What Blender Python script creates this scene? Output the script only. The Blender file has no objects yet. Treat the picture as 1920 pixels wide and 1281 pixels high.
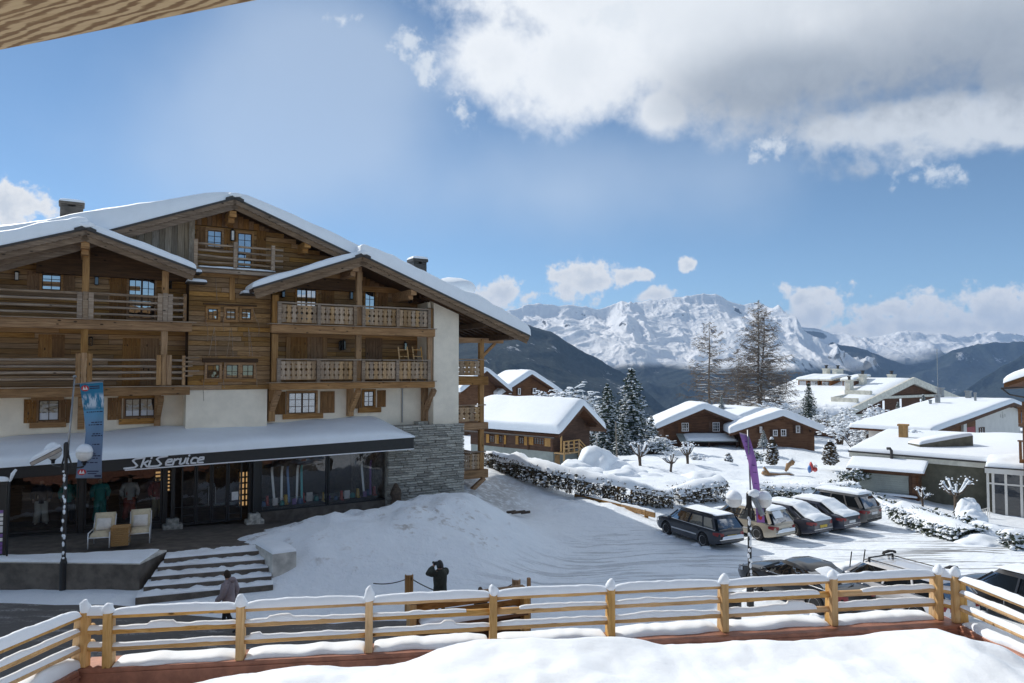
import bpy, bmesh, math, random
import numpy as np
from mathutils import Vector, Matrix, noise
random.seed(7)
C = bpy.context.scene.collection
SC = bpy.context.scene
R = math.radians
# ---------------------------------------------------------------- camera
HC = 7.2                       # eye height above the road
FPX = 1333.0                   # focal length in pixels of the 1920 px wide photograph
PITCH = math.atan((693 - 640.5) / FPX)
cam_d = bpy.data.cameras.new('camera'); cam = bpy.data.objects.new('camera', cam_d); C.objects.link(cam)
cam_d.sensor_width = 36; cam_d.lens = 36 * FPX / 1920; cam_d.clip_start = .05; cam_d.clip_end = 30000
cam.location = (0, 0, HC); cam.rotation_euler = (R(90) + PITCH, 0, 0)
SC.camera = cam
# ---------------------------------------------------------------- light
SUN_AZ, SUN_EL = R(-47), R(38)  # azimuth measured from the view direction, negative = to its left
sd = Vector((math.sin(SUN_AZ) * math.cos(SUN_EL), math.cos(SUN_AZ) * math.cos(SUN_EL), math.sin(SUN_EL)))
sl = bpy.data.lights.new('sun', 'SUN'); sl.energy = 3.2; sl.angle = R(.53); sl.color = (1, .95, .87)
sun = bpy.data.objects.new('sun', sl); C.objects.link(sun); sun.rotation_euler = sd.to_track_quat('Z', 'Y').to_euler()
SC.view_settings.view_transform = 'Standard'; SC.view_settings.look = 'None'
SC.view_settings.exposure = 0.40; SC.view_settings.gamma = 1; SC.view_settings.use_curve_mapping = False
SC.cycles.max_bounces = 8; SC.cycles.diffuse_bounces = 5; SC.cycles.glossy_bounces = 3
SC.cycles.transparent_max_bounces = 12; SC.cycles.transmission_bounces = 4; SC.cycles.volume_bounces = 0
SC.cycles.use_denoising = True

def nd(nt, typ, ins=None, **props):
    n = nt.nodes.new('ShaderNode' + typ)
    for k, v in props.items(): setattr(n, k, v)
    for k, v in (ins or {}).items():
        if isinstance(v, bpy.types.NodeSocket): nt.links.new(v, n.inputs[k])
        else: n.inputs[k].default_value = v
    return n
def mth(nt, op, a, b=0.0, c=0.0, clamp=False):
    n = nd(nt, 'Math', operation=op, use_clamp=clamp)
    for i, v in enumerate((a, b, c)):
        if isinstance(v, bpy.types.NodeSocket): nt.links.new(v, n.inputs[i])
        else: n.inputs[i].default_value = v
    return n.outputs[0]
def sstep(nt, x, lo, hi, a=0.0, b=1.0):
    n = nd(nt, 'MapRange', {'Value': x, 'From Min': lo, 'From Max': hi, 'To Min': a, 'To Max': b}, interpolation_type='SMOOTHSTEP')
    return n.outputs[0]
def mixc(nt, f, a, b, typ='MIX'):
    n = nd(nt, 'Mix', data_type='RGBA', blend_type=typ)
    for s, v in ((n.inputs[0], f), (n.inputs[6], a), (n.inputs[7], b)):
        if isinstance(v, bpy.types.NodeSocket): nt.links.new(v, s)
        else: s.default_value = v if isinstance(v, (int, float)) else (*v[:3], 1)
    return n.outputs[2]

W = bpy.data.worlds.new('World'); SC.world = W; W.use_nodes = True
def build_sky():
    nt = W.node_tree; nt.nodes.clear()
    sky = nd(nt, 'TexSky', sky_type='NISHITA', sun_disc=False, sun_elevation=SUN_EL, sun_rotation=SUN_AZ, altitude=2600, air_density=.75, dust_density=.0, ozone_density=1.6)
    tc = nd(nt, 'TexCoord'); sx = nd(nt, 'SeparateXYZ', {0: tc.outputs['Generated']})
    az = mth(nt, 'ARCTAN2', sx.outputs[0], sx.outputs[1]); el = mth(nt, 'ARCSINE', sx.outputs[2])
    def dirof(px, py):
        x = (px - 960) / FPX; y = (640.5 - py) / FPX
        v = Vector((x, math.cos(PITCH) - y * math.sin(PITCH), math.sin(PITCH) + y * math.cos(PITCH))).normalized()
        return math.atan2(v.x, v.y), math.asin(v.z)
    n1 = nd(nt, 'TexNoise', {'Vector': tc.outputs['Generated'], 'Scale': 5.5, 'Detail': 9.0, 'Roughness': .58, 'Distortion': .25}).outputs['Fac']
    n2 = nd(nt, 'TexNoise', {'Vector': tc.outputs['Generated'], 'Scale': 24.0, 'Detail': 7.0, 'Roughness': .6, 'Distortion': .2}).outputs['Fac']
    n4 = nd(nt, 'TexNoise', {'Vector': tc.outputs['Generated'], 'Scale': 62.0, 'Detail': 6.0, 'Roughness': .6}).outputs['Fac']
    n3 = nd(nt, 'TexNoise', {'Vector': tc.outputs['Generated'], 'Scale': 2.2, 'Detail': 5.0, 'Roughness': .5}).outputs['Fac']
    def blob(px, py, rx, ry, soft=1.0):
        a, e = dirof(px, py)
        dx = mth(nt, 'DIVIDE', mth(nt, 'SUBTRACT', az, a), rx / FPX); dy = mth(nt, 'DIVIDE', mth(nt, 'SUBTRACT', el, e), ry / FPX)
        d = mth(nt, 'SQRT', mth(nt, 'ADD', mth(nt, 'MULTIPLY', dx, dx), mth(nt, 'MULTIPLY', dy, dy)))
        return mth(nt, 'MULTIPLY', mth(nt, 'SUBTRACT', 1.0, d), soft)
    def blobs(L):
        o = None
        for b in L:
            v = blob(*b); o = v if o is None else mth(nt, 'SMOOTH_MAX', o, v, .25)
        return o
    big = blobs([(930, 110, 130, 95), (1080, 120, 230, 130), (1300, 60, 330, 185), (1560, 60, 420, 190), (1900, -10, 480, 170), (1240, 205, 70, 55), (2350, -330, 520, 250, 3.0), (1600, -300, 900, 320, 3.0), (1700, -1000, 1300, 700, 5.0), (2900, -950, 600, 480, 5.0)])  # outlying blobs above and right of the frame are added for fill light
    bd = mth(nt, 'ADD', mth(nt, 'MULTIPLY', big, 1.1), mth(nt, 'ADD', mth(nt, 'MULTIPLY', mth(nt, 'SUBTRACT', n1, .5), 1.7), mth(nt, 'ADD', mth(nt, 'MULTIPLY', mth(nt, 'SUBTRACT', n2, .5), .75), mth(nt, 'MULTIPLY', mth(nt, 'SUBTRACT', n4, .5), .35))))
    bigm = sstep(nt, bd, -.10, .62)
    low = blobs([(1700, 228, 220, 50), (1950, 218, 270, 56), (1560, 245, 70, 34)])
    ld = mth(nt, 'ADD', low, mth(nt, 'ADD', mth(nt, 'MULTIPLY', mth(nt, 'SUBTRACT', n1, .5), 2.0), mth(nt, 'MULTIPLY', mth(nt, 'SUBTRACT', n2, .5), .9)))
    lowm = sstep(nt, ld, .0, .5)
    cum = blobs([(1100, 528, 95, 38), (1060, 545, 40, 26), (1180, 518, 55, 16), (1292, 497, 18, 14), (940, 552, 85, 30), (1230, 553, 42, 16), (1520, 592, 85, 48), (1500, 562, 36, 30), (1620, 618, 150, 28), (1720, 582, 130, 34), (1850, 592, 150, 46), (1790, 612, 280, 32), (1950, 600, 110, 45), (2250, 590, 260, 50), (20, 385, 60, 42), (-80, 395, 110, 60), (-500, 420, 200, 60)])
    wisp = blobs([(768, 75, 42, 40), (805, 130, 36, 60), (870, 205, 40, 60), (1755, 325, 75, 30), (1440, 275, 55, 28), (645, 35, 40, 22), (1150, 30, 90, 40)])
    cd = mth(nt, 'ADD', mth(nt, 'MULTIPLY', cum, .9), mth(nt, 'ADD', mth(nt, 'MULTIPLY', mth(nt, 'SUBTRACT', n2, .5), 2.0), mth(nt, 'MULTIPLY', mth(nt, 'SUBTRACT', n4, .5), 1.5)))
    wd = mth(nt, 'ADD', wisp, mth(nt, 'ADD', mth(nt, 'MULTIPLY', mth(nt, 'SUBTRACT', n2, .5), 2.4), mth(nt, 'MULTIPLY', mth(nt, 'SUBTRACT', n4, .5), 2.2)))
    wispm = sstep(nt, wd, .25, 1.1, 0.0, .75)
    cumm = sstep(nt, cd, -.02, .42, 0.0, 1.0)
    # thin veil in the middle of the sky and wisps elsewhere
    veil = mth(nt, 'MULTIPLY', sstep(nt, mth(nt, 'ADD', blobs([(560, 260, 420, 220), (1050, 360, 420, 150), (640, 130, 300, 130)]), mth(nt, 'MULTIPLY', mth(nt, 'SUBTRACT', n3, .5), 2.0)), -.1, .9), .42)
    # colours
    sky_c = mixc(nt, 1.0, sky.outputs[0], (.93, 1.0, .93), 'MULTIPLY')
    grey = blobs([(1860, 130, 560, 170), (1500, 150, 300, 90), (2300, 60, 700, 330)])
    gm = sstep(nt, mth(nt, 'ADD', grey, mth(nt, 'MULTIPLY', mth(nt, 'SUBTRACT', n1, .5), .9)), -.25, .75)
    bigc = mixc(nt, gm, (6.65, 6.84, 7.04), (2.3, 2.62, 3.1))
    sh = sstep(nt, bd, .25, 1.25)
    bigc = mixc(nt, mth(nt, 'MULTIPLY', sh, .35), bigc, (4.33, 4.79, 5.28))
    c = mixc(nt, veil, sky_c, (5.10, 5.78, 6.60))
    c = mixc(nt, mth(nt, 'MULTIPLY', lowm, .9), c, (5.10, 5.39, 5.72))
    c = mixc(nt, bigm, c, bigc)
    cc = mixc(nt, sstep(nt, cd, .3, 1.1), (6.50, 6.53, 6.52), (4.87, 5.16, 5.50))
    c = mixc(nt, wispm, c, (5.57, 5.93, 6.30))
    c = mixc(nt, cumm, c, cc)
    # unseen broken cumulus added overhead and behind the viewer to lift shade fill
    fill_clouds = mth(nt, 'MULTIPLY', sstep(nt, mth(nt, 'ADD', n1, mth(nt, 'MULTIPLY', mth(nt, 'SUBTRACT', n2, .5), .3)), .50, .64), mth(nt, 'MULTIPLY', sstep(nt, sx.outputs[1], .50, .15), sstep(nt, sx.outputs[2], -.02, .10)))
    c = mixc(nt, fill_clouds, c, mixc(nt, sstep(nt, n2, .4, .7), (5.4, 5.9, 6.6), (7.6, 7.9, 8.3)))
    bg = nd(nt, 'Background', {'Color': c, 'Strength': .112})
    out = nd(nt, 'OutputWorld'); nt.links.new(bg.outputs[0], out.inputs[0])
build_sky()

# ---------------------------------------------------------------- geometry helpers
def ray(px, py):
    x = (px - 960) / FPX; y = (640.5 - py) / FPX
    return Vector((x, math.cos(PITCH) - y * math.sin(PITCH), math.sin(PITCH) + y * math.cos(PITCH)))
CAMP = Vector((0, 0, HC))
def PD(px, py, d):
    r = ray(px, py); return CAMP + r * (d / r.y)
def PZ(px, py, z):
    r = ray(px, py); return CAMP + r * ((z - HC) / r.z)

class Frame:
    def __init__(s, org, ang):
        s.o = Vector(org); s.a = ang
        s.eu = Vector((math.cos(ang), math.sin(ang), 0)); s.en = Vector((math.sin(ang), -math.cos(ang), 0)); s.ez = Vector((0, 0, 1))
    def __call__(s, u, n, w): return s.o + s.eu * u + s.en * n + s.ez * w
    def hit(s, px, py, n):
        r = ray(px, py); t = ((s.o + s.en * n) - CAMP).dot(s.en) / r.dot(s.en)
        p = CAMP + r * t; q = p - s.o
        return q.dot(s.eu), q.z
WORLD = Frame((0, 0, 0), 0)     # note: n = -y here

ROOT = {}                       # object name -> world location of its top-level thing
def hashn(ix, iy, seed=0):
    h = (ix.astype(np.int64) * 374761393 + iy.astype(np.int64) * 668265263 + seed * 1442695041) & 0x7fffffff
    h = ((h ^ (h >> 13)) * 1274126177) & 0x7fffffff
    return ((h ^ (h >> 16)) & 0xffff) / 65535.0
def vnoise(x, y, seed=0):
    ix = np.floor(x); iy = np.floor(y); fx = x - ix; fy = y - iy
    fx = fx * fx * fx * (fx * (fx * 6 - 15) + 10); fy = fy * fy * fy * (fy * (fy * 6 - 15) + 10)
    a = hashn(ix, iy, seed); b = hashn(ix + 1, iy, seed); c = hashn(ix, iy + 1, seed); d = hashn(ix + 1, iy + 1, seed)
    return (a * (1 - fx) + b * fx) * (1 - fy) + (c * (1 - fx) + d * fx) * fy
def fbm(x, y, o=4, seed=0):
    s = 0; a = .5
    for k in range(o):
        s = s + a * (vnoise(x, y, seed + k) * 2 - 1); x = x * 2.03 + 17.1; y = y * 2.03 + 5.3; a *= .5
    return s
def ridged(x, y, o=5, seed=0):
    s = 0; a = .5; wgt = 1
    for k in range(o):
        n = 1 - np.abs(vnoise(x, y, seed + k) * 2 - 1); n = n * n
        s = s + a * n * wgt; wgt = np.clip(n * 1.6, 0, 1); x = x * 2.07 + 11.7; y = y * 2.07 + 3.1; a *= .52
    return s
def fn(a, b=0.0, seed=0, o=3): return float(fbm(np.array([a]), np.array([b]), o, seed)[0])

class MB:
    def __init__(s, fr=None): s.v = []; s.f = []; s.m = []; s.fr = fr; s.mi = 0
    def T(s, p): return s.fr(*p) if s.fr else Vector(p)
    def add(s, vs, fs, conv=True):
        k = len(s.v)
        s.v += [s.T(p) if conv else Vector(p) for p in vs]
        s.f += [tuple(i + k for i in f) for f in fs]; s.m += [s.mi] * len(fs)
        return s
    def box(s, a, b):
        (x0, y0, z0), (x1, y1, z1) = a, b
        return s.add([(x0, y0, z0), (x1, y0, z0), (x1, y1, z0), (x0, y1, z0), (x0, y0, z1), (x1, y0, z1), (x1, y1, z1), (x0, y1, z1)],
              [(0, 3, 2, 1), (4, 5, 6, 7), (0, 1, 5, 4), (1, 2, 6, 5), (2, 3, 7, 6), (3, 0, 4, 7)])
    def bar(s, p, q, w, h, up=(0, 0, 1)):   # rectangular bar between two points (frame coords)
        P, Q = s.T(p), s.T(q); d = (Q - P).normalized(); U = Vector(up)
        if abs(d.dot(U)) > .98: U = s.fr.en if s.fr else Vector((0, 1, 0))
        sx = d.cross(U).normalized() * (w / 2); sy = sx.cross(d).normalized() * (h / 2)
        vs = [P - sx - sy, P + sx - sy, P + sx + sy, P - sx + sy, Q - sx - sy, Q + sx - sy, Q + sx + sy, Q - sx + sy]
        return s.add(vs, [(0, 3, 2, 1), (4, 5, 6, 7), (0, 1, 5, 4), (1, 2, 6, 5), (2, 3, 7, 6), (3, 0, 4, 7)], False)
    def tube(s, pts, r, n=8):
        pts = [s.T(p) for p in pts]; rs = r if isinstance(r, (list, tuple)) else [r] * len(pts)
        k = len(s.v); N = len(pts); ref = None
        for i, p in enumerate(pts):
            d = (pts[min(i + 1, N - 1)] - pts[max(i - 1, 0)]).normalized()
            if ref is None: ref = Vector((0, 0, 1)) if abs(d.z) < .9 else Vector((1, 0, 0))
            a = d.cross(ref).normalized(); b = a.cross(d).normalized(); ref = b
            for j in range(n):
                t = 2 * math.pi * j / n; s.v.append(p + (a * math.cos(t) + b * math.sin(t)) * rs[i])
        for i in range(N - 1):
            for j in range(n):
                j2 = (j + 1) % n; s.f.append((k + i * n + j, k + (i + 1) * n + j, k + (i + 1) * n + j2, k + i * n + j2)); s.m.append(s.mi)
        s.f.append(tuple(k + j for j in range(n))); s.f.append(tuple(k + (N - 1) * n + j for j in reversed(range(n)))); s.m += [s.mi] * 2
        return s
    def prism(s, poly, vec):     # polygon (frame coords) pushed along vec (frame coords difference)
        n = len(poly); q = [tuple(a + b for a, b in zip(p, vec)) for p in poly]
        return s.add(list(poly) + q, [tuple(range(n))[::-1], tuple(range(n, 2 * n))] + [(i, (i + 1) % n, n + (i + 1) % n, n + i) for i in range(n)])
    def lathe(s, prof, c, n=16, axis=None):
        k = len(s.v); c = s.T(c)
        A = Vector(axis).normalized() if axis else Vector((0, 0, 1))
        X = A.orthogonal().normalized(); Y = A.cross(X)
        for r, z in prof:
            for j in range(n):
                t = 2 * math.pi * j / n; s.v.append(c + A * z + (X * math.cos(t) + Y * math.sin(t)) * r)
        for i in range(len(prof) - 1):
            for j in range(n):
                j2 = (j + 1) % n; s.f.append((k + i * n + j, k + i * n + j2, k + (i + 1) * n + j2, k + (i + 1) * n + j)); s.m.append(s.mi)
        s.f.append(tuple(k + j for j in reversed(range(n)))); s.f.append(tuple(k + (len(prof) - 1) * n + j for j in range(n))); s.m += [s.mi] * 2
        return s
    def rows(s, rows, conv=True, close=False):
        k = len(s.v); m = len(rows[0])
        for r_ in rows: s.v += [s.T(p) if conv else Vector(p) for p in r_]
        for i in range(len(rows) - 1):
            for j in range(m if close else m - 1):
                j2 = (j + 1) % m; s.f.append((k + i * m + j, k + i * m + j2, k + (i + 1) * m + j2, k + (i + 1) * m + j)); s.m.append(s.mi)
        return s
    def cap(s, ring, conv=True):
        k = len(s.v); s.v += [s.T(p) if conv else Vector(p) for p in ring]; s.f.append(tuple(range(k, k + len(ring)))); s.m.append(s.mi); return s
    def blob(s, c, rad, sub=2, amp=.15, freq=1.5, seed=0):
        bm = bmesh.new(); bmesh.ops.create_icosphere(bm, subdivisions=sub, radius=1)
        c = s.T(c); k = len(s.v)
        for v in bm.verts:
            d = 1 + amp * noise.fractal(v.co * freq + Vector((seed * 7.3, seed * 1.7, seed)), 1, 2, 3)
            s.v.append(c + Vector((v.co.x * rad[0], v.co.y * rad[1], v.co.z * rad[2])) * d)
        for f in bm.faces: s.f.append(tuple(k + v.index for v in f.verts)); s.m.append(s.mi)
        bm.free(); return s
    def build(s, name, mats, parent=None, smooth=False, kind=None, label=None, bevel=0, seg=1, auto=None):
        me = bpy.data.meshes.new(name)
        o = bpy.data.objects.new(name, me); C.objects.link(o)
        if parent is not None:
            org = ROOT[parent.name]; o.parent = parent; loc = None
        else:
            a = np.array([v[:] for v in s.v]); lo, hi = a.min(0), a.max(0)
            org = Vector(((lo[0] + hi[0]) / 2, (lo[1] + hi[1]) / 2, lo[2])); o.location = org
        ROOT[o.name] = org
        me.from_pydata([v - org for v in s.v], [], s.f)
        for m in (mats if isinstance(mats, (list, tuple)) else [mats]): me.materials.append(m)
        if isinstance(mats, (list, tuple)) and len(mats) > 1: me.polygons.foreach_set('material_index', s.m)
        if smooth: me.polygons.foreach_set('use_smooth', [True] * len(me.polygons))
        me.update()
        if auto:
            try: me.set_sharp_from_angle(angle=R(auto))
            except Exception: pass
        if bevel:
            b = o.modifiers.new('bevel', 'BEVEL'); b.width = bevel; b.segments = seg; b.limit_method = 'ANGLE'; b.angle_limit = R(40)
        if kind: o['kind'] = kind
        if label: o['label'] = label
        return o

def thing(name, label, cat, loc, group=None):
    o = bpy.data.objects.new(name, None); C.objects.link(o); o.location = loc; o.empty_display_size = .3
    o['label'] = label; o['category'] = cat
    if group: o['group'] = group
    ROOT[o.name] = Vector(loc); return o
def tag(o, label, cat, group=None):
    o['label'] = label; o['category'] = cat
    if group: o['group'] = group
    return o
def struct(o): o['kind'] = 'structure'; return o
def piece(name, me, parent, loc, rotz=0.0, scale=(1, 1, 1), rot=None):   # one object of shared mesh data under a thing or part
    o = bpy.data.objects.new(name, me); C.objects.link(o); o.parent = parent
    o.location = Vector(loc) - ROOT[parent.name]; o.rotation_euler = rot if rot else (0, 0, rotz); o.scale = scale
    return o
def unit_box(name, m, jitter=0.0, bev=0.0):
    bm = bmesh.new(); bmesh.ops.create_cube(bm, size=1)
    me = bpy.data.meshes.new(name); bm.to_mesh(me); bm.free(); me.materials.append(m); return me

def snow_pad(mb, f, th, na=24, nb=12, up=(0, 0, 1), p=8, amp=.12, freq=1.0, seed=0, flat=.02, bulge=0.0):
    """A pillow of snow on the patch f(a, b), a and b in 0..1 (world points)."""
    U = Vector(up); top = []; bot = []
    def e(t):
        x = abs(2 * t - 1); return (max(0.0, 1 - x ** p)) ** (1.0 / p)
    for i in range(na + 1):
        a = .5 - .5 * math.cos(math.pi * i / na); r1 = []; r2 = []
        for j in range(nb + 1):
            b = .5 - .5 * math.cos(math.pi * j / nb); q = f(a, b)
            t = th(a, b) if callable(th) else th
            h = e(a) * e(b)
            nz = noise.fractal(Vector((q.x * freq + seed * 3.1, q.y * freq, q.z * freq * .5 + seed)), 1, 2.1, 3)
            r1.append(q + U * (t * h * (1 + amp * nz) + flat * h)); r2.append(q)
        top.append(r1); bot.append(r2)
    mb.rows(top, False); mb.rows([list(reversed(r_)) for r_ in bot], False)
    ring = lambda g: [g[0][j] for j in range(nb + 1)] + [g[i][nb] for i in range(1, na + 1)] + [g[na][j] for j in range(nb - 1, -1, -1)] + [g[i][0] for i in range(na - 1, 0, -1)]
    A, B = ring(top), ring(bot)
    mb.rows([B, A], False, True)
    return mb
# ---------------------------------------------------------------- materials
def newmat(name):
    m = bpy.data.materials.new(name); m.use_nodes = True; nt = m.node_tree; nt.nodes.clear()
    out = nd(nt, 'OutputMaterial'); b = nd(nt, 'BsdfPrincipled'); nt.links.new(b.outputs[0], out.inputs[0])
    return m, nt, b
def simple(name, col, rough=.6, metal=0.0, var=.12, scale=6.0, bump=0.0, coat=0.0, rand=0.0, spec=.5):
    m, nt, b = newmat(name)
    tc = nd(nt, 'TexCoord'); n = nd(nt, 'TexNoise', {'Vector': tc.outputs['Object'], 'Scale': scale, 'Detail': 6.0, 'Roughness': .6})
    lo = [c * (1 - var) for c in col]; hi = [min(1, c * (1 + var)) for c in col]
    c = mixc(nt, sstep(nt, n.outputs['Fac'], .3, .7), lo, hi)
    if rand:
        oi = nd(nt, 'ObjectInfo'); k = nd(nt, 'MapRange', {'Value': oi.outputs['Random'], 'To Min': 1 - rand, 'To Max': 1 + rand}).outputs[0]
        h = nd(nt, 'HueSaturation', {'Value': k, 'Color': c}); c = h.outputs[0]
    nt.links.new(c, b.inputs['Base Color']); b.inputs['Roughness'].default_value = rough; b.inputs['Metallic'].default_value = metal
    b.inputs['Coat Weight'].default_value = coat; b.inputs['Specular IOR Level'].default_value = spec
    if bump:
        bp = nd(nt, 'Bump', {'Height': n.outputs['Fac'], 'Strength': .6, 'Distance': bump}); nt.links.new(bp.outputs[0], b.inputs['Normal'])
    return m
def wood(name, dark, mid, light, ang=0.0, stretch=(1.0, 14.0, 14.0), scale=1.0, rough=.75, rand=.0, sat=.15, knots=True, bump=.006):
    m, nt, b = newmat(name)
    tc = nd(nt, 'TexCoord'); oi = nd(nt, 'ObjectInfo')
    m1 = nd(nt, 'Mapping', {'Vector': tc.outputs['Object'], 'Rotation': (0, 0, -ang)})
    off = nd(nt, 'VectorMath', {0: m1.outputs[0], 1: nd(nt, 'CombineXYZ', {0: mth(nt, 'MULTIPLY', oi.outputs['Random'], 37.0), 1: mth(nt, 'MULTIPLY', oi.outputs['Random'], 91.0), 2: mth(nt, 'MULTIPLY', oi.outputs['Random'], 13.0)}).outputs[0]}, operation='ADD')
    m2 = nd(nt, 'Mapping', {'Vector': off.outputs[0], 'Scale': tuple(s * scale for s in stretch)})
    n = nd(nt, 'TexNoise', {'Vector': m2.outputs[0], 'Scale': 1.3, 'Detail': 8.0, 'Roughness': .65, 'Distortion': .6})
    nb = nd(nt, 'TexNoise', {'Vector': off.outputs[0], 'Scale': 1.1, 'Detail': 3.0})
    rp = nd(nt, 'ValToRGB', {'Fac': n.outputs['Fac']})
    e = rp.color_ramp.elements; e[0].position = .28; e[0].color = (*dark, 1); e[1].position = .72; e[1].color = (*light, 1)
    k = rp.color_ramp.elements.new(.5); k.color = (*mid, 1)
    c = rp.outputs[0]
    c = mixc(nt, mth(nt, 'MULTIPLY', sstep(nt, nb.outputs['Fac'], .42, .7), .45), c, [x * .55 for x in mid])
    if knots:
        m3 = nd(nt, 'Mapping', {'Vector': off.outputs[0], 'Scale': tuple((.45 if s == min(stretch) else 1.0) * 4.2 for s in stretch)})
        v = nd(nt, 'TexVoronoi', {'Vector': m3.outputs[0], 'Scale': 1.0})
        c = mixc(nt, sstep(nt, v.outputs['Distance'], .16, .07), c, [x * .35 for x in dark])
    if rand:
        vv = nd(nt, 'MapRange', {'Value': oi.outputs['Random'], 'To Min': 1 - rand, 'To Max': 1 + rand}).outputs[0]
        r2 = mth(nt, 'FRACT', mth(nt, 'MULTIPLY', oi.outputs['Random'], 57.31))
        ss = nd(nt, 'MapRange', {'Value': r2, 'To Min': 1 - sat, 'To Max': 1 + sat}).outputs[0]
        h = nd(nt, 'HueSaturation', {'Saturation': ss, 'Value': vv, 'Color': c}); c = h.outputs[0]
    nt.links.new(c, b.inputs['Base Color']); b.inputs['Roughness'].default_value = rough; b.inputs['Specular IOR Level'].default_value = .25
    bp = nd(nt, 'Bump', {'Height': n.outputs['Fac'], 'Strength': .7, 'Distance': bump}); nt.links.new(bp.outputs[0], b.inputs['Normal'])
    return m
def snow_mat(name, col=(.86, .875, .9), dirt=0.0, bump=.03, scale=2.2):
    m, nt, b = newmat(name)
    g = nd(nt, 'NewGeometry'); p = g.outputs['Position']
    n = nd(nt, 'TexNoise', {'Vector': p, 'Scale': scale, 'Detail': 8.0, 'Roughness': .62})
    n2 = nd(nt, 'TexNoise', {'Vector': p, 'Scale': .55, 'Detail': 5.0, 'Roughness': .7})
    c = mixc(nt, sstep(nt, n.outputs['Fac'], .35, .65), [x * .965 for x in col], col)
    if dirt:
        c = mixc(nt, mth(nt, 'MULTIPLY', sstep(nt, n2.outputs['Fac'], .5, .72), dirt), c, (.5, .47, .43))
    nt.links.new(c, b.inputs['Base Color']); b.inputs['Roughness'].default_value = .55; b.inputs['Specular IOR Level'].default_value = .2
    bp = nd(nt, 'Bump', {'Height': n.outputs['Fac'], 'Strength': .5, 'Distance': bump}); nt.links.new(bp.outputs[0], b.inputs['Normal'])
    return m
def glass(name, base=(.012, .014, .016), refl=.3, clear=.0, k=.9):
    m, nt, b = newmat(name); out = [n for n in nt.nodes if n.type == 'OUTPUT_MATERIAL'][0]
    nt.nodes.remove(b)
    tc = nd(nt, 'NewGeometry'); n = nd(nt, 'TexNoise', {'Vector': tc.outputs['Position'], 'Scale': 1.7, 'Detail': 2.0})
    bp = nd(nt, 'Bump', {'Height': n.outputs['Fac'], 'Strength': .12, 'Distance': .05})
    gl = nd(nt, 'BsdfGlossy', {'Color': (.95, .97, 1, 1), 'Roughness': .015, 'Normal': bp.outputs[0]})
    fr = nd(nt, 'Fresnel', {'IOR': 1.5})
    fac = mth(nt, 'ADD', mth(nt, 'MULTIPLY', fr.outputs[0], k), refl, clamp=True)
    if clear:
        tr = nd(nt, 'BsdfTransparent', {'Color': (clear, clear, clear * .97, 1)})
        mx = nd(nt, 'MixShader', {0: fac, 1: tr.outputs[0], 2: gl.outputs[0]})
    else:
        df = nd(nt, 'BsdfDiffuse', {'Color': (*base, 1)})
        mx = nd(nt, 'MixShader', {0: fac, 1: df.outputs[0], 2: gl.outputs[0]})
    nt.links.new(mx.outputs[0], out.inputs[0]); return m
ALPHA = math.atan2(FPX, 2140.0)         # heading of the hotel front
M = {}
M['snow'] = snow_mat('fresh_snow', (.865, .915, .965))
M['snow_old'] = snow_mat('old_snow', (.85, .90, .95), .32, .07, 3.0)
M['log'] = wood('weathered_log', (.125, .066, .026), (.32, .185, .08), (.50, .32, .155), stretch=(3.0, 7.0, 9.0), scale=1.0, rand=.3, sat=.18)
M['log_u'] = wood('weathered_timber', (.14, .072, .028), (.34, .185, .078), (.50, .30, .14), ang=ALPHA, stretch=(.9, 12, 16), rand=.2)
M['verge'] = wood('verge_timber', (.085, .055, .035), (.19, .13, .085), (.29, .21, .14), ang=ALPHA, stretch=(.9, 12, 16), rand=.1)
M['log_v'] = wood('weathered_post', (.16, .085, .035), (.35, .20, .09), (.50, .31, .15), ang=ALPHA, stretch=(14, 14, .9), rand=.18)
M['grey_v'] = wood('grey_board', (.17, .13, .09), (.30, .25, .19), (.42, .37, .30), stretch=(8, 8, 2.2), rand=.35, sat=.4)
M['rail_u'] = wood('grey_rail', (.16, .11, .075), (.30, .22, .155), (.45, .36, .27), ang=ALPHA, stretch=(.9, 14, 14), rand=.15)
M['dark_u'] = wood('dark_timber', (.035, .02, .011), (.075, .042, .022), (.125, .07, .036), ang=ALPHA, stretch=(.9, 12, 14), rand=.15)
M['baluster'] = wood('baluster_board', (.21, .125, .07), (.41, .28, .17), (.58, .45, .31), stretch=(10, 10, 1.6), rand=.22, sat=.25)
M['shutter'] = wood('shutter_board', (.09, .045, .018), (.22, .115, .046), (.32, .175, .075), stretch=(14, 14, 1.0), rand=.2)
M['door'] = wood('door_board', (.15, .075, .03), (.30, .165, .07), (.42, .245, .11), stretch=(12, 12, 1.0), rand=.15)
M['fence'] = wood('new_larch', (.40, .22, .085), (.60, .37, .16), (.72, .49, .25), stretch=(1.0, 9, 14), rand=.1, bump=.003)
M['fence_v'] = wood('new_larch_post', (.42, .235, .09), (.62, .39, .17), (.74, .51, .27), stretch=(12, 12, 1.0), rand=.1, bump=.003)
M['beam'] = wood('planed_pine', (.24, .12, .04), (.62, .43, .22), (.70, .52, .30), ang=R(-18), stretch=(.9, 11, 11), scale=2.2, bump=.002)
M['brown_wood'] = wood('brown_chalet', (.04, .02, .012), (.10, .048, .026), (.16, .08, .042), stretch=(.6, .6, 9), rand=.2, knots=False)
M['brown_wood2'] = wood('reddish_chalet', (.08, .036, .016), (.17, .078, .034), (.25, .12, .055), stretch=(.6, .6, 9), rand=.2, knots=False)
M['honey'] = wood('honey_shutter', (.26, .13, .035), (.45, .25, .08), (.56, .34, .13), stretch=(10, 10, 1), rand=.15, knots=False)
M['plaster'] = simple('lime_plaster', (.81, .735, .61), .9, var=.07, scale=1.6, bump=.01)
M['plaster_g'] = simple('grey_render', (.30, .33, .31), .9, var=.12, scale=1.2, bump=.01)
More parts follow.
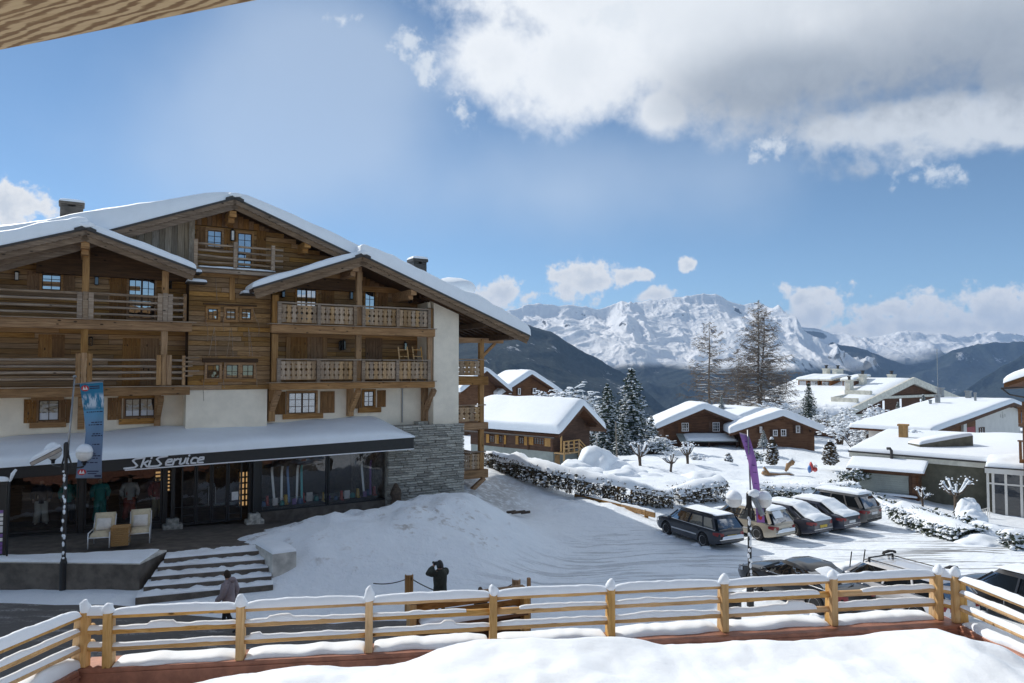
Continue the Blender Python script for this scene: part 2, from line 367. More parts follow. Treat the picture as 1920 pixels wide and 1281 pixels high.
M['plaster_w'] = simple('white_render', (.66, .64, .60), .9, var=.05, scale=1.2)
M['plaster_o'] = simple('olive_render', (.125, .12, .09), .9, var=.18, scale=2.5, bump=.02)
M['concrete'] = simple('concrete', (.50, .49, .455), .9, var=.28, scale=2.0, bump=.012)
M['concrete_l'] = simple('pale_concrete', (.62, .60, .52), .9, var=.15, scale=2.0)
M['paving'] = simple('wet_paving', (.105, .09, .075), .7, var=.35, scale=2.5, bump=.01)
M['stone'] = simple('grey_schist', (.34, .33, .295), .9, var=.4, scale=7, bump=.03, rand=.35)
M['black'] = simple('black_paint', (.012, .012, .013), .45, var=.1)
M['fascia'] = simple('charcoal_fascia', (.016, .015, .015), .5, var=.15)
M['steel'] = simple('grey_steel', (.28, .29, .30), .4, .8)
M['white'] = simple('white_letter', (.80, .80, .82), .5, var=.03)
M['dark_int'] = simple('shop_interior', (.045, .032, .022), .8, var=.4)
M['copper'] = simple('brown_sheet_metal', (.34, .15, .095), .5, .2, var=.25, scale=3)
M['tin'] = simple('dark_sheet_metal', (.05, .045, .042), .5, .3)
M['globe'] = simple('milk_glass', (.72, .71, .69), .35, var=.05, scale=12)
M['bark'] = simple('bark', (.085, .062, .045), .95, var=.4, scale=9, bump=.02)
M['bark_l'] = simple('larch_bark', (.17, .135, .105), .95, var=.35, scale=9, bump=.02)
M['needle'] = simple('needles', (.035, .055, .032), .8, var=.45, scale=3)
M['hedge'] = simple('hedge_leaves', (.075, .06, .034), .85, var=.55, scale=4)
M['green'] = simple('shrub_leaves', (.055, .07, .038), .85, var=.5, scale=4)
M['rubber'] = simple('tyre_rubber', (.018, .018, .019), .85)
M['alloy'] = simple('alloy_rim', (.58, .59, .61), .35, .25, var=.05)
M['chrome'] = simple('chrome_trim', (.7, .71, .73), .2, 1.0, var=.02)
M['car_glass'] = glass('car_glass', (.010, .012, .014), -.01, k=.38)
M['window'] = glass('window_glass', (.014, .015, .018), .33)
M['window_d'] = glass('dim_window_glass', (.012, .011, .010), .05)
M['shop_glass'] = glass('shop_glass', refl=.045, clear=.9)
M['curtain'] = simple('white_curtain', (.62, .64, .70), .9, var=.05)
M['skin'] = simple('skin', (.48, .28, .20), .55, var=.06)
M['red_lens'] = simple('tail_lens', (.22, .007, .009), .3, coat=.2, var=.1)
M['plate_y'] = simple('yellow_plate', (.62, .42, .04), .5)
M['plate_w'] = simple('white_plate', (.7, .7, .7), .5)
def paint(name, col, rough=.35): return simple(name, col, rough, .25, var=.03, coat=.8)

def beam_mat():
    m, nt, b = newmat('sawn_beam'); tc = nd(nt, 'TexCoord'); mp = nd(nt, 'Mapping', {'Vector': tc.outputs['Object'], 'Rotation': (0, 0, R(18))})
    m2 = nd(nt, 'Mapping', {'Vector': mp.outputs[0], 'Scale': (.55, 3.2, 3.2)})
    w = nd(nt, 'TexWave', {'Vector': m2.outputs[0], 'Scale': 8.0, 'Distortion': 9.0, 'Detail': 4.0, 'Detail Scale': .9, 'Detail Roughness': .55}, wave_type='BANDS', bands_direction='DIAGONAL')
    m3 = nd(nt, 'Mapping', {'Vector': mp.outputs[0], 'Scale': (3, 60, 60)}); n = nd(nt, 'TexNoise', {'Vector': m3.outputs[0], 'Scale': 1.5, 'Detail': 6.0})
    c = mixc(nt, sstep(nt, w.outputs['Fac'], .12, .75), (.13, .07, .025), (.36, .27, .155)); c = mixc(nt, mth(nt, 'MULTIPLY', sstep(nt, n.outputs['Fac'], .45, .7), .35), c, (.22, .14, .06))
    nt.links.new(c, b.inputs['Base Color']); b.inputs['Roughness'].default_value = .7
    bp = nd(nt, 'Bump', {'Height': n.outputs['Fac'], 'Strength': .5, 'Distance': .002}); nt.links.new(bp.outputs[0], b.inputs['Normal']); return m
M['beam'] = beam_mat()
# ---------------------------------------------------------------- land
CP = []
def cw(*L):
    for p in L: CP.append(p)
def cz(*L):                      # control points as (px, py, depth)
    for px, py, d in L: v = PD(px, py, d); CP.append((v.x, v.y, v.z))
cw((-45, 12, .1), (-45, 20, .1), (-25, 12, .1), (-25, 20, .12), (-25, 22.2, .15), (-16, 22, .15), (-10, 22, .05), (-10, 14, 0), (-4, 22, 0), (-4, 14, -.05), (4, 14, -.1), (4, 22, -.15), (12, 14, -.15), (12, 22, -.2), (20, 14, -.15), (20, 22, -.2), (30, 20, -.2), (40, 22, -.3), (60, 20, -.4), (60, 35, -.9),
   (4, 26, -.2), (9, 26, -.25), (14, 27, -.28), (20, 27, -.2), (27, 28, -.25), (6, 30, -.3), (11, 31, -.36), (17, 32, -.4), (22, 31, -.3), (3, 33, -.3), (9, 35, -.4), (13, 36, -.45), (18, 37, -.5), (23, 38, -.6), (36, 27, -.35),
   (-45, 27, .2), (-30, 28, .2), (-20, 28, .2), (-12, 30, .2), (-20, 35, .2), (-45, 40, .3), (-8, 34, .3), (-10, 45, .5), (-30, 60, 1))
# the ploughed bank in front of the shop, foot to crest
cz((520, 1085, 23.6), (620, 1105, 23.4), (760, 1105, 23.6), (900, 1085, 24.6), (1000, 1060, 27.5), (1040, 1020, 31))
cz((545, 992, 26.4), (620, 974, 27.2), (730, 955, 29.2), (800, 938, 30.2), (870, 926, 31.4), (905, 936, 32), (935, 962, 33), (600, 1040, 24.3), (680, 1030, 24.9), (760, 1020, 25.5), (850, 1000, 26.8), (930, 1005, 28.2))
cz((700, 960, 32.3), (790, 942, 33.6), (860, 930, 34.6), (880, 925, 37), (930, 930, 38), (960, 962, 36.5), (1040, 952, 37.5), (1130, 948, 37), (1190, 968, 35.8))
cz((900, 905, 40), (960, 915, 40.5), (915, 880, 44), (960, 890, 44), (1040, 912, 42), (1100, 930, 40.5), (1000, 900, 43), (1240, 975, 36.5), (1330, 965, 37.5))
# hedge line and the gardens behind
cz((1200, 935, 40), (1300, 935, 40), (1150, 905, 44), (1250, 900, 46), (1340, 925, 43), (1380, 930, 42), (1430, 950, 41), (1550, 945, 42), (1620, 955, 41))
cz((1010, 888, 62), (950, 886, 66), (1060, 888, 60), (1030, 893, 54), (1150, 870, 58), (1240, 880, 55), (1300, 865, 62), (1240, 848, 78), (1330, 838, 88), (1450, 840, 88), (1540, 845, 84), (1400, 872, 68), (1500, 885, 62), (1560, 900, 56), (1450, 905, 54), (1590, 885, 66), (1130, 845, 82), (1480, 868, 76))
# behind the parked cars and around the flat building, right
cz((1680, 985, 36), (1760, 1015, 32), (1830, 1030, 30), (1700, 950, 42), (1780, 965, 42), (1830, 985, 38), (1860, 1000, 36), (1910, 1000, 35), (1600, 925, 47), (1680, 945, 46), (1820, 960, 46), (1900, 985, 42), (1880, 1040, 29.5))
cw((30, 60, -2.5), (45, 55, -2.8), (60, 60, -3), (40, 85, -3.5), (70, 90, -4), (0, 100, -3), (30, 110, -4), (-20, 90, 0), (-40, 110, 2), (70, 110, -5))
CPA = np.array(CP)
def tps(r2): return np.where(r2 > 0, .5 * r2 * np.log(np.maximum(r2, 1e-12)), 0)
_n = len(CPA); _d2 = ((CPA[:, None, :2] - CPA[None, :, :2]) ** 2).sum(-1)
_A = np.zeros((_n + 3, _n + 3)); _A[:_n, :_n] = tps(_d2) + np.eye(_n) * .4
_A[:_n, _n] = 1; _A[:_n, _n + 1:] = CPA[:, :2]; _A[_n, :_n] = 1; _A[_n + 1:, :_n] = CPA[:, :2].T
_w = np.linalg.solve(_A, np.concatenate([CPA[:, 2], np.zeros(3)]))
def tps_eval(x, y):
    o = np.empty(x.size); xf, yf = x.ravel(), y.ravel()
    for i in range(0, xf.size, 20000):
        a, b = xf[i:i + 20000], yf[i:i + 20000]
        o[i:i + 20000] = tps((a[:, None] - CPA[None, :, 0]) ** 2 + (b[:, None] - CPA[None, :, 1]) ** 2) @ _w[:_n] + _w[_n] + a * _w[_n + 1] + b * _w[_n + 2]
    return o.reshape(x.shape)
def ss(x, a, b):
    t = np.clip((x - a) / (b - a), 0, 1); return t * t * (3 - 2 * t)
def land(x, y):
    x = np.asarray(x, float); y = np.asarray(y, float)
    base = np.interp(y, [0, 60, 120, 200, 350, 700, 1500, 30000], [-.5, -2, -4, -9, -30, -130, -420, -420])
    w = ss(x, -60, -40) * (1 - ss(x, 62, 85)) * (1 - ss(y, 95, 125))
    cx, cy = np.clip(x, -60, 85), np.clip(y, 5, 125)
    z = tps_eval(cx, cy) * w + base * (1 - w)
    near = 1 - ss(y, 100, 200)
    # heaps: rough on the banks, smooth on the yard and the road
    yard = ss(y, 21, 23.5)
    bank = np.exp(-(((x + 4 - (y - 30) * .9) / 5.5) ** 2 + ((y - 29) / 5) ** 2)) + .8 * np.exp(-(((x - 1) / 6) ** 2 + ((y - 40) / 4) ** 2))
    gard = ss(y, 41, 46)
    bil = np.abs(fbm(x * .75 + 3, y * .75, 4, 31)) * 1.3 - .28
    z = z + near * yard * (.02 * fbm(x * 1.3, y * 1.3, 3, 3) + bank * (.20 * fbm(x * .8, y * .8, 4, 5) + .05 * fbm(x * 3.1, y * 3.1, 3, 15) + .13 * (ridged(x * .55, y * .55, 4, 8) - .5) + .42 * bil) + gard * .30 * fbm(x * .22, y * .22, 4, 9) + gard * .06 * fbm(x * 1.1, y * 1.1, 3, 12))
    return z
def gz(x, y): return float(land(np.array([x]), np.array([y]))[0])
def axis(segs):
    o = [segs[0][0]]
    for a, b, n in segs: o += list(np.linspace(a, b, n + 1)[1:])
    return np.array(o)
def ground_mat():
    m, nt, b = newmat('trampled_snow')
    g = nd(nt, 'NewGeometry'); p = g.outputs['Position']; sx = nd(nt, 'SeparateXYZ', {0: p}); X, Y = sx.outputs[0], sx.outputs[1]
    n = nd(nt, 'TexNoise', {'Vector': p, 'Scale': 3.2, 'Detail': 9.0, 'Roughness': .65})
    n2 = nd(nt, 'TexNoise', {'Vector': p, 'Scale': .45, 'Detail': 6.0, 'Roughness': .7})
    # wheel ruts over the yard: lines bent across the view
    mp = nd(nt, 'Mapping', {'Vector': p, 'Rotation': (0, 0, R(-14)), 'Scale': (.22, 2.6, 1)})
    rt = nd(nt, 'TexNoise', {'Vector': mp.outputs[0], 'Scale': 1.3, 'Detail': 6.0, 'Roughness': .6, 'Distortion': .35})
    yardm = mth(nt, 'MULTIPLY', sstep(nt, Y, 22.5, 25.5), sstep(nt, mth(nt, 'ADD', Y, mth(nt, 'MULTIPLY', X, -.25)), 34, 30.5))
    yardm = mth(nt, 'MULTIPLY', yardm, sstep(nt, mth(nt, 'SUBTRACT', X, mth(nt, 'MULTIPLY', mth(nt, 'SUBTRACT', Y, 24.0), .55)), -3.0, 0.5))
    rut = mth(nt, 'MULTIPLY', sstep(nt, rt.outputs['Fac'], .53, .60), yardm)
    c = mixc(nt, sstep(nt, n.outputs['Fac'], .3, .7), (.825, .88, .93), (.87, .92, .97))
    c = mixc(nt, mth(nt, 'MULTIPLY', rut, .45), c, (.45, .46, .48))
    # bare wet patches at the right end of the yard
    bare = mth(nt, 'MULTIPLY', sstep(nt, rt.outputs['Fac'], .50, .58), mth(nt, 'MULTIPLY', sstep(nt, X, 14.0, 19.0), sstep(nt, Y, 32.5, 29.0)))
    c = mixc(nt, mth(nt, 'MULTIPLY', bare, .9), c, (.10, .095, .09))
    # grit ploughed into the banks
    bk = mth(nt, 'MULTIPLY', sstep(nt, sx.outputs[2], .1, .8), mth(nt, 'MULTIPLY', sstep(nt, Y, 44.0, 40.0), sstep(nt, X, 4.0, -1.0)))
    grit = mth(nt, 'MULTIPLY', sstep(nt, n2.outputs['Fac'], .47, .66), sstep(nt, n.outputs['Fac'], .5, .62))
    c = mixc(nt, mth(nt, 'MULTIPLY', mth(nt, 'MULTIPLY', grit, bk), .75), c, (.36, .33, .30))
    path = mth(nt, 'MULTIPLY', mth(nt, 'MULTIPLY', sstep(nt, Y, 35.2, 36.8), sstep(nt, Y, 44.5, 40.5)), mth(nt, 'MULTIPLY', sstep(nt, X, -5.0, -3.4), sstep(nt, X, 2.2, -.8)))
    c = mixc(nt, mth(nt, 'MULTIPLY', path, mth(nt, 'MULTIPLY', sstep(nt, n.outputs['Fac'], .3, .56), .62)), c, (.20, .19, .18))
    nt.links.new(c, b.inputs['Base Color']); b.inputs['Roughness'].default_value = .6; b.inputs['Specular IOR Level'].default_value = .2
    vo = nd(nt, 'TexVoronoi', {'Vector': p, 'Scale': 2.6, 'Randomness': 1.0}); foot = mth(nt, 'MULTIPLY', sstep(nt, vo.outputs['Distance'], .0, .16), sstep(nt, n2.outputs['Fac'], .42, .58))
    h = mth(nt, 'ADD', mth(nt, 'SUBTRACT', n.outputs['Fac'], mth(nt, 'MULTIPLY', rut, .8)), mth(nt, 'MULTIPLY', foot, .35))
    bp = nd(nt, 'Bump', {'Height': h, 'Strength': .75, 'Distance': .09}); nt.links.new(bp.outputs[0], b.inputs['Normal'])
    return m
def build_ground():
    xs = axis([(-9000, -900, 6), (-900, -120, 8), (-120, -32, 14), (-32, 45, 300), (45, 130, 14), (130, 900, 8), (900, 9000, 6)])
    ys = axis([(-400, 8, 8), (8, 20, 16), (20, 62, 190), (62, 130, 70), (130, 400, 30), (400, 1500, 22), (1500, 9000, 10)])
    X, Y = np.meshgrid(xs, ys); Z = land(X, Y)
    # stay below the shop pavement and inside the hotel
    nx, ny = len(xs), len(ys)
    v = np.stack([X, Y, Z], -1).reshape(-1, 3)
    i = np.arange(ny - 1)[:, None] * nx + np.arange(nx - 1)[None, :]
    f = np.stack([i, i + 1, i + nx + 1, i + nx], -1).reshape(-1, 4)
    me = bpy.data.meshes.new('snow_ground'); me.from_pydata(v, [], f.tolist()); me.polygons.foreach_set('use_smooth', [True] * len(me.polygons))
    me.materials.append(ground_mat()); o = bpy.data.objects.new('snow_ground', me); C.objects.link(o); struct(o)
build_ground()
def build_road():
    m, nt, b = newmat('slushy_asphalt')
    g = nd(nt, 'NewGeometry'); p = g.outputs['Position']
    mp = nd(nt, 'Mapping', {'Vector': p, 'Rotation': (0, 0, R(-4)), 'Scale': (.35, 1.6, 1)})
    n = nd(nt, 'TexNoise', {'Vector': mp.outputs[0], 'Scale': 1.6, 'Detail': 9.0, 'Roughness': .7})
    n2 = nd(nt, 'TexNoise', {'Vector': p, 'Scale': 14.0, 'Detail': 5.0, 'Roughness': .7})
    c = mixc(nt, n2.outputs['Fac'], (.08, .075, .07), (.16, .15, .14))
    c = mixc(nt, mth(nt, 'MULTIPLY', sstep(nt, n.outputs['Fac'], .5, .68), sstep(nt, n2.outputs['Fac'], .35, .6)), c, (.40, .39, .38))
    nt.links.new(c, b.inputs['Base Color']); b.inputs['Roughness'].default_value = .75
    bp = nd(nt, 'Bump', {'Height': n2.outputs['Fac'], 'Strength': .7, 'Distance': .02}); nt.links.new(bp.outputs[0], b.inputs['Normal'])
    xs = np.linspace(-60, 8, 120); rows = []
    for k in range(9):
        r = []
        for x in xs:
            far = float(np.interp(x, [-60, -17, -12, -8, -3, 2, 8], [21.9, 21.9, 21.7, 21.2, 20.9, 20.0, 18.4])) + .35 * fn(x * .8, 3, 4)
            y = 8 + (far - 8) * k / 8; r.append((x, y, gz(x, y) + .012))
        rows.append(r)
    mb = MB(); mb.rows(rows, False); struct(mb.build('road', m, smooth=True))
build_road()

# ---------------------------------------------------------------- mountains
def mountain_mat(name, tree_py, rock=(.10, .095, .09), forest=(.022, .030, .026), snowc=(.93, .94, .95), band=60.0, fleck=.62, depth=4000.0, slope=.62, glades=True):
    m, nt, b = newmat(name)
    g = nd(nt, 'NewGeometry'); sx = nd(nt, 'SeparateXYZ', {0: g.outputs['Position']}); sn = nd(nt, 'SeparateXYZ', {0: g.outputs['Normal']})
    k = 2200.0 / depth
    n = nd(nt, 'TexNoise', {'Vector': g.outputs['Position'], 'Scale': .012 * k, 'Detail': 12.0, 'Roughness': .68})
    n2 = nd(nt, 'TexNoise', {'Vector': g.outputs['Position'], 'Scale': .0035 * k, 'Detail': 6.0, 'Roughness': .6})
    nf = nd(nt, 'TexNoise', {'Vector': g.outputs['Position'], 'Scale': .09 * k, 'Detail': 4.0, 'Roughness': .7})
    line = PD(960, tree_py, depth).z
    z = mth(nt, 'ADD', sx.outputs[2], mth(nt, 'MULTIPLY', mth(nt, 'SUBTRACT', n2.outputs['Fac'], .5), band * 5))
    fo = sstep(nt, z, line + band, line - band)
    st = mth(nt, 'ADD', sn.outputs[2], mth(nt, 'MULTIPLY', mth(nt, 'SUBTRACT', n.outputs['Fac'], .5), .9))
    c = mixc(nt, sstep(nt, st, slope - .12, slope - .02), rock, snowc)
    fc = mixc(nt, sstep(nt, nf.outputs['Fac'], .35, .65), [x * .55 for x in forest], [x * 1.6 for x in forest])
    if glades:
        gl = mth(nt, 'MULTIPLY', sstep(nt, n.outputs['Fac'], fleck, fleck + .05), sstep(nt, nf.outputs['Fac'], .38, .55))
        fc = mixc(nt, mth(nt, 'MULTIPLY', gl, .8), fc, (.7, .71, .73))
    c = mixc(nt, fo, c, fc)
    nt.links.new(c, b.inputs['Base Color']); b.inputs['Roughness'].default_value = .9; b.inputs['Specular IOR Level'].default_value = .1
    bp = nd(nt, 'Bump', {'Height': n.outputs['Fac'], 'Strength': 1.0, 'Distance': 22.0 / k}); nt.links.new(bp.outputs[0], b.inputs['Normal'])
    return m
def mountain(name, crest, D, ext, base_py, m, amp=60, wl=420, seed=1, nt_=90, jag=4.0, px_step=2.2, power=.85, warp=.5, face=0.0):
    cx = np.array([c[0] for c in crest], float); cy = np.array([c[1] for c in crest], float)
    px = np.arange(cx[0], cx[-1] + px_step, px_step)
    py = np.interp(px, cx, cy) + jag * fbm(px / 26.0, px * 0 + seed, 5, seed) 
    verts = []; N = len(px); S = nt_
    s = np.linspace(0, 1, S) ** 1.0
    bz = PD(960, base_py, D - ext).z
    X = np.empty((S + 1, N)); Y = np.empty((S + 1, N)); Z = np.empty((S + 1, N))
    for j in range(S):
        d = D - ext * s[j] + face * (px - px.mean()) * (1 - .0 * s[j])
        X[j] = (px - 960) / FPX * D * (1 - .55 * s[j] * ext / D); Y[j] = d
    for i in range(N):
        cz_ = PD(px[i], py[i], Y[0, i]).z
        Z[:S, i] = cz_ + (bz - cz_) * s ** power
    Xs, Ys = X[:S], Y[:S]
    q = warp * wl * fbm(Xs / wl, Ys / wl, 3, seed + 20)
    r_ = ridged((Xs + q) / wl, (Ys * .55 + q * .4) / wl, 6, seed) - .55
    env = ss(s, -.02, .05)[:, None] * (1 - .5 * s[:, None])
    Z[:S] += amp * r_ * env * 1.6
    Y[:S] += -amp * .9 * r_ * env
    X[S], Y[S], Z[S] = X[0] * 1.02, Y[0] + ext * .5, Z[0] - ext * .35
    X = np.vstack([X[S:], X[:S]]); Y = np.vstack([Y[S:], Y[:S]]); Z = np.vstack([Z[S:], Z[:S]])
    v = np.stack([X, Y, Z], -1).reshape(-1, 3); nx = N; ny = S + 1
    i = np.arange(ny - 1)[:, None] * nx + np.arange(nx - 1)[None, :]
    f = np.stack([i, i + nx, i + nx + 1, i + 1], -1).reshape(-1, 4)
    me = bpy.data.meshes.new(name); me.from_pydata(v, [], f.tolist()); me.polygons.foreach_set('use_smooth', [True] * len(me.polygons))
    me.materials.append(m); o = bpy.data.objects.new(name, me); C.objects.link(o); struct(o); return o
mountain('distant_mountain_range', [(1380, 640), (1450, 615), (1500, 606), (1560, 622), (1620, 634), (1680, 626), (1740, 622), (1800, 628), (1860, 622), (1930, 628), (2050, 622), (2300, 640), (2700, 630)], 5900, 1300, 740,
         mountain_mat('far_snow', 668, band=70, depth=5600, slope=.3), amp=150, wl=620, seed=31, jag=7, px_step=2.5)
mountain('middle_mountain_ridge', [(1480, 700), (1560, 640), (1600, 645), (1650, 662), (1700, 682), (1740, 676), (1790, 654), (1850, 642), (1930, 640), (2050, 628), (2300, 650), (2600, 640)], 4400, 1200, 810,
         mountain_mat('ridge_forest', 622, band=40, depth=5000, fleck=.60), amp=90, wl=520, seed=44, jag=4)
mountain('snowy_mountain', [(700, 560), (860, 590), (940, 582), (985, 566), (1010, 562), (1060, 571), (1100, 570), (1125, 574), (1150, 566), (1165, 564), (1185, 572), (1215, 566), (1240, 560), (1262, 556), (1280, 558), (1300, 553), (1322, 550), (1345, 553), (1365, 562), (1395, 570), (1425, 568), (1455, 586), (1490, 606), (1530, 628), (1570, 652), (1620, 690), (1680, 740), (1760, 800)], 4700, 2300, 815,
         mountain_mat('main_snow', 690, band=24, depth=3900, slope=.40), amp=125, wl=520, seed=5, nt_=300, jag=5.5, px_step=1.3, power=.9)
mountain('forested_slope', [(300, 470), (700, 560), (860, 604), (925, 612), (990, 610), (1030, 622), (1070, 644), (1110, 664), (1160, 690), (1200, 720), (1260, 770), (1320, 815)], 2300, 950, 850,
         mountain_mat('slope_forest', 520, band=20, depth=2300, fleck=.60), amp=55, wl=420, seed=17, jag=3.2, nt_=120)
mountain('dark_forested_ridge', [(1700, 800), (1760, 760), (1800, 735), (1840, 708), (1880, 684), (1930, 656), (2050, 610), (2300, 560)], 2900, 1000, 860,
         mountain_mat('ridge_dark_forest', 500, band=20, depth=2700, fleck=.64), amp=50, wl=380, seed=23, jag=2.5)
def build_haze():
    m = bpy.data.materials.new('haze'); m.use_nodes = True; nt = m.node_tree; nt.nodes.clear()
    o = nd(nt, 'OutputMaterial'); v = nd(nt, 'VolumePrincipled', {'Color': (.38, .61, 1, 1), 'Density': 9.5e-5, 'Anisotropy': .0}); nt.links.new(v.outputs[0], o.inputs['Volume'])
    mb = MB(); mb.box((-9500, -420, -440), (9500, 8700, 640)); h = mb.build('haze', m, kind='stuff')
    h.visible_shadow = True
build_haze()
# ---------------------------------------------------------------- the big timber hotel on the left
_q = PD(160, 693, 27.5)
HF = Frame((_q.x, _q.y, 0), ALPHA)
def F(px, py, n=0.0): return HF.hit(px, py, n)
def U(px, n=0.0, py=693): return HF.hit(px, py, n)[0]
def Wt(px, py, n=0.0): return HF.hit(px, py, n)[1]
hotel = thing('timber_hotel', 'large timber chalet hotel with deep roof snow above the ski shop', 'hotel', HF(0, 0, 0))
BOX_LOG = unit_box('plank', M['log']); BOX_GREY = unit_box('board', M['grey_v']); BOX_SHUT = unit_box('shutter_board', M['shutter'])
NLOG = [0]
def plank_wall(wall, u0, u1, w0, w1, n, top=None, course=.21, lens=(1.6, 3.6), holes=()):
    """Courses of squared logs, each an object; top(w) gives the u range inside a gable."""
    rnd = random.Random(int(u0 * 31 + w0 * 17 + n * 7)); w = w0
    while w < w1 - .03:
        h = min(course, w1 - w); a, b = u0, u1
        if top:
            t = top(w + h * .6)
            if t is None: break
            a, b = max(a, t[0]), min(b, t[1])
        u = a
        while u < b - .05:
            L = rnd.uniform(*lens); e = min(b, u + L)
            if b - e < .7: e = b
            d = rnd.uniform(0, .022); tk = .09
            piece('plank', BOX_LOG, wall, HF((u + e) / 2, n - tk / 2 + d, w + h / 2), ALPHA, (e - u - .010, tk, h - .02)); NLOG[0] += 1
            u = e
        w += h
def board_wall(wall, u0, u1, w0_, topf, n, width=.2, me=None):
    u = u0; rnd = random.Random(int(u0 * 13))
    while u < u1 - .04:
        wd = min(width * rnd.uniform(.8, 1.2), u1 - u); t = topf(u + wd / 2); w0 = w0_(u + wd / 2) if callable(w0_) else w0_
        if t > w0 + .05:
            piece('board', me or BOX_GREY, wall, HF(u + wd / 2, n - .03 + rnd.uniform(0, .015), (w0 + t) / 2), ALPHA, (wd - .012, .05, t - w0))
        u += wd
def hbox(name, mat_, p0, p1, parent, n0, n1, bevel=.0, label=None):
    """Box from two opposite pixel corners measured on the plane n1, reaching back to n0."""
    a, b = F(*p0, n1), F(*p1, n1)
    mb = MB(HF); mb.box((min(a[0], b[0]), n0, min(a[1], b[1])), (max(a[0], b[0]), n1, max(a[1], b[1])))
    return mb.build(name, mat_, parent, bevel=bevel, label=label)
def window(px0, py0, px1, py1, n, parent, cols=2, rows=2, fr=.07, leaf=1, name='window', gm='window', fm='log_u', curtain=0, depth=.07):
    u0, w1 = F(px0, py0, n); u1, w0 = F(px1, py1, n)
    if w0 > w1: w0, w1 = w1, w0
    mb = MB(HF)
    mb.box((u0 - fr, n - .02, w0 - fr), (u0, n + depth, w1 + fr)); mb.box((u1, n - .02, w0 - fr), (u1 + fr, n + depth, w1 + fr))
    mb.box((u0, n - .02, w1), (u1, n + depth - .004, w1 + fr)); mb.box((u0, n - .02, w0 - fr), (u1, n + depth - .004, w0))
    fo = mb.build(name, M[fm], parent)
    lw = (u1 - u0) / leaf; sa = MB(HF)
    for k in range(leaf):
        a = u0 + k * lw; e = a + lw; t = .035
        sa.box((a + .002, n, w0 + .002), (a + t, n + .04, w1 - .002)); sa.box((e - t, n, w0 + .002), (e - .002, n + .04, w1 - .002)); sa.box((a + t, n, w1 - t), (e - t, n + .037, w1 - .002)); sa.box((a + t, n, w0 + .002), (e - t, n + .037, w0 + t))
        for c in range(1, cols): x = a + (e - a) * c / cols; sa.box((x - .013, n + .001, w0 + t), (x + .013, n + .03, w1 - t))
        for r_ in range(1, rows): z = w0 + (w1 - w0) * r_ / rows; sa.box((a + t, n + .002, z - .011), (e - t, n + .028, z + .011))
    sa.build('sash', M['dark_u'], fo)
    mb = MB(HF); mb.add([(u0 + .01, n + .012, w0 + .01), (u1 - .01, n + .012, w0 + .01), (u1 - .01, n + .012, w1 - .01), (u0 + .01, n + .012, w1 - .01)], [(0, 1, 2, 3)]); mb.build('pane', M[gm], fo)
    if curtain:
        mb = MB(HF); mb.box((u0 + .03, n + .013, w0 + .03), (u1 - .03, n + .017, w0 + (w1 - w0) * curtain)); mb.build('curtain', M['curtain'], fo)
    return fo
def shutter(px0, py0, px1, py1, n, parent, mat_='shutter'):
    u0, w1 = F(px0, py0, n); u1, w0 = F(px1, py1, n)
    k = max(2, int(round((u1 - u0) / .16))); mb = MB(HF); d = (u1 - u0) / k
    for i in range(k): mb.box((u0 + i * d + .004, n, w0), (u0 + (i + 1) * d - .004, n + .035 + .006 * (i % 2), w1))
    for t in (.16, .80): mb.box((u0 + .02, n + .03, w0 + (w1 - w0) * t), (u1 - .02, n + .06, w0 + (w1 - w0) * t + .07))
    return mb.build('shutter', M[mat_], parent)
def lantern(px, py, n, parent, h=.38, lit=False):
    u, w = F(px, py, n); mb = MB(HF)
    mb.lathe([(.03, h * .5), (.11, h * .36), (.09, h * .34)], (u, n + .14, w), 6)
    mb.lathe([(.085, -h * .42), (.095, -h * .45), (.03, -h * .5)], (u, n + .14, w), 6)
    for t in range(4):
        a = math.pi / 4 + t * math.pi / 2; mb.bar((u + .085 * math.cos(a), n + .14 + .085 * math.sin(a), w - h * .43), (u + .085 * math.cos(a), n + .14 + .085 * math.sin(a), w + h * .35), .018, .018)
    mb.bar((u, n, w + h * .25), (u, n + .13, w + h * .45), .03, .03)
    o = mb.build('wall_lantern', M['black'], parent)
    mb = MB(HF); mb.box((u - .055, n + .085, w - h * .4), (u + .055, n + .195, w + h * .33)); mb.build('lantern_glass', M['globe'] if lit else M['window_d'], o)
    return o

NW = -1.5           # plane of the walls behind the balconies
NC = -.55           # middle log wall
# --- roofs: profile of the main gable in (u, w)
NM, NG = .35, .95   # planes of the main gable's verge and of the two wings' verges
apex = F(440, 372, NM); eave_r = F(993, 630, NG); g2 = F(680, 476, NG); g2l = F(474, 541, NG)
g1 = F(160, 429, NG); g1r = F(368, 507, NG)
sl_r = (apex[1] - eave_r[1]) / (eave_r[0] - apex[0])
def main_r(u): return apex[1] - sl_r * (u - apex[0])
lm = F(208, 432, NM); sl_l = (apex[1] - lm[1]) / (apex[0] - lm[0])
def main_l(u): return apex[1] - sl_l * (apex[0] - u)
g2w = main_r(g2[0]); g1w = g1[1]
sl_g1 = (g1[1] - g1r[1]) / (g1r[0] - g1[0]); sl_g2 = (g2w - g2l[1]) / (g2[0] - g2l[0])
g1l_w = F(0, 463, NG); sl_g1l = (g1[1] - g1l_w[1]) / (g1[0] - g1l_w[0])
u_left = g1[0] - 9.0
ROOF_T = .16
def roof_slab(name, pu, qu, n0, n1, mat_='dark_u'):     # pu, qu: (u, w) of the two ends of the slope, top side
    (u0, w0), (u1, w1) = pu, qu; mb = MB(HF)
    mb.prism([(u0, n0, w0), (u1, n0, w1), (u1, n0, w1 - ROOF_T), (u0, n0, w0 - ROOF_T)], (0, n1 - n0, 0))
    return mb.build(name, M[mat_], hotel)
NB = -15.0
r_main_r = roof_slab('roof', (apex[0], apex[1]), (eave_r[0], eave_r[1]), NB, NM - .02)
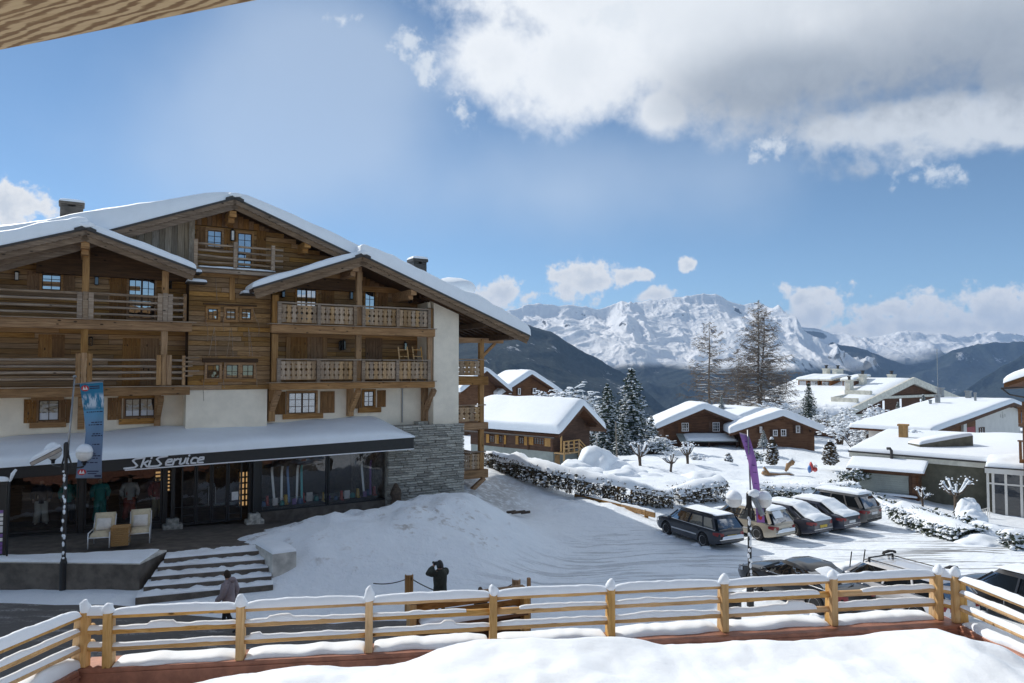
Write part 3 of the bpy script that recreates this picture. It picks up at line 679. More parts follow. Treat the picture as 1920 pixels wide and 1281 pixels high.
r_main_l = roof_slab('roof', (u_left, main_l(u_left)), (apex[0], apex[1]), NB, NM - .02)
r_g2r = roof_slab('roof', (g2[0], g2w), (eave_r[0], eave_r[1]), NM - .02, NG - .02)
r_g2l = roof_slab('roof', (g2l[0], g2l[1]), (g2[0], g2w), NC - .6, NG - .02)
r_g1r = roof_slab('roof', (g1[0], g1[1]), (g1r[0], g1r[1]), NC - .6, NG - .02)
r_g1l = roof_slab('roof', (u_left, g1[1] - sl_g1l * (g1[0] - u_left)), (g1[0], g1[1]), NC - .6, NG - .02)
# verge boards: metal drip, scalloped upper board, plain lower board
def verge(p, q, n, roof):
    (u0, w0), (u1, w1) = p, q
    L = math.hypot(u1 - u0, w1 - w0); dx, dz = (u1 - u0) / L, (w1 - w0) / L; nx, nz = -dz, dx
    if nz < 0: nx, nz = -nx, -nz
    P = lambda s, d: (u0 + dx * s + nx * d, w0 + dz * s + nz * d)
    def strip(name, m, d0, d1, n0, n1, sc=0):
        k = max(2, int(L / .09)) if sc else 1; mb = MB(HF); lo = []; hi = []
        for i in range(k + 1):
            s = L * i / k; a = d0 - (sc * (.5 + .5 * math.cos(math.pi * i)) if sc else 0); lo.append(P(s, a)); hi.append(P(s, d1))
        for nn in (n0, n1): pass
        r1 = [(x, n1, z) for x, z in lo]; r2 = [(x, n1, z) for x, z in hi]; r3 = [(x, n0, z) for x, z in hi]; r4 = [(x, n0, z) for x, z in lo]
        mb.rows([r1, r2, r3, r4, r1]); mb.cap([r1[0], r2[0], r3[0], r4[0]]); mb.cap([r1[-1], r4[-1], r3[-1], r2[-1]])
        return mb.build(name, m, roof)
    strip('drip_edge', M['tin'], -.05, .035, n - .05, n + .06)
    strip('verge_board', M['verge'], -.21, -.035, n - .02, n + .035, .045)
    strip('verge_board', M['verge'], -.44, -.19, n - .08, n - .022)
verge((u_left, main_l(u_left)), apex, NM, r_main_l); verge(apex, (g2[0] + .2, main_r(g2[0] + .2)), NM, r_main_r)
verge((g2[0], g2w), eave_r, NG, r_g2r); verge(g2l, (g2[0], g2w), NG, r_g2l)
verge(g1, g1r, NG, r_g1r); verge((u_left, g1[1] - sl_g1l * (g1[0] - u_left)), g1, NG, r_g1l)
for (u, w), n, rf in ((apex, NM, r_main_r), (g1, NG, r_g1r), ((g2[0], g2w), NG, r_g2r)):
    mb = MB(HF); mb.prism([(u - .36, n - .3, w - .16), (u - .36, n - .3, w - .02), (u, n - .3, w + .13), (u + .36, n - .3, w - .02), (u + .36, n - .3, w - .16), (u, n - .3, w - .01)], (0, .4, 0)); mb.build('ridge_cap', M['tin'], rf)
# snow on the roofs
def roof_snow(p, q, n0, n1, th, seed, na=40, nb=14, roof=None):
    mb = MB(HF)
    def f(a, b): return HF(p[0] + (q[0] - p[0]) * a, n0 + (n1 - n0) * b, p[1] + (q[1] - p[1]) * a + .01)
    snow_pad(mb, f, th, na, nb, p=7, amp=.22, freq=.8, seed=seed)
    return mb.build('roof_snow', M['snow'], roof, smooth=True)
def ext(p, q, k): return (q[0] + (q[0] - p[0]) * k, q[1] + (q[1] - p[1]) * k)
mr_top = (apex[0] - .6, apex[1] - .0); 
def ridge_snow(name_roof, pts, n0, n1, th, seed):
    """snow over a whole gable roof as one pillow following a polyline of (u, w)"""
    us = [p[0] for p in pts]; ws = [p[1] for p in pts]; mb = MB(HF)
    def f(a, b):
        u = us[0] + (us[-1] - us[0]) * a; w = sum(float(np.interp(u + d, us, ws)) for d in (-.7, -.35, 0, .35, .7)) / 5
        return HF(u, n0 + (n1 - n0) * b, w + .01)
    snow_pad(mb, f, th, 110, 16, p=9, amp=.14, freq=.6, seed=seed)
    return mb.build('roof_snow', M['snow'], name_roof, smooth=True)
_ka = (apex[0] - u_left) / (eave_r[0] - u_left)
ridge_snow(r_main_r, [(u_left, main_l(u_left)), apex, eave_r], NB, NM + .02, lambda a, b: float(np.interp(a, [0, _ka * .45, _ka * .8, _ka, _ka + .12, 1], [2.2, 1.45, .85, .5, .72, .8])), 1)
roof_snow((g2[0] - .1, g2w), (eave_r[0] + .06, eave_r[1]), NM - .6, NG + .03, .74, 2, roof=r_g2r)
roof_snow((g2l[0] - .02, g2l[1]), (g2[0] + .1, g2w), NC, NG + .02, .30, 3, roof=r_g2l)
roof_snow((g1[0] - .1, g1[1]), (g1r[0], g1r[1]), NC, NG + .02, .33, 4, roof=r_g1r)
roof_snow((u_left, g1[1] - sl_g1l * (g1[0] - u_left)), (g1[0] + .1, g1[1]), NC, NG + .02, .62, 5, roof=r_g1l)
for (u, w), n, rf in ((apex, NM, r_main_r), (g1, NG, r_g1r), ((g2[0], g2w), NG, r_g2r)):
    mb = MB(HF); mb.blob((u, n - .12, w + .13), (.34, .24, .13), 3, .2, 2, 3); mb.build('snow_cap', M['snow'], rf, smooth=True)
# rafters and purlins under the right eave, purlin ends under the gables
ru = U(862, -.1)
for k in range(9):
    n = NG - .35 - k * .62; u0 = ru + .15; mb = MB(HF)
    mb.bar((u0 - 2.2, n, main_r(u0 - 2.2) - ROOF_T - .09), (eave_r[0] - .4, n, main_r(eave_r[0] - .4) - ROOF_T - .075), .12, .15); mb.build('rafter', M['dark_u'], r_g2r)
for u in (eave_r[0] - 1.1, eave_r[0] - 2.6):
    mb = MB(HF); mb.box((u - .11, -9, main_r(u) - .62), (u + .11, NG - .12, main_r(u) - .36)); mb.build('purlin', M['dark_u'], r_g2r)
for (px, py, n1) in ((437, 401, NM - .1), (577, 459, NM - .1), (667, 503, NG - .1), (776, 548, NG - .1), (160, 459, NG - .1)):
    u, w = F(px, py, n1); mb = MB(HF); mb.box((u - .14, -2.4, w - .13), (u + .14, n1, w + .13)); mb.box((u - .12, -2.4, w - .32), (u + .12, n1 - .35, w - .135)); mb.build('purlin', M['log_u'], hotel)
# chimneys
def chimney(px0, py0, px1, py1, n):
    u0, w1 = F(px0, py0, n); u1, w0 = F(px1, py1, n); mb = MB(HF); d = .8
    mb.box((u0 + .06, n - d, w0 - 1.6), (u1 - .06, n, w0 + (w1 - w0) * .25))
    h = w1 - w0
    for a, b in ((u0 + .06, u0 + .38), (u1 - .38, u1 - .06)): mb.box((a, n - d, w0 + h * .25), (b, n, w0 + h * .55))
    mb.box((u0, n - d - .08, w0 + h * .55), (u1, n + .08, w1))
    o = mb.build('chimney', M['paving'] if n < -6.2 else M['tin'], hotel, bevel=.02)
    s = MB(HF); f = lambda a, b: HF(u0 + (u1 - u0) * a, n - d - .08 + (d + .16) * b, w1 + .002); snow_pad(s, f, .13, 10, 8, p=4); s.build('snow_cap', M['snow'], o, smooth=True)
chimney(110, 376, 159, 392, -6.5); chimney(774, 484, 802, 499, -6)
u, w = F(850, 530, -6); s = MB(HF); s.blob((u, -6, w - .35), (1.3, 1.2, .62), 3, .12, 1.2, 8); s.build('snow_heap', M['snow'], r_main_r, smooth=True)

# --- walls
u_l0 = U(-60, NW); u_l1 = U(352, NW); uc0 = U(352, NC); uc1 = U(506, NC)
ur0 = U(508, NW); ur1 = U(806, NW)
w_b1 = Wt(160, 725, 0); w_b2 = Wt(160, 600, 0)           # tops of the two balcony floors, left wing
w_sh = Wt(160, 812, NW)                                  # where the shop roof meets the wall
w_base = 1.0
def gable_rng(pl, pr):                                   # u-range inside a gable at height w
    return lambda w: (pl(w), pr(w)) if pr(w) - pl(w) > .3 else None
wallL = MB(HF); wallL.box((u_l0, NW - .4, w_b1 - .1), (u_l1, NW - .1, w_b2 + 2.4)); 
wallL.prism([(u_l0, NW - .4, w_b2 + 2.4), (u_l0, NW - .4, g1[1] - sl_g1l * (g1[0] - u_l0) - .2), (g1[0], NW - .4, g1[1] - .2), (u_l1, NW - .4, w_b2 + 2.4)], (0, .3, 0))
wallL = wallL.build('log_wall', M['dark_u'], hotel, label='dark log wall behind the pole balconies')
plank_wall(wallL, u_l0, u_l1, w_b1, w_b2 - .1, NW, lens=(2, 5))
plank_wall(wallL, u_l0, u_l1, w_b2 - .1, g1[1] - .25, NW, top=lambda w: (u_l0, min(u_l1, g1[0] + (g1[1] - w - .2) / sl_g1)) if w < g1[1] - .3 else None, lens=(2, 5))
wallC = MB(HF); wc_t = Wt(440, 505, NC); wc_b = Wt(420, 731, NC)
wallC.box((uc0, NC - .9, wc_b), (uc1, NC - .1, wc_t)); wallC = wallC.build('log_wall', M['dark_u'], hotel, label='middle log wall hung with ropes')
plank_wall(wallC, uc0, uc1, wc_b, wc_t, NC, lens=(.9, 2.4))
NT = -.95                                                # top gable wall
wallT = MB(HF); ut0 = apex[0] - 7.0; ut1 = apex[0] + 6.2; wt0 = wc_t - .6
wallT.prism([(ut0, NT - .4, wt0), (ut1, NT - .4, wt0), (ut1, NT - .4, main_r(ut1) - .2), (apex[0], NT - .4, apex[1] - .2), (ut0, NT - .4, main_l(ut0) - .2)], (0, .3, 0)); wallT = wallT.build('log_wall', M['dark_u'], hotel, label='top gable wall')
uv = U(356, NT); uw1 = U(500, NT)
plank_wall(wallT, uv, ut1, wc_t - .05, apex[1] - .5, NT, top=lambda w: (uv, min(ut1, apex[0] + (apex[1] - w - .25) / sl_r)) if w < Wt(440, 428, NT) else None, lens=(1.2, 3))
nv = NT + .25
board_wall(wallT, U(222, nv), U(356, nv), lambda u: g1[1] - sl_g1 * (u - g1[0]) + .05, lambda u: main_l(u) - .3, nv, .24)
wv = Wt(440, 428, NT)
board_wall(wallT, uv, U(560, NT), wv, lambda u: min(main_l(u), main_r(u)) - .3, NT, .22, BOX_SHUT)
wallR = MB(HF); wr_b2 = Wt(672, 612, 0); wr_b1 = Wt(672, 718, 0)
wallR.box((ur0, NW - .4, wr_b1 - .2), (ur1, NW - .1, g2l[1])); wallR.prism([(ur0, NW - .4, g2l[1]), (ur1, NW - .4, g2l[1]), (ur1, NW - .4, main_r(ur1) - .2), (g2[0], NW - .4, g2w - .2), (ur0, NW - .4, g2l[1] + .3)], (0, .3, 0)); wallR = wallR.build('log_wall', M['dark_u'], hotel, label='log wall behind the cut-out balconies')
plank_wall(wallR, ur0, ur1, wr_b1, wr_b2 - .1, NW, lens=(2, 5)); wgb = Wt(672, 535, NW)
plank_wall(wallR, ur0, ur1, wr_b2 - .1, wgb, NW, lens=(2, 5))
board_wall(wallR, ur0, ur1, wgb, lambda u: min(main_r(u), g2w - sl_g2 * (g2[0] - u)) - .3, NW, .24, BOX_SHUT)
hbox('sill_beam', M['log_u'], (510, 536), (805, 545), wallR, NW - .02, NW + .06)
# plastered ground floor and the white end wall
pl = MB(HF); pl.box((u_l0, NW - .4, 3.92), (U(350, NW), NW, w_b1 - .05)); pl.box((U(350, NC), NW - .4, 3.92), (U(502, NC), NC - .05, wc_b)); pl.box((U(502, NC) - .3, NW - .4, 3.92), (U(812, -1.0), -1.0, Wt(660, 724, -1.0)))
pl.build('plaster_wall', M['plaster'], hotel)
ue0, ue1 = U(813, -.1), U(860, -.1)
mb = MB(HF); mb.prism([(ue0, -9, w_base), (ue1, -9, w_base), (ue1, -9, main_r(ue1) - ROOF_T - .01), (ue0, -9, main_r(ue0) - ROOF_T - .01)], (0, 8.9, 0)); mb.build('plaster_wall', M['plaster'], hotel, label='tall white end wall')
# solid core behind everything so that no light leaks through
mb = MB(HF); mb.prism([(u_l0, NB + .5, w_base), (ue1 - .2, NB + .5, w_base), (ue1 - .2, NB + .5, main_r(ue1) - .5), (apex[0], NB + .5, apex[1] - .5), (u_l0, NB + .5, main_l(u_l0) - .5)], (0, -NB - .5 - 6.2, 0)); mb.build('rear_wall', M['dark_int'], hotel)

# --- left wing balconies (poles) ------------------------------------------------
def hbeam(name, p0, p1, parent, n0, n1, m='log_u'): return hbox(name, M[m], p0, p1, parent, n0, n1, bevel=.015)
def balcony(fl, n_out, pxl, pxr, y_top_l, y_bot_l, parent_label):
    return None
def floor_at(w_top, u0, u1, label, n1=.12):
    mb = MB(HF); mb.box((u0, NW - .05, w_top - .14), (u1, n1 - .2, w_top)); return mb.build('balcony', M['log_u'], hotel, label=label)
bL2 = floor_at(w_b2, u_l0, U(352, .1), 'upper pole balcony of the left wing'); bL1 = floor_at(w_b1, u_l0, U(352, .1), 'lower pole balcony of the left wing')
for b, yt, yb, px1, dw in ((bL2, 597, 616, 359, .0), (bL1, 725, 743, 357, 0)):
    a0 = F(160, yt + 2, .15); a1 = F(160, yb + 1, .15); u1 = U(px1, .15)
    mb = MB(HF); u = u_l0
    mb.box((u_l0, -.12, a1[1]), (u1, .15, a0[1])); mb.build('edge_beam', M['log_u'], b, bevel=.02)
    mb = MB(HF); mb.box((u_l0, -.2, a0[1]), (u1 + .15, .24, a0[1] + .035)); mb.build('edge_board', M['rail_u'], b)
posts = [157, 307]
def rails(b, ys, w_ref_px, n, segs, rad=.052, m='rail_u', endx=None):
    for y in ys:
        w = Wt(w_ref_px, y, n)
        for (a, e) in segs:
            u0, u1 = (a if isinstance(a, float) else U(a, n)), U(e, n); k = 6; rnd = random.Random(int(y * 7 + e))
            mb = MB(HF); mb.tube([(u0 + (u1 - u0) * i / k, n + rnd.uniform(-.012, .012), w + rnd.uniform(-.014, .014)) for i in range(k + 1)], [rad * rnd.uniform(.85, 1.1) for _ in range(k + 1)], 7); mb.build('rail', M[m], b, smooth=True)
rails(bL2, (550, 562.5, 575, 588), 160, .06, [(u_l0, 342)]); rails(bL1, (674.5, 687, 699, 711), 160, .06, [(u_l0, 342)])
for b, (y0, y1), (c0, c1) in ((bL2, (548, 599), (452, 597)), (bL1, (663, 719), (616, 717))):
    for px in (-32, 157, 307):
        u = U(px, 0); dy = 0 if px < 200 else 3
        w_0, w_1 = Wt(px, c1 + dy, 0), Wt(px, c0 if b is bL1 or px < 200 else 508, 0)
        mb = MB(HF); mb.box((u - .12, -.14, w_0 - .1), (u + .12, .06, w_1)); mb.build('post', M['log_v'], b, bevel=.015)
        wa, wb = Wt(px, y1 + dy, .12), Wt(px, y0 + dy, .12)
        for du in (-.19, 0, .19): mb = MB(HF); mb.box((u + du - .088, .062 if du else .064, wa), (u + du + .088, .13 + (.014 if du == 0 else 0), wb + (.03 if du == 0 else 0))); mb.build('post_board', M['rail_u'] if b is bL2 else M['log_v'], b)
    u = U(344, 0); mb = MB(HF); mb.box((u - .06, -.06, Wt(344, y1 + 3, 0)), (u + .06, .10, Wt(344, y0 + 4, 0))); mb.build('post', M['log_v'], b)
    # end rails back to the wall
    for y in ((555, 567, 579, 590) if b is bL2 else (675, 687, 698, 710)):
        w = Wt(344, y, .0); mb = MB(HF); mb.tube([(u, -NW * 0 + .1, w), (u, NW, w)], .05, 6); mb.build('rail', M['rail_u'], b)
for y in (671, 679, 687, 696, 705):          # rail ends poking out past the corner post
    u, w = F(346, y, .1); mb = MB(HF); mb.tube([(u, .12, w), (u + (.55 if y in (675, 671, 696) else .3), .12, w + .01)], .04, 6); mb.build('rail_end', M['rail_u'], bL1)
# windows, shutters, lanterns of the left wing
window(79, 513, 114, 545, NW, hotel, 2, 3); shutter(51, 509, 75, 546, NW, hotel); shutter(120, 509, 141, 546, NW, hotel)
window(242, 521, 289, 598, NW, hotel, 2, 4, leaf=2, name='balcony_door'); shutter(206, 516, 236, 598, NW, hotel)
shutter(72, 627, 97, 670, NW, hotel, 'door'); shutter(98, 627, 121, 670, NW, hotel); shutter(230, 634, 262, 722, NW, hotel, 'door'); shutter(263, 634, 297, 722, NW, hotel, 'door')
for x, y in ((32, 518), (181, 527), (318, 534), (170, 640)): lantern(x, y, NW, hotel, lit=(x == 32))
window(73, 751, 110, 788, NW, hotel, 2, 1, leaf=1, gm='window_d', curtain=.38, fm='shutter'); shutter(45, 749, 68, 793, NW, hotel); shutter(113, 749, 133, 793, NW, hotel)
window(235, 748, 289, 780, NW, hotel, 2, 1, leaf=2, gm='window_d', curtain=.34, fm='shutter'); shutter(202, 746, 228, 787, NW, hotel)
hbox('window_sill', M['log_u'], (55, 793), (124, 801), hotel, NW, NW + .12); hbox('window_sill', M['log_u'], (223, 786), (296, 794), hotel, NW, NW + .12)
hbox('lintel', M['log_u'], (58, 743), (120, 750), hotel, NW, NW + .1); hbox('lintel', M['log_u'], (222, 740), (296, 746), hotel, NW, NW + .1)
def brace(px, y0, y1, dx, parent=hotel):
    u = U(px, -.1); n0 = NW; w0, w1 = Wt(px, y1, NW), Wt(px, y0, 0)
    mb = MB(HF); mb.box((u - .12, NW, w0 - .1), (u + .12, NW + .22, w1)); mb.bar((u, NW + .2, w0 + .25), (u, .0, w1 - .08), .2, .2); mb.build('brace', M['log_u'], parent, bevel=.012)
brace(303, 742, 795, 0); brace(155, 742, 800, 0)

# --- middle wall: two rows of three small windows, ropes ------------------------
for (x0, x1) in ((390, 408), (424, 441), (453, 470)): window(x0, 579, x1, 600, NC, hotel, 2, 2, fr=.1)
for (x0, x1) in ((388, 411), (424, 446), (454, 475)): window(x0, 684, x1, 709, NC, hotel, 2, 2, fr=.09, gm='window_d')
for y0, y1, a, b in ((568, 575, 382, 482), (603, 607, 384, 480), (672, 680, 380, 484), (711, 716, 378, 482)): hbox('lintel', M['dark_u'] if y0 in (568, 672) else M['log_u'], (a, y0), (b, y1), hotel, NC, NC + .14)
hbox('upright_board', M['log_v'], (431, 520), (440, 563), hotel, NC, NC + .07)
def rope(pts, parent=hotel, r=.011, n=NC + .17):
    mb = MB(HF); mb.tube([(F(x, y, n)[0], n, F(x, y, n)[1]) for x, y in pts], r, 5); return mb.build('rope', M['rail_u'], parent)
for L in ([(390, 577), (388, 592), (385, 607)], [(424, 577), (421, 592), (418, 607), (420, 622)], [(474, 578), (478, 592), (482, 603)], [(402, 614), (397, 640), (391, 670)], [(402, 614), (404, 640), (405, 668)], [(432, 615), (429, 640), (425, 670)], [(434, 615), (436, 640), (437, 668)], [(466, 615), (467, 640), (468, 668)], [(466, 615), (470, 640), (474, 668)], [(387, 680), (385, 695), (383, 712)], [(383, 710), (381, 730), (382, 752)], [(422, 680), (419, 697), (418, 708), (421, 728)], [(479, 680), (481, 697), (482, 725)], [(404, 521), (406, 545), (407, 562)], [(483, 600), (486, 615), (485, 632)], [(387, 606), (390, 622), (389, 640)]): rope(L)
for x, y, wd in ((390, 669, 16), (431, 669, 14), (471, 668, 10)): u, w = F(x + 6, y, NC + .17); mb = MB(HF); mb.tube([(u - .28, NC + .17, w), (u + .28, NC + .17, w)], .025, 6); mb.build('rope_bar', M['log_v'], hotel)
# roof snow boards sticking out in the notch between the wings
for x0, x1, y in ((352, 386, 527), (456, 482, 549), (360, 376, 509)):
    u0, w = F(x0, y, .3); u1 = U(x1, .3); mb = MB(HF); mb.box((u0, -.5, w - .05), (u1, .3, w)); o = mb.build('gutter_board', M['tin'], hotel)
    s = MB(HF); snow_pad(s, lambda a, b: HF(u0 + (u1 - u0) * a, -.5 + .8 * b, w + .002), .13, 8, 6, p=4); s.build('snow_cap', M['snow'], o, smooth=True)
# --- top balcony ------------------------------------------------------------
tb = MB(HF); wtb = Wt(440, 505, .1); tb.box((U(366, .1), NT, wtb - .14), (U(522, .1), -.05, wtb)); tb = tb.build('balcony', M['rail_u'], hotel, label='top balcony under the main gable')
hbox('edge_beam', M['rail_u'], (368, 503), (522, 519), tb, -.1, .12)
s = MB(HF); ua, ub = U(368, .12), U(515, .12); snow_pad(s, lambda a, b: HF(ua + (ub - ua) * a, -.45 + .56 * b, wtb + .01), .06, 20, 6, p=4, amp=.4, freq=3); s.build('snow_cap', M['snow_old'], tb, smooth=True)
for px, y0, y1 in ((363, 448, 503), (438, 454, 503), (509, 461, 507)): u = U(px, .1); mb = MB(HF); mb.box((u - .075, .06, Wt(px, y1, .1)), (u + .075, .16, Wt(px, y0, .1))); mb.build('post', M['rail_u'], tb)
for y in (456, 467, 478, 489.5):
    w = Wt(365, y, .03); rnd = random.Random(int(y)); u0, u1 = U(361, .03), U(528, .03)
    mb = MB(HF); mb.tube([(u0 + (u1 - u0) * i / 7, .02, w + rnd.uniform(-.02, .02)) for i in range(8)], .05, 7); mb.build('rail', M['rail_u'], tb, smooth=True)
hbox('post', M['grey_v'], (355, 413), (364, 506), wallT, NT, NT + .3)
window(389, 431, 415, 467, NT, hotel, 2, 3, fr=.09); shutter(368, 424, 386, 470, NT, hotel); window(446, 437, 471, 503, NT, hotel, 2, 5, name='balcony_door', fr=.09); shutter(481, 432, 498, 503, NT, hotel); shutter(420, 430, 431, 470, NT, hotel); lantern(435, 442, NT, hotel, .55, True)
# --- right wing: balconies with cut-out boards --------------------------------
def cut_board(seed):
    """half-height board whose edges are notched, so two neighbours frame diamond holes"""
    rnd = random.Random(seed); hw, hh = .5, .5; k = []
    for z, d in ((-.5, .035), (-.33, .035), (-.26, .27), (-.19, .035), (-.05, .035), (.06, .31), (.17, .035), (.27, .035), (.33, .24), (.39, .035), (.5, .035)): k.append((hw - d, z))
    pts = [(x, z) for x, z in k] + [(-x, z) for x, z in reversed(k)]
    me = bpy.data.meshes.new('baluster'); n = len(pts)
    v = [(x, -.5, z) for x, z in pts] + [(x, .5, z) for x, z in pts]
    f = [tuple(range(n)), tuple(range(2 * n - 1, n - 1, -1))] + [((i + 1) % n, i, n + i, n + (i + 1) % n) for i in range(n)]
    me.from_pydata(v, [], f); me.materials.append(M['baluster']); return me
CUT = cut_board(1)
def cut_balcony(w_ref, px_posts, y_rail, y_board_t, y_board_b, ybeam, label, n=.02, ur=(508, 816)):
    u0, u1 = U(ur[0], .15), U(ur[1], .15)
    wt, wb = Wt(w_ref, ybeam[0], .15), Wt(w_ref, ybeam[1], .15)
    mb = MB(HF); mb.box((u0 + .1, NW - .05, wt - .14), (u1 - .3, -.121, wt)); b = mb.build('balcony', M['log_u'], hotel, label=label)
    mb = MB(HF); mb.box((u0, -.12, wb), (u1, .15, wt)); mb.build('edge_beam', M['log_u'], b, bevel=.025)
    mb = MB(HF); mb.box((u0 - .1, -.2, wt + .002), (u1 + .05, .25, wt + .035)); mb.build('edge_board', M['rail_u'], b)
    wr = Wt(w_ref, y_rail, n); bt, bb = Wt(w_ref, y_board_t, n), Wt(w_ref, y_board_b, n)
    us = [U(p, n) for p in px_posts]
    mb = MB(HF); mb.box((us[0] - .08, n - .06, wr - .03), (us[-1] + .08, n + .12, wr + .035)); mb.build('hand_rail', M['rail_u'], b)
    mb = MB(HF); mb.box((us[0], n - .05, bb - .02), (us[-1], n + .04, bb + .05)); mb.build('bottom_rail', M['log_u'], b)
    for x in us: mb = MB(HF); mb.box((x - .075, n - .05, wt + .03), (x + .075, n + .13, wr - .03)); mb.build('post', M['rail_u'], b)
    for a, e in zip(us[:-1], us[1:]):
        if e - a < .6: continue
        k = max(3, int(round((e - a - .15) / .215))); d = (e - a - .17) / k
        for i in range(k):
            piece('baluster', CUT, b, HF(a + .085 + d * (i + .5), n + .04, (bt + bb) / 2), ALPHA, (d * 1.03, .03, bt - bb))
    return b
PR = [522, 596, 664, 680, 744, 803]
bR2 = cut_balcony(672, PR, 574.5, 578, 609, (613, 628), 'upper cut-out balcony of the right wing'); bR1 = cut_balcony(672, PR, 675, 678.5, 711, (717, 729), 'lower cut-out balcony of the right wing')
for b, sp in ((bR2, ((515, 553, 612), (672, 500, 612), (806, 578, 616))), (bR1, ((515, 626, 716), (672, 627, 716), (806, 632, 716)))):
    for px, y0, y1 in sp: u = U(px, -.05); mb = MB(HF); mb.box((u - .13, -.2, Wt(px, y1, 0)), (u + .13, .0, Wt(px, y0, 0))); mb.build('post', M['log_v'], b, bevel=.015)
window(556, 541, 592, 606, NW, hotel, 2, 4, leaf=2, name='balcony_door'); shutter(603, 540, 626, 606, NW, hotel); window(684, 546, 702, 606, NW, hotel, 2, 4, name='balcony_door'); shutter(709, 546, 727, 606, NW, hotel)
for x, y in ((530, 549), (657, 553), (767, 560), (643, 647), (758, 650), (637, 648)): lantern(x, y, NW, hotel, .5)
shutter(545, 632, 575, 716, NW, hotel, 'door'); shutter(576, 632, 605, 716, NW, hotel, 'door'); shutter(685, 634, 716, 716, NW, hotel, 'shutter')
hbox('door_post', M['log_v'], (537, 632), (544, 716), hotel, NW, NW + .08); hbox('door_post', M['log_v'], (606, 632), (613, 716), hotel, NW, NW + .08)
mb = MB(HF); a = U(796, -.6); mb.box((a, NW, wr_b1), (a + .16, -.25, main_r(a) - .4)); mb.build('plaster_pier', M['plaster'], hotel)
NP = -1.0
for x0, x1, yb in ((508, 0, 790), (655, 0, 780), (794, 0, 792)):
    px = x0; u = U(px, NP); mb = MB(HF); mb.box((u - .14, NP, Wt(px, yb, NP)), (u + .14, NP + .3, Wt(px, 727, NP))); mb.build('post', M['log_v'], hotel, bevel=.015)
    mb = MB(HF); mb.bar((u, NP + .28, Wt(px, 768, NP)), (u + .1, .05, Wt(px, 731, 0)), .22, .2); mb.build('brace', M['log_u'], hotel)
hbox('stone_corbel', M['stone'], (783, 791), (803, 797), hotel, NP, NP + .45)
window(541, 737, 591, 774, NP, hotel, 2, 3, leaf=2, fr=.1); shutter(513, 735, 535, 777, NP, hotel); shutter(600, 734, 627, 774, NP, hotel); hbox('window_sill', M['log_u'], (531, 777), (606, 784), hotel, NP, NP + .12)
window(682, 734, 700, 762, NP, hotel, 2, 3, leaf=1, fr=.1); shutter(666, 733, 677, 766, NP, hotel); shutter(707, 732, 723, 763, NP, hotel); hbox('window_sill', M['log_u'], (673, 765), (715, 773), hotel, NP, NP + .12)
mb = MB(HF); u = U(754, NP); mb.tube([(u, NP + .05, Wt(754, 728, NP)), (u, NP + .05, Wt(754, 792, NP))], .035, 8); mb.build('downpipe', M['steel'], hotel)
# two little ladders leaning on the lower right balcony
for i, (x0, x1) in enumerate(((749, 766), (776, 792))):
    n = -.35; w0 = wr_b1 + .02; u0, u1 = U(x0, n), U(x1, n); wt = Wt(x0, 650, n)
    ld = thing('small_ladder', ('short wooden ladder under the lantern on the lower cut-out balcony', 'short wooden ladder next to the white end wall on the lower cut-out balcony')[i], 'ladder', HF((u0 + u1) / 2, n, w0), 'ladders on the lower balcony')
    for u in (u0, u1): mb = MB(HF); mb.bar((u, n + .3, w0), (u, n - .2, wt), .05, .05); mb.build('stile', M['fence'], ld)
    for k in range(5): z = w0 + (wt - w0) * (.15 + k * .19); nn = n + .3 - .5 * (.15 + k * .19); mb = MB(HF); mb.bar((u0, nn, z), (u1, nn, z), .04, .04); mb.build('rung', M['fence'], ld)
# --- side balconies on the right-hand wall ------------------------------------
NS = -1.2; us0, us1 = ue1, U(914, NS)
hbox('tie_beam', M['log_u'], (861, 633), (944, 644), hotel, NS - .3, NS - .02)
pu = U(904, NS); mb = MB(HF); mb.box((pu - .13, NS - .25, Wt(904, 885, NS)), (pu + .13, NS, Wt(904, 636, NS))); mb.build('post', M['log_v'], hotel, bevel=.015)
mb = MB(HF); mb.bar((pu + .1, NS - .12, Wt(904, 668, NS)), (U(930, NS), NS - .12, Wt(930, 644, NS)), .13, .13); mb.build('brace', M['log_u'], hotel)
for i, (yr, yt, yb, b0, b1) in enumerate(((674, 677, 704, 706, 722), (760, 764, 790, 793, 806), (848, 852, 880, 882, 898))):
    wt, wb = Wt(888, b0, NS + .1), Wt(888, b1, NS + .1)
    mb = MB(HF); mb.box((us0 - .2, -8, wt - .14), (us1 - .1, NS - .151, wt)); b = mb.build('balcony', M['log_u'], hotel, label='%s side balcony beyond the white end wall' % ('top', 'middle', 'lowest')[i])
    mb = MB(HF); mb.box((us0 - .2, NS - .15, wb), (us1, NS + .12, wt)); mb.build('edge_beam', M['log_u'], b, bevel=.02)
    wr, bt, bb = Wt(888, yr, NS), Wt(888, yt, NS), Wt(888, yb, NS); ul = us0 if i < 2 else U(872, NS)
    mb = MB(HF); mb.box((ul, NS - .16, wr - .03), (us1 - .1, NS + .03, wr + .03)); mb.build('hand_rail', M['rail_u'], b)
    k = 6; d = (pu - .13 - ul) / k
    for j in range(k): piece('baluster', CUT, b, HF(ul + d * (j + .5), NS - .04, (bt + bb) / 2), ALPHA, (d * 1.03, .03, bt - bb))
    for j in range(14):
        piece('baluster', CUT, b, HF(us1 - .2, NS - .4 - j * .24, (bt + bb) / 2), ALPHA + math.pi / 2, (.24, .03, bt - bb))
mb = MB(HF); mb.box((us0 - .3, -9, w_base), (us0 - .02, -1.4, main_r(us0) - ROOF_T - .05)); mb.build('log_wall', M['log_u'], hotel, label='side wall behind the side balconies')
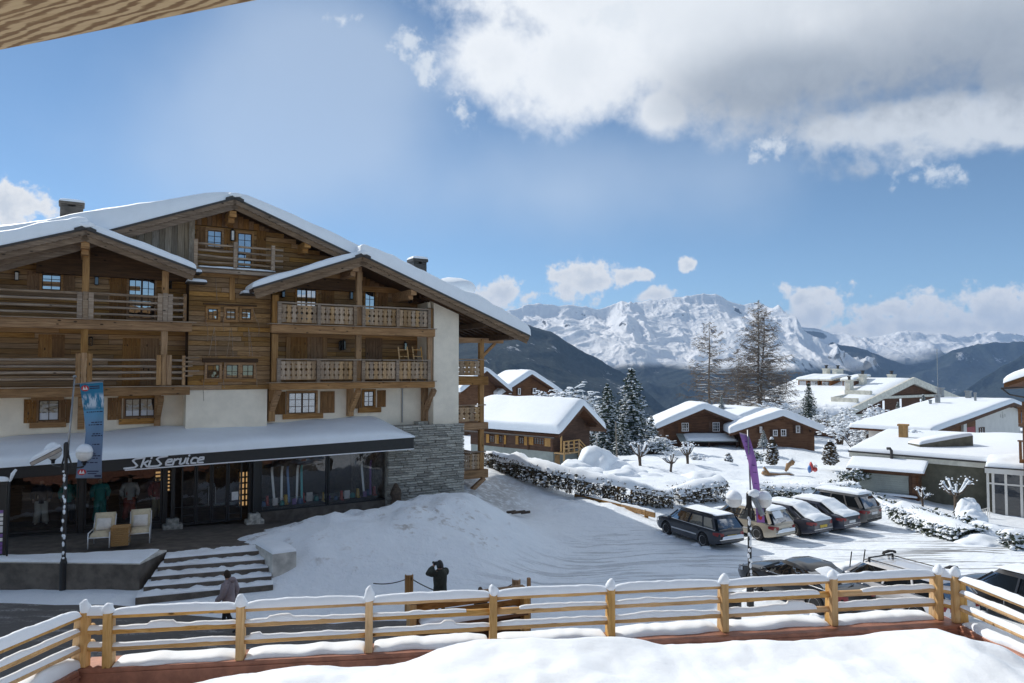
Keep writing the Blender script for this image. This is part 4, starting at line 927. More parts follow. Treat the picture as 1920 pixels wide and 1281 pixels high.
mb = MB(HF); mb.box((us0 - .02, -5, Wt(880, 845, -3)), (us0 + .75, -3, Wt(880, 808, -3))); mb.build('log_wall', M['dark_u'], hotel, label='dark recess behind the lower side balconies')
mb = MB(HF); mb.bar((U(873, NS), NS - .1, Wt(873, 932, NS)), (U(910, NS), NS - .1, Wt(910, 897, NS)), .2, .2); mb.build('brace', M['log_u'], hotel)
# --- stone pier of the shop front ---------------------------------------------
NST = .1; st = MB(HF); su0, su1 = U(728, NST), U(871, NST); sw1 = Wt(800, 797, NST); sw0 = .55
st.box((su0, -6, sw0), (su1 - .05, NST - .09, sw1 - .03)); st = st.build('stone_wall', M['stone'], hotel)
bm = bmesh.new(); bmesh.ops.create_cube(bm, size=1); bmesh.ops.bevel(bm, geom=bm.edges[:], offset=.12, segments=1, affect='EDGES')
STM = bpy.data.meshes.new('stone'); bm.to_mesh(STM); bm.free(); STM.materials.append(M['stone'])
rnd = random.Random(4); w = sw0; nst = 0; rest = MB(HF)
while w < sw1 - .03:
    h = min(rnd.uniform(.085, .145), sw1 - w); u = su0
    while u < su1 - .05:
        L = min(rnd.uniform(.3, .9), su1 - u)
        if su1 - u - L < .15: L = su1 - u
        piece('stone', STM, st, HF(u + L / 2, NST - .07 + rnd.uniform(0, .05), w + h / 2 + rnd.uniform(-.01, .01)), ALPHA, (L - .025, .16, h - .018)); nst += 1; u += L
    w += h
# ---------------------------------------------------------------- the shop at the foot of the hotel
NGS, NF = -.25, 1.15
def toH(p): q = Vector(p) - HF.o; return q.dot(HF.eu), q.dot(HF.en)
_ua, _ub = U(20, NGS), U(730, NGS); _wa, _wb = Wt(20, 1006, NGS), Wt(730, 966, NGS)
def wp(u): return _wa + (_wb - _wa) * (u - _ua) / (_ub - _ua)           # pavement height along the front
def hp(u, n): return HF(u, n, wp(u))
shop = thing('ski_shop', 'dark glazed ski shop front under a snow covered canopy lettered Ski Service', 'shop', HF(U(400, NGS), NGS, wp(U(400, NGS))))
# canopy
fa0, fa1 = (U(-60, NF), Wt(-60, 882, NF)), (U(777, NF), Wt(777, 820, NF)); fb0, fb1 = Wt(-60, 904, NF), Wt(777, 842, NF)
u0, u1 = fa0[0], fa1[0]
def fas(u, t): k = (u - u0) / (u1 - u0); return (fb0 + (fb1 - fb0) * k) * (1 - t) + (fa0[1] + (fa1[1] - fa0[1]) * k) * t
mb = MB(HF); mb.prism([(u0, NF - .08, fas(u0, 0)), (u1, NF - .08, fas(u1, 0)), (u1, NF - .08, fas(u1, 1)), (u0, NF - .08, fas(u0, 1))], (0, .08, 0)); fascia = mb.build('fascia', M['fascia'], shop, bevel=.01)
mb = MB(HF); mb.box((u1 - .08, -.9, fas(u1, 0)), (u1, NF - .082, fas(u1, 1) - .002)); mb.build('fascia', M['fascia'], shop, label='return end of the canopy fascia')
mb = MB(HF); mb.prism([(u0, -1.2, fas(u0, 1) - .2), (u1 - .09, -1.2, fas(u1, 1) - .2), (u1 - .09, -1.2, fas(u1, 1) - .02), (u0, -1.2, fas(u0, 1) - .02)], (0, NF + 1.1, 0)); canopy = mb.build('canopy', M['fascia'], shop)
wl = Wt(100, 812, NW) - fas(U(100, NW), 1)
def cf(a, b):
    u = u0 + (u1 + .03 - u0) * a; n = -1.6 + (NF + .08 + 1.6) * b
    return HF(u, n, fas(u, 1) + .003)
def cth(a, b):
    e = min(1, (1 - a) / .09); e = e * (2 - e)
    return (.34 + .66 * (1 - b) ** .7) * (1 + .12 * fn(a * 9, b * 2, 17, 3)) * (.32 + .68 * e)
mb = MB(HF); snow_pad(mb, cf, cth, 70, 26, p=7, amp=.07, freq=.5, seed=9); mb.build('roof_snow', M['snow'], canopy, smooth=True)
mb = MB(HF); us_ = U(238, NF); mb.prism([(us_, NF + .002, fas(us_, 0) - .012), (u1, NF + .002, fas(u1, 0) - .012), (u1, NF + .002, fas(u1, 0) + .03), (us_, NF + .002, fas(us_, 0) + .03)], (0, .02, 0)); mb.build('sign_line', M['white'], fascia)
# the sign: bent strokes of a slanted script
STROKES = {'S': [[(1.25, 1.62), (.35, 1.5), (.12, 1.2), (.85, .32), (.62, .0), (-.55, -.04)]], 'k': [[(.05, 0), (.05, 1.62)], [(.1, .5), (.62, 1.0)], [(.25, .62), (.72, 0)]], 'i': [[(.1, 1.0), (.1, .1), (.35, 0)], [(.1, 1.42), (.12, 1.55)]],
           'e': [[(.1, .5), (.72, .6), (.66, .98), (.22, .98), (.06, .5), (.16, .06), (.8, .02)]], 'r': [[(.1, 0), (.1, 1.0)], [(.12, .7), (.45, 1.0), (.72, .9)]], 'v': [[(.05, 1.0), (.1, .1), (.3, 0), (.62, .2), (.66, 1.0)]], 'c': [[(.75, .85), (.55, 1.0), (.2, .96), (.06, .5), (.18, .05), (.75, .03)]]}
def letter(ch, x, parent):
    k = (fas(0, 1) - fas(0, 0)); s = k * .50; mb = MB(HF); th = .064
    for st in STROKES[ch]:
        P = []
        for a, z in st:
            uu = x + (a * .82 * sc_ + .32 * z) * s; P.append((uu, NF + .03, fas(uu, 0) + k * .2 + z * s))
        for p, q in zip(P[:-1], P[1:]): mb.bar(p, q, .05, th, HF.en) if False else mb.bar(p, q, th, .05, HF.en)
        for p in P: mb.lathe([(th / 2, -.025), (th / 2, .025)], p, 8, HF.en)
    return mb.build('letter', M['white'], parent)
x = U(243, NF); adv = {'S': 1.32, 'k': .78, 'i': .5, 'e': .88, 'r': .8, 'v': .84, 'c': .84}; _s = (fas(0, 1) - fas(0, 0)) * .50
tot = sum(adv[c] for c in 'SkiService') + .1; sc_ = (U(386, NF) - x - .32 * 1.5 * _s) / (tot * _s * .82)
for ch in 'SkiService':
    if ch == 'S': x += .05
    letter(ch, x, fascia); x += adv[ch] * _s * .82 * sc_
# glazing
wt_ = lambda u: fas(u, 0) + .12
def pane(px0, px1, yb0, yb1, name='shop_window', sub=(), m='shop_glass'):
    a, b = U(px0, NGS), U(px1, NGS); w0, w1 = Wt(px0, yb0, NGS), Wt(px1, yb1, NGS); fr = MB(HF); t = .06
    fr.box((a, NGS - .06, w0 - .06), (a + t, NGS + .06, wt_(a))); fr.box((b - t, NGS - .06, w1 - .06), (b, NGS + .06, wt_(b)))
    fr.prism([(a + t, NGS - .058, w0 - .07), (b - t, NGS - .058, w1 - .07), (b - t, NGS - .058, w1 + .02), (a + t, NGS - .058, w0 + .02)], (0, .11, 0))
    fr.prism([(a + t, NGS - .058, wt_(a) - .06), (b - t, NGS - .058, wt_(b) - .06), (b - t, NGS - .058, wt_(b)), (a + t, NGS - .058, wt_(a))], (0, .11, 0))
    for s in sub: x_ = U(s, NGS); fr.box((x_ - .025, NGS - .04, w0), (x_ + .025, NGS + .045, wt_(x_) - .06))
    o = fr.build(name, M['black'], shop)
    g = MB(HF); g.add([(a + .03, NGS, w0), (b - .03, NGS, w1), (b - .03, NGS, wt_(b) - .03), (a + .03, NGS, wt_(a) - .03)], [(0, 1, 2, 3)]); g.build('pane', M[m], o)
    return o
pane(-62, 18, 1006, 1004); pane(22, 152, 999, 989); pane(164, 308, 986, 977); pane(491, 615, 957, 947); pane(617, 731, 947, 933)
for a, b in ((344, 371), (372, 400), (401, 430), (431, 457)):
    d = pane(a, b, 982 - (a - 344) * .1, 982 - (b - 344) * .1, 'shop_door', (), 'shop_glass')
    mb = MB(HF); ua, ub = U(a, NGS), U(b, NGS); w = wp(ua)
    for h in ((.42, .75) if a in (344, 431) else (.75,)): mb = MB(HF); mb.box((ua + .06, NGS - .03, w + h), (ub - .06, NGS + .03, w + h + .05)); mb.build('door_rail', M['black'], d)
    if a in (372, 401): mb = MB(HF); x_ = ub - .12 if a == 372 else ua + .12; mb.tube([(x_, NGS + .1, w + .8), (x_, NGS + .1, w + 1.6)], .018, 6); mb.build('handle', M['steel'], d)
    if a in (431,): mb = MB(HF); mb.box((ua + .15, NGS + .005, w + 1.0), (ub - .15, NGS + .012, w + 1.35)); mb.build('notice', M['plate_w'], d)
for a, b in ((153, 163), (309, 318), (468, 490)):
    ua, ub = U(a, NGS), U(b, NGS); mb = MB(HF); mb.box((ua, NGS - .15, wp(ua)), (ub, NGS + .12, wt_(ua))); mb.build('column', M['black'], shop)
for a, b, h in ((312, 346, .55), (468, 494, .6)):
    u = U((a + b) / 2, NGS + .4); mb = MB(HF); mb.box((u - .22, NGS + .13, wp(u)), (u + .22, NGS + .55, wp(u) + h * .8)); mb.box((u - .36, NGS + .125, wp(u) - .05), (u + .36, NGS + .65, wp(u) + h * .4)); mb.build('pier_base', M['stone'], shop, bevel=.03)
    mb = MB(HF); mb.box((u - .07, NGS + .25, wp(u) + h * .8), (u + .07, NGS + .39, wt_(u))); mb.build('column', M['black'], shop)
# sill walls under the show windows
def plinth(a, b, ya, yb, mat_, n1):
    ua, ub = U(a, NGS), U(b, NGS); wa, wb = Wt(a, ya, NGS) - .075, Wt(b, yb, NGS) - .075
    mb = MB(HF); mb.prism([(ua, NGS - .3, wp(ua) - .2), (ub, NGS - .3, wp(ub) - .2), (ub, NGS - .3, wb), (ua, NGS - .3, wa)], (0, .3 + n1, 0)); mb.build('plinth', mat_, shop)
plinth(491, 732, 957, 933, M['paving'], .09); plinth(-62, 152, 1007, 989, M['black'], .08); plinth(164, 308, 986, 977, M['black'], .08)
# interior
ui0, ui1 = U(-80, NGS), U(733, NGS)
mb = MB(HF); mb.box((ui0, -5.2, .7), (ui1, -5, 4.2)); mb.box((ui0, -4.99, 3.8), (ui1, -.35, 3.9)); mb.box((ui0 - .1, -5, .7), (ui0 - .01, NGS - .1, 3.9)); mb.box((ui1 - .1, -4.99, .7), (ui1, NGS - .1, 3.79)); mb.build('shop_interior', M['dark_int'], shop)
mb = MB(HF); mb.prism([(ui0, -5, wp(ui0) - .2), (ui1 - .12, -5, wp(ui1) - .2), (ui1 - .12, -5, wp(ui1)), (ui0, -5, wp(ui0))], (0, 5 + NGS - .1, 0)); mb.build('shop_floor', M['paving'], shop)
def emis(name, col, s):
    m = bpy.data.materials.new(name); m.use_nodes = True; nt = m.node_tree; nt.nodes.clear(); o = nd(nt, 'OutputMaterial'); e = nd(nt, 'Emission', {'Color': (*col, 1), 'Strength': s}); nt.links.new(e.outputs[0], o.inputs[0]); return m
M['lit'] = emis('lit_shelf', (1, .62, .28), .34)
for px, w_, h0, h1 in ((461, .26, .55, 2.1), (302, .3, 1.3, 2.2)):
    u = U(px, NGS) + .25; mb = MB(HF); mb.box((u - w_, -1.5, wp(u) + h0), (u + w_, -1.45, wp(u) + h1)); cab = mb.build('lit_cabinet', M['lit'], shop)
    mb = MB(HF)
    for k in range(7): z = wp(u) + h0 + (h1 - h0) * k / 6; mb.box((u - w_ - .02, -1.449, z - .02), (u + w_ + .02, -1.2, z + .02))
    for k in range(3): mb.box((u - w_ + (2 * w_) * k / 2 - .02, -1.448, wp(u) + h0), (u - w_ + (2 * w_) * k / 2 + .02, -1.21, wp(u) + h1))
    mb.build('shelf', M['dark_int'], cab)
# goods in the right-hand windows, each thing on the display floor
rnd = random.Random(11); gcols = [paint('goods_%s' % c, v, .5) for c, v in (('blue', (.06, .16, .4)), ('red', (.5, .05, .04)), ('white', (.75, .75, .76)), ('teal', (.03, .35, .36)), ('yellow', (.6, .42, .05)), ('violet', (.2, .1, .35)))]
for i in range(20):
    px = 500 + i * 11.3; u = U(px, NGS) + .1; n = NGS - .5 - rnd.random() * .5; yb = 957 - (px - 491) * .1; w = Wt(px, yb, NGS) + .02
    m = gcols[i % 6]; cn = ('blue', 'red', 'white', 'teal', 'yellow', 'violet')[i % 6]; od = ('first', 'second', 'third', 'fourth', 'fifth', 'sixth', 'seventh')[i // 3]; mb = MB(HF); s = rnd.uniform(.08, .16)
    if i % 3 == 0:
        mb.lathe([(s * .6, 0), (s, .03), (s * .9, s * 1.2), (s * .5, s * 1.9)], (u, n, w), 10); o = mb.build('ski_helmet', m, smooth=True); tag(o, '%s ski helmet, %s helmet from the shop door in the show windows' % (cn, od), 'helmet', 'helmets in the show windows')
    elif i % 3 == 1:
        mb.box((u - s, n - .12, w), (u + s * .3, n + .2, w + .06)); mb.tube([(u - s * .3, n - .02, w + .05), (u - s * .2, n - .06, w + .42)], [s * .75, s * .6], 8); o = mb.build('ski_boot', m, bevel=.02); tag(o, '%s ski boot, %s boot from the shop door in the show windows' % (cn, od), 'boot', 'boots in the show windows')
    else:
        mb.box((u - s * .9, n, w), (u + s * .9, n + .03, w + s * 2.6)); mb.bar((u, n - .02, w + s), (u, n - .2, w), .03, .03); o = mb.build('price_card', m); tag(o, '%s upright card, %s card from the shop door in the show windows' % (cn, od), 'card', 'cards in the show windows')
for i, px in enumerate((520, 533, 548, 562, 572, 690, 702)):
    u = U(px, NGS) + .15; n = NGS - .8; w = Wt(px, 955 - (px - 491) * .1, NGS) + .03; L = 1.65
    m = (gcols[2], gcols[2], gcols[0], gcols[2], gcols[3], gcols[2], gcols[5])[i]; mb = MB(HF)
    ln = (-.10, .06, -.05, .09, .02, -.07, .08)[i]; pts = [(u + ln * k / 10, n - .25 * k / 10 + .12 * max(0, k - 8) ** 2 / 4, w + L * k / 10) for k in range(11)]
    for p, q in zip(pts[:-1], pts[1:]): mb.bar(p, q, .10, .022, HF.en)
    o = mb.build('ski', m); tag(o, 'upright ski in the show windows, %s ski counted from the shop door' % ('first', 'second', 'third', 'fourth', 'fifth', 'sixth', 'seventh')[i], 'ski', 'skis in the show windows')
# pavement, retaining wall, steps
pts = [(U(-60, 0), None)]
PVZ = lambda px, py: (lambda p: (toH(p)))(PZ(px, py, 1.02))
edge = [PVZ(-120, 1054), PVZ(262, 1058), PVZ(313, 1034), PVZ(478, 1022), PVZ(520, 1010), PVZ(640, 985), PVZ(760, 962), PVZ(800, 950)]
rows = []
for k in range(7):
    r_ = []
    for (u, n) in edge: nn = NGS - .05 + (n - NGS + .05) * k / 6; r_.append((u, nn, wp(u) - (wp(u) - 1.0) * (k / 6)))
    rows.append(r_)
mb = MB(HF); mb.rows(rows); mb.rows([rows[-1], [(u, n, w - .9) for u, n, w in rows[-1]]])
struct(mb.build('pavement', M['paving']))
mb = MB(HF); mb.fr = None
P = [PZ(-120, 1054, 1.0), PZ(262, 1059, 1.0), PZ(313, 1034, 1.0)]
def wall_run(mb, a, b, t, z0, z1):
    d = (b - a).normalized(); s = Vector((-d.y, d.x, 0)) * t
    v = [a, b, b + s, a + s]; mb.add([(p.x, p.y, z0) for p in v] + [(p.x, p.y, z1) for p in v], [(0, 1, 2, 3), (7, 6, 5, 4), (4, 5, 1, 0), (5, 6, 2, 1), (6, 7, 3, 2), (7, 4, 0, 3)])
rw = thing('retaining_wall', 'low concrete retaining wall left of the snowy steps', 'wall', (P[0] + P[1]) / 2)
a, b = P[0], P[1]; cuts = [0, .62, 1.0]
for i in range(2):
    p, q = a.lerp(b, cuts[i]), a.lerp(b, cuts[i + 1]); mb = MB(); wall_run(mb, p + (q - p).normalized() * .006, q - (q - p).normalized() * .006, .28, -.1, 1.03); mb.build('wall_panel', M['concrete'], rw, bevel=.015)
mb = MB(); wall_run(mb, P[1] + (P[2] - P[1]).normalized() * .01, P[2], .25, -.1, 1.05); mb.build('wall_panel', M['concrete'], rw, bevel=.015)
s = MB(); Q = [PZ(-120, 1046, 1.06), PZ(100, 1046, 1.06), PZ(300, 1030, 1.06)]
def wsn(a_, b_):
    f = P[0].lerp(P[1], a_); g = Q[0].lerp(Q[2], a_) + Vector((0, -.9 * (1 - abs(2 * a_ - 1.1)), 0)) * .4; p = f.lerp(g, b_); return Vector((p.x, p.y, 1.035 + .02 * b_))
snow_pad(s, wsn, .07, 60, 14, p=5, amp=.6, freq=1.5, seed=4); s.build('wall_snow', M['snow_old'], rw, smooth=True)
mb = MB(); Pr = [PZ(479, 1021, 1.12), PZ(511, 1040, 1.12), PZ(556, 1034, 1.12)]
Pb = Pr[0] + (Pr[2] - Pr[1])
mb.add([(p.x, p.y, z) for z in (-.15, 1.12) for p in (Pr[1], Pr[2], Pb, Pr[0])], [(3, 2, 1, 0), (4, 5, 6, 7), (0, 1, 5, 4), (1, 2, 6, 5), (2, 3, 7, 6), (3, 0, 4, 7)])
sw = mb.build('stair_wall', M['concrete'], bevel=.015); tag(sw, 'concrete wall end standing right of the steps, half buried in the snow bank', 'wall')
s = MB(); snow_pad(s, lambda a_, b_: Pr[1].lerp(Pr[2], a_).lerp(Pr[0].lerp(Pb, a_), b_) + Vector((0, 0, .004)), .13, 14, 14, p=4, amp=.3, freq=1.5); s.build('wall_snow', M['snow_old'], sw, smooth=True)
stairs = thing('stairs', 'five wide snow covered steps leading up to the shop', 'stairs', PZ(400, 1060, .5))
SL = [((315, 1046), (479, 1032), 1.0), ((303, 1062), (487, 1049), .83), ((291, 1080), (494, 1064), .66), ((277, 1099), (500, 1080), .49), ((262, 1119), (503, 1096), .32)]
for i, (l, r_, z) in enumerate(SL):
    a, b = PZ(*l, z), PZ(*r_, z); d = (b - a).normalized(); nrm = Vector((-d.y, d.x, 0)); a = a - d * .12; b = b + d * .15
    mb = MB(); mb.add([(p.x, p.y, zz) for zz in (z - .6, z - .035) for p in (a, b, b + nrm * 1.0, a + nrm * 1.0)], [(3, 2, 1, 0), (4, 5, 6, 7), (0, 1, 5, 4), (1, 2, 6, 5), (2, 3, 7, 6), (3, 0, 4, 7)])
    st_ = mb.build('step', M['paving'], stairs, bevel=.01)
    s = MB(); snow_pad(s, lambda p_, q_: a.lerp(b, p_) + nrm * (.05 + .8 * q_) + Vector((0, 0, -.034)), .055, 60, 12, p=4, amp=1.3, freq=3.2, seed=i, flat=.0); s.build('step_snow', M['snow_old'], st_, smooth=True)
# two lounge chairs and a wicker table on the pavement
def chair(px, py, ang, label):
    b = PZ(px, py, 1.05); fr = Frame(b, ang)
    t = thing('lounge_chair', label, 'chair', b, 'pale lounge chairs before the shop')
    mb = MB(fr); r_ = .022
    for s in (-.33, .33): mb.tube([(s, .36, 0), (s, .34, .52), (s, -.30, .56), (s, -.42, 0)], r_, 6)
    for n, z in ((.34, .36), (-.34, .34)): mb.tube([(-.33, n, z), (.33, n, z)], r_, 6)
    for s in (-.33, .33): mb.tube([(s, -.30, .4), (s, -.52, 1.0)], r_, 6)
    mb.build('frame', M['alloy'], t, smooth=True)
    cream = M.setdefault('cream', simple('cream_cushion', (.55, .47, .33), .9, var=.1)); white = M.setdefault('pillow', simple('white_pillow', (.62, .59, .55), .9, var=.08))
    mb = MB(fr); snow_pad(mb, lambda a, c: fr(-.30 + .6 * a, -.34 + .68 * c, .38), .12, 8, 8, p=4, amp=.05); mb.build('seat', cream, t, smooth=True)
    mb = MB(fr); snow_pad(mb, lambda a, c: fr(-.31 + .62 * a, -.32 - .22 * c, .42 + .62 * c), .11, 8, 10, up=fr.en * .95 + Vector((0, 0, .3)), p=4, amp=.05)
    mb.tube([(-.32, -.50, 1.0), (.32, -.50, 1.0)], .075, 8); mb.build('backrest', cream, t, smooth=True)
    mb = MB(fr); snow_pad(mb, lambda a, c: fr(-.23 + .46 * a, -.17 - .16 * c, .50 + .40 * c), .13, 8, 8, up=fr.en * .95 + Vector((0, 0, .3)), p=2.5, amp=.05); mb.build('cushion', white, t, smooth=True)
chair(190, 1024, R(16), 'pale lounge chair with a white pillow left of the wicker table'); chair(262, 1016, R(24), 'pale lounge chair with a white pillow right of the wicker table')
b = PZ(226, 1022, 1.05); fr = Frame(b, R(20)); t = thing('wicker_table', 'honey coloured wicker block table between the two lounge chairs', 'table', b)
wk = wood('wicker', (.22, .11, .04), (.40, .23, .09), (.5, .31, .14), stretch=(20, 20, 30), knots=False)
mb = MB(fr)
for k in range(9): mb.box((-.27 - .008 * (k % 2), -.27 - .008 * (k % 2), .02 + k * .068), (.27 + .008 * (k % 2), .27 + .008 * (k % 2), .02 + k * .068 + .062))
mb.build('basket', wk, t, bevel=.008); mb = MB(fr); mb.box((-.29, -.29, .635), (.29, .29, .66)); mb.build('table_top', wk, t, bevel=.01)
# carved trunk by the stone pier
b = HF(U(744, .5), .5, wp(U(744, .5)) - .05); mb = MB(); rnd = random.Random(3)
prof = [(.24, 0), (.28, .1), (.25, .3), (.16, .34), (.17, .5), (.27, .75), (.22, .95), (.30, 1.15), (.24, 1.35), (.14, 1.5), (.10, 1.62), (.03, 1.68)]
mb.lathe([(r_, z) for r_, z in prof], b, 14)
for v in mb.v:
    q = v - b
    if q.z > .32: k = 1 + .35 * noise.fractal(q * 5, 1, 2, 3); v.x = b.x + q.x * k; v.y = b.y + q.y * k
tag(mb.build('wood_sculpture', M['bark'], smooth=True), 'dark carved tree trunk sculpture on a pot before the stone wall', 'sculpture')
# sign rack cut by the picture's edge
b = PZ(8, 1050, 1.0); t = thing('poster_stand', 'dark poster stand with purple and white prints at the left picture edge', 'sign', b)
fr = Frame(b, R(20)); mb = MB(fr); mb.box((-.9, -.05, 0), (.02, .05, .12)); mb.box((-.02, -.05, .12), (.04, .05, 2.55)); mb.box((-.9, -.05, 2.45), (-.021, .05, 2.55)); mb.build('frame', M['black'], t)
mb = MB(fr); mb.box((-.9, -.02, .13), (-.03, .01, 2.44)); mb.build('board', M['fascia'], t)
rnd = random.Random(8)
for k in range(11):
    z = .2 + k * .13 + rnd.random() * .05; w_ = rnd.uniform(.12, .3); mb = MB(fr); mb.box((-.1 - w_, .012, z), (-.06, .02, z + .11)); mb.build('print', rnd.choice([M['plate_w'], gcols[5], M['plate_w'], gcols[2]]), t)
s = MB(fr); snow_pad(s, lambda a, c: fr(-.92 + .98 * a, -.08 + .16 * c, 2.551), .14, 10, 6, p=4); s.build('snow_cap', M['snow'], t, smooth=True)
mb = MB(fr); mb.tube([(.1, .12, 0), (.1, .12, 2.0), (.12, .12, 2.5), (.2, .12, 2.75), (.27, .12, 2.85)], .03, 8); mb.build('pole', M['black'], t, smooth=True)
s = MB(fr); s.tube([(.13, .12, 2.54), (.2, .12, 2.79), (.29, .12, 2.93)], [.03, .06, .04], 8); s.build('snow_cap', M['snow'], t, smooth=True)
# ---------------------------------------------------------------- terrace with its larch railing, and the balcony house
ZT = 1.5                                   # top of the terrace kerb
pA, pB = PZ(205, 1248, ZT), PZ(1757, 1159, ZT); pA.z = pB.z = ZT
PH = 1.04
RAIL_Z = (.965, .66, .34)
def rail_run(t, pts, rad, caps):
    """pts: post base points along one straight run"""
    d = (pts[-1] - pts[0]).normalized(); nrm = Vector((d.y, -d.x, 0)); rnd = random.Random(int(pts[0].x * 10))
    return d, nrm
ME_POST = None
def post(t, p, d, nrm, snow_h, back=True):
    fr = Frame(p, math.atan2(d.y, d.x)); mb = MB(fr)
    mb.prism([(-.075, .02, 0), (.075, .02, 0), (.075, .02, PH), (-.075, .02, PH)], (0, .13, 0)); mb.build('post', M['fence_v'], t, bevel=.012)
    if back:
        mb = MB(fr); mb.prism([(-.06, -.19, 0), (-.06, .018, 0), (-.06, .018, PH - .05), (-.06, -.13, PH - .10)], (.12, 0, 0)); mb.build('post_brace', M['fence_v'], t, bevel=.01)
    s = MB(fr); k = snow_h
    prof = [(.02, -.03), (.095, -.02), (.112, .03), (.106, k * .4), (.072, k * .75), (.03, k * .95), (.005, k)]
    s.lathe(prof, (.0, .07, PH + .01), 14)
    rnd = random.Random(int(p.x * 100)); sx = rnd.uniform(-.25, .25)
    for v in s.v:
        z = v.z - p.z - PH; v.x += sx * max(0, z) * .35; dn = noise.fractal(v * 6, 1, 2, 2); v.x += .035 * dn; v.y += .035 * dn; v.z += .02 * dn
    s.build('snow_cap', M['snow'], t, smooth=True)
def rail(t, a, b, z, th, seed, cover=(0, 1), big=.0, gaps=None, ends=(.0, .0)):
    d = (b - a).normalized(); nrm = Vector((d.y, -d.x, 0)); A, B = a - d * ends[0], b + d * ends[1]
    up = Vector((0, 0, 1)); k = 8; rnd = random.Random(seed); mb = MB()
    mb.tube([A.lerp(B, i / k) + up * (z + rnd.uniform(-.006, .006)) for i in range(k + 1)], [.068 * rnd.uniform(.94, 1.06) for _ in range(k + 1)], 10); mb.build('rail', M['fence'], t, smooth=True)
    L = (b - a).length; c0, c1 = cover; s = MB(); w = .060 + big * .03
    def f(p_, q_):
        x = c0 + (c1 - c0) * p_; y = (q_ - .5) * 2 * w; p = a.lerp(b, x) + nrm * y
        return p + up * (z + .068 * math.sqrt(max(.10, 1 - min(1, (y / .070)) ** 2)) - .006)
    def th_(p_, q_):
        x = c0 + (c1 - c0) * p_
        n = fn(x * L * 1.4 + seed * 9.1, seed * 3.7, 2, 3); n2 = fn(x * L * 5 + seed * 5.1, seed * 1.7, 3, 2)
        return max(.008, th * (1 + .5 * n * (1 - big) + .12 * n) + .02 * n2 + (.05 if n > .42 and not big else 0))
    snow_pad(s, f, th_, 60, 10, p=3.2, amp=.10, freq=6, seed=seed, flat=.0); s.build('rail_snow', M['snow'], t, smooth=True)
def kerb_snow(t, a, b, nrm, seed, th=.10):
    s = MB(); up = Vector((0, 0, 1)); L = (b - a).length
    def f(p_, q_):
        fl = .11 * fn(p_ * L * 1.3 + seed, 1.3, 5, 4) * q_ - .05 * q_
        return a.lerp(b, p_) + nrm * (-.42 + .56 * q_ + fl) + up * (.004 - .04 * max(0, q_ - .85))
    snow_pad(s, f, lambda p_, q_: th * (1 + .9 * fn(p_ * L * 1.3 + seed * 3, 2.2, 6, 3)), 50, 16, p=3.4, amp=.1, freq=3, seed=seed); s.build('kerb_snow', M['snow'], t, smooth=True)
d = (pB - pA).normalized(); nrm = Vector((d.y, -d.x, 0))
rl = thing('terrace_railing', 'long pale larch railing with snow on its rails across the terrace front', 'railing', (pA + pB) / 2)
NP_ = [205, 452, 692, 924, 1144, 1356, 1560, 1757]; PP = []
for px in NP_:
    r = ray(px, 1200); r.z = 0; o2 = Vector((0, 0, 0)); tt = ((pA - o2).dot(nrm)) / r.dot(nrm); q = r * tt; PP.append(Vector((q.x, q.y, ZT)))
SH = [.17, .24, .27, .20, .19, .20, .17, .18]
for p, h in zip(PP, SH): post(rl, p, d, nrm, h)
COV = {(0, 1): (.02, .98), (0, 2): (.02, .97), (2, 1): (.0, .78), (3, 1): (.22, .97), (4, 1): (.03, .95), (5, 1): (.0, .88), (6, 1): (.28, .98), (4, 2): (.0, .98), (5, 2): (.0, .85)}
for i in range(7):
    a, b = PP[i], PP[i + 1]
    rail(rl, a, b, RAIL_Z[0], .105, i, (.03, .97), big=1, ends=(.15 if i == 0 else 0, .12 if i == 6 else 0))
    for j, z in ((1, RAIL_Z[1]), (2, RAIL_Z[2])):
        th = (.045, .05, .05, .06, .075, .10, .09)[i] if j == 1 else (.05, .055, .075, .07, .10, .12, .11)[i]
        rail(rl, a, b, z, th * .78, i * 3 + j * 17, COV.get((i, j), (.02, .98)), ends=(.12 if i == 0 else 0, .12 if i == 6 else 0))
    kerb_snow(rl, a + d * .09, b - d * .09, nrm, i)
# left run towards the viewer
lA = PZ(152, 1249, ZT); dl = Vector((-.22, -1, 0)).normalized(); lB = lA + dl * 3.4; nl = Vector((-dl.y, dl.x, 0)); 
r2 = thing('terrace_railing', 'short larch railing running off the left corner of the terrace', 'railing', (lA + lB) / 2)
n_in = Vector((1, -.22, 0)).normalized()
post(r2, lA, -dl, n_in, .22, True); post(r2, lB, -dl, n_in, .22, True)
for j, z in enumerate(RAIL_Z): rail(r2, lA, lB, z, .13 if j == 0 else .07, 60 + j, (.03, .98), big=1 if j == 0 else 0, ends=(.28, .1))
kerb_snow(r2, lA + dl * .02, lB, n_in, 41, .2)
rA = PZ(1799, 1167, ZT); dr = Vector((.108, -1, 0)).normalized(); rB = rA + dr * 4.6; n_in2 = Vector((-1, -.108, 0)).normalized()
r3 = thing('terrace_railing', 'larch railing running off the right corner of the terrace', 'railing', (rA + rB) / 2)
post(r3, rA, dr, n_in2, .22); post(r3, rB, dr, n_in2, .22)
for j, z in enumerate(RAIL_Z): rail(r3, rA, rB, z, .10 if j == 0 else .075, 80 + j, (.02, .98), big=1 if j == 0 else 0, ends=(.24, .1))
kerb_snow(r3, rA + dr * .15, rB, n_in2, 52, .12)
# icicles under the right run
mb = MB()
for k in range(9):
    p = rA.lerp(rB, .08 + k * .1) + Vector((0, 0, RAIL_Z[k % 2] - .05)); mb.tube([p, p + Vector((0, 0, -.05 - .05 * (k % 3)))], [.008, .001], 5)
mb.build('icicle', M['window'], r3).__setitem__('kind', 'stuff')
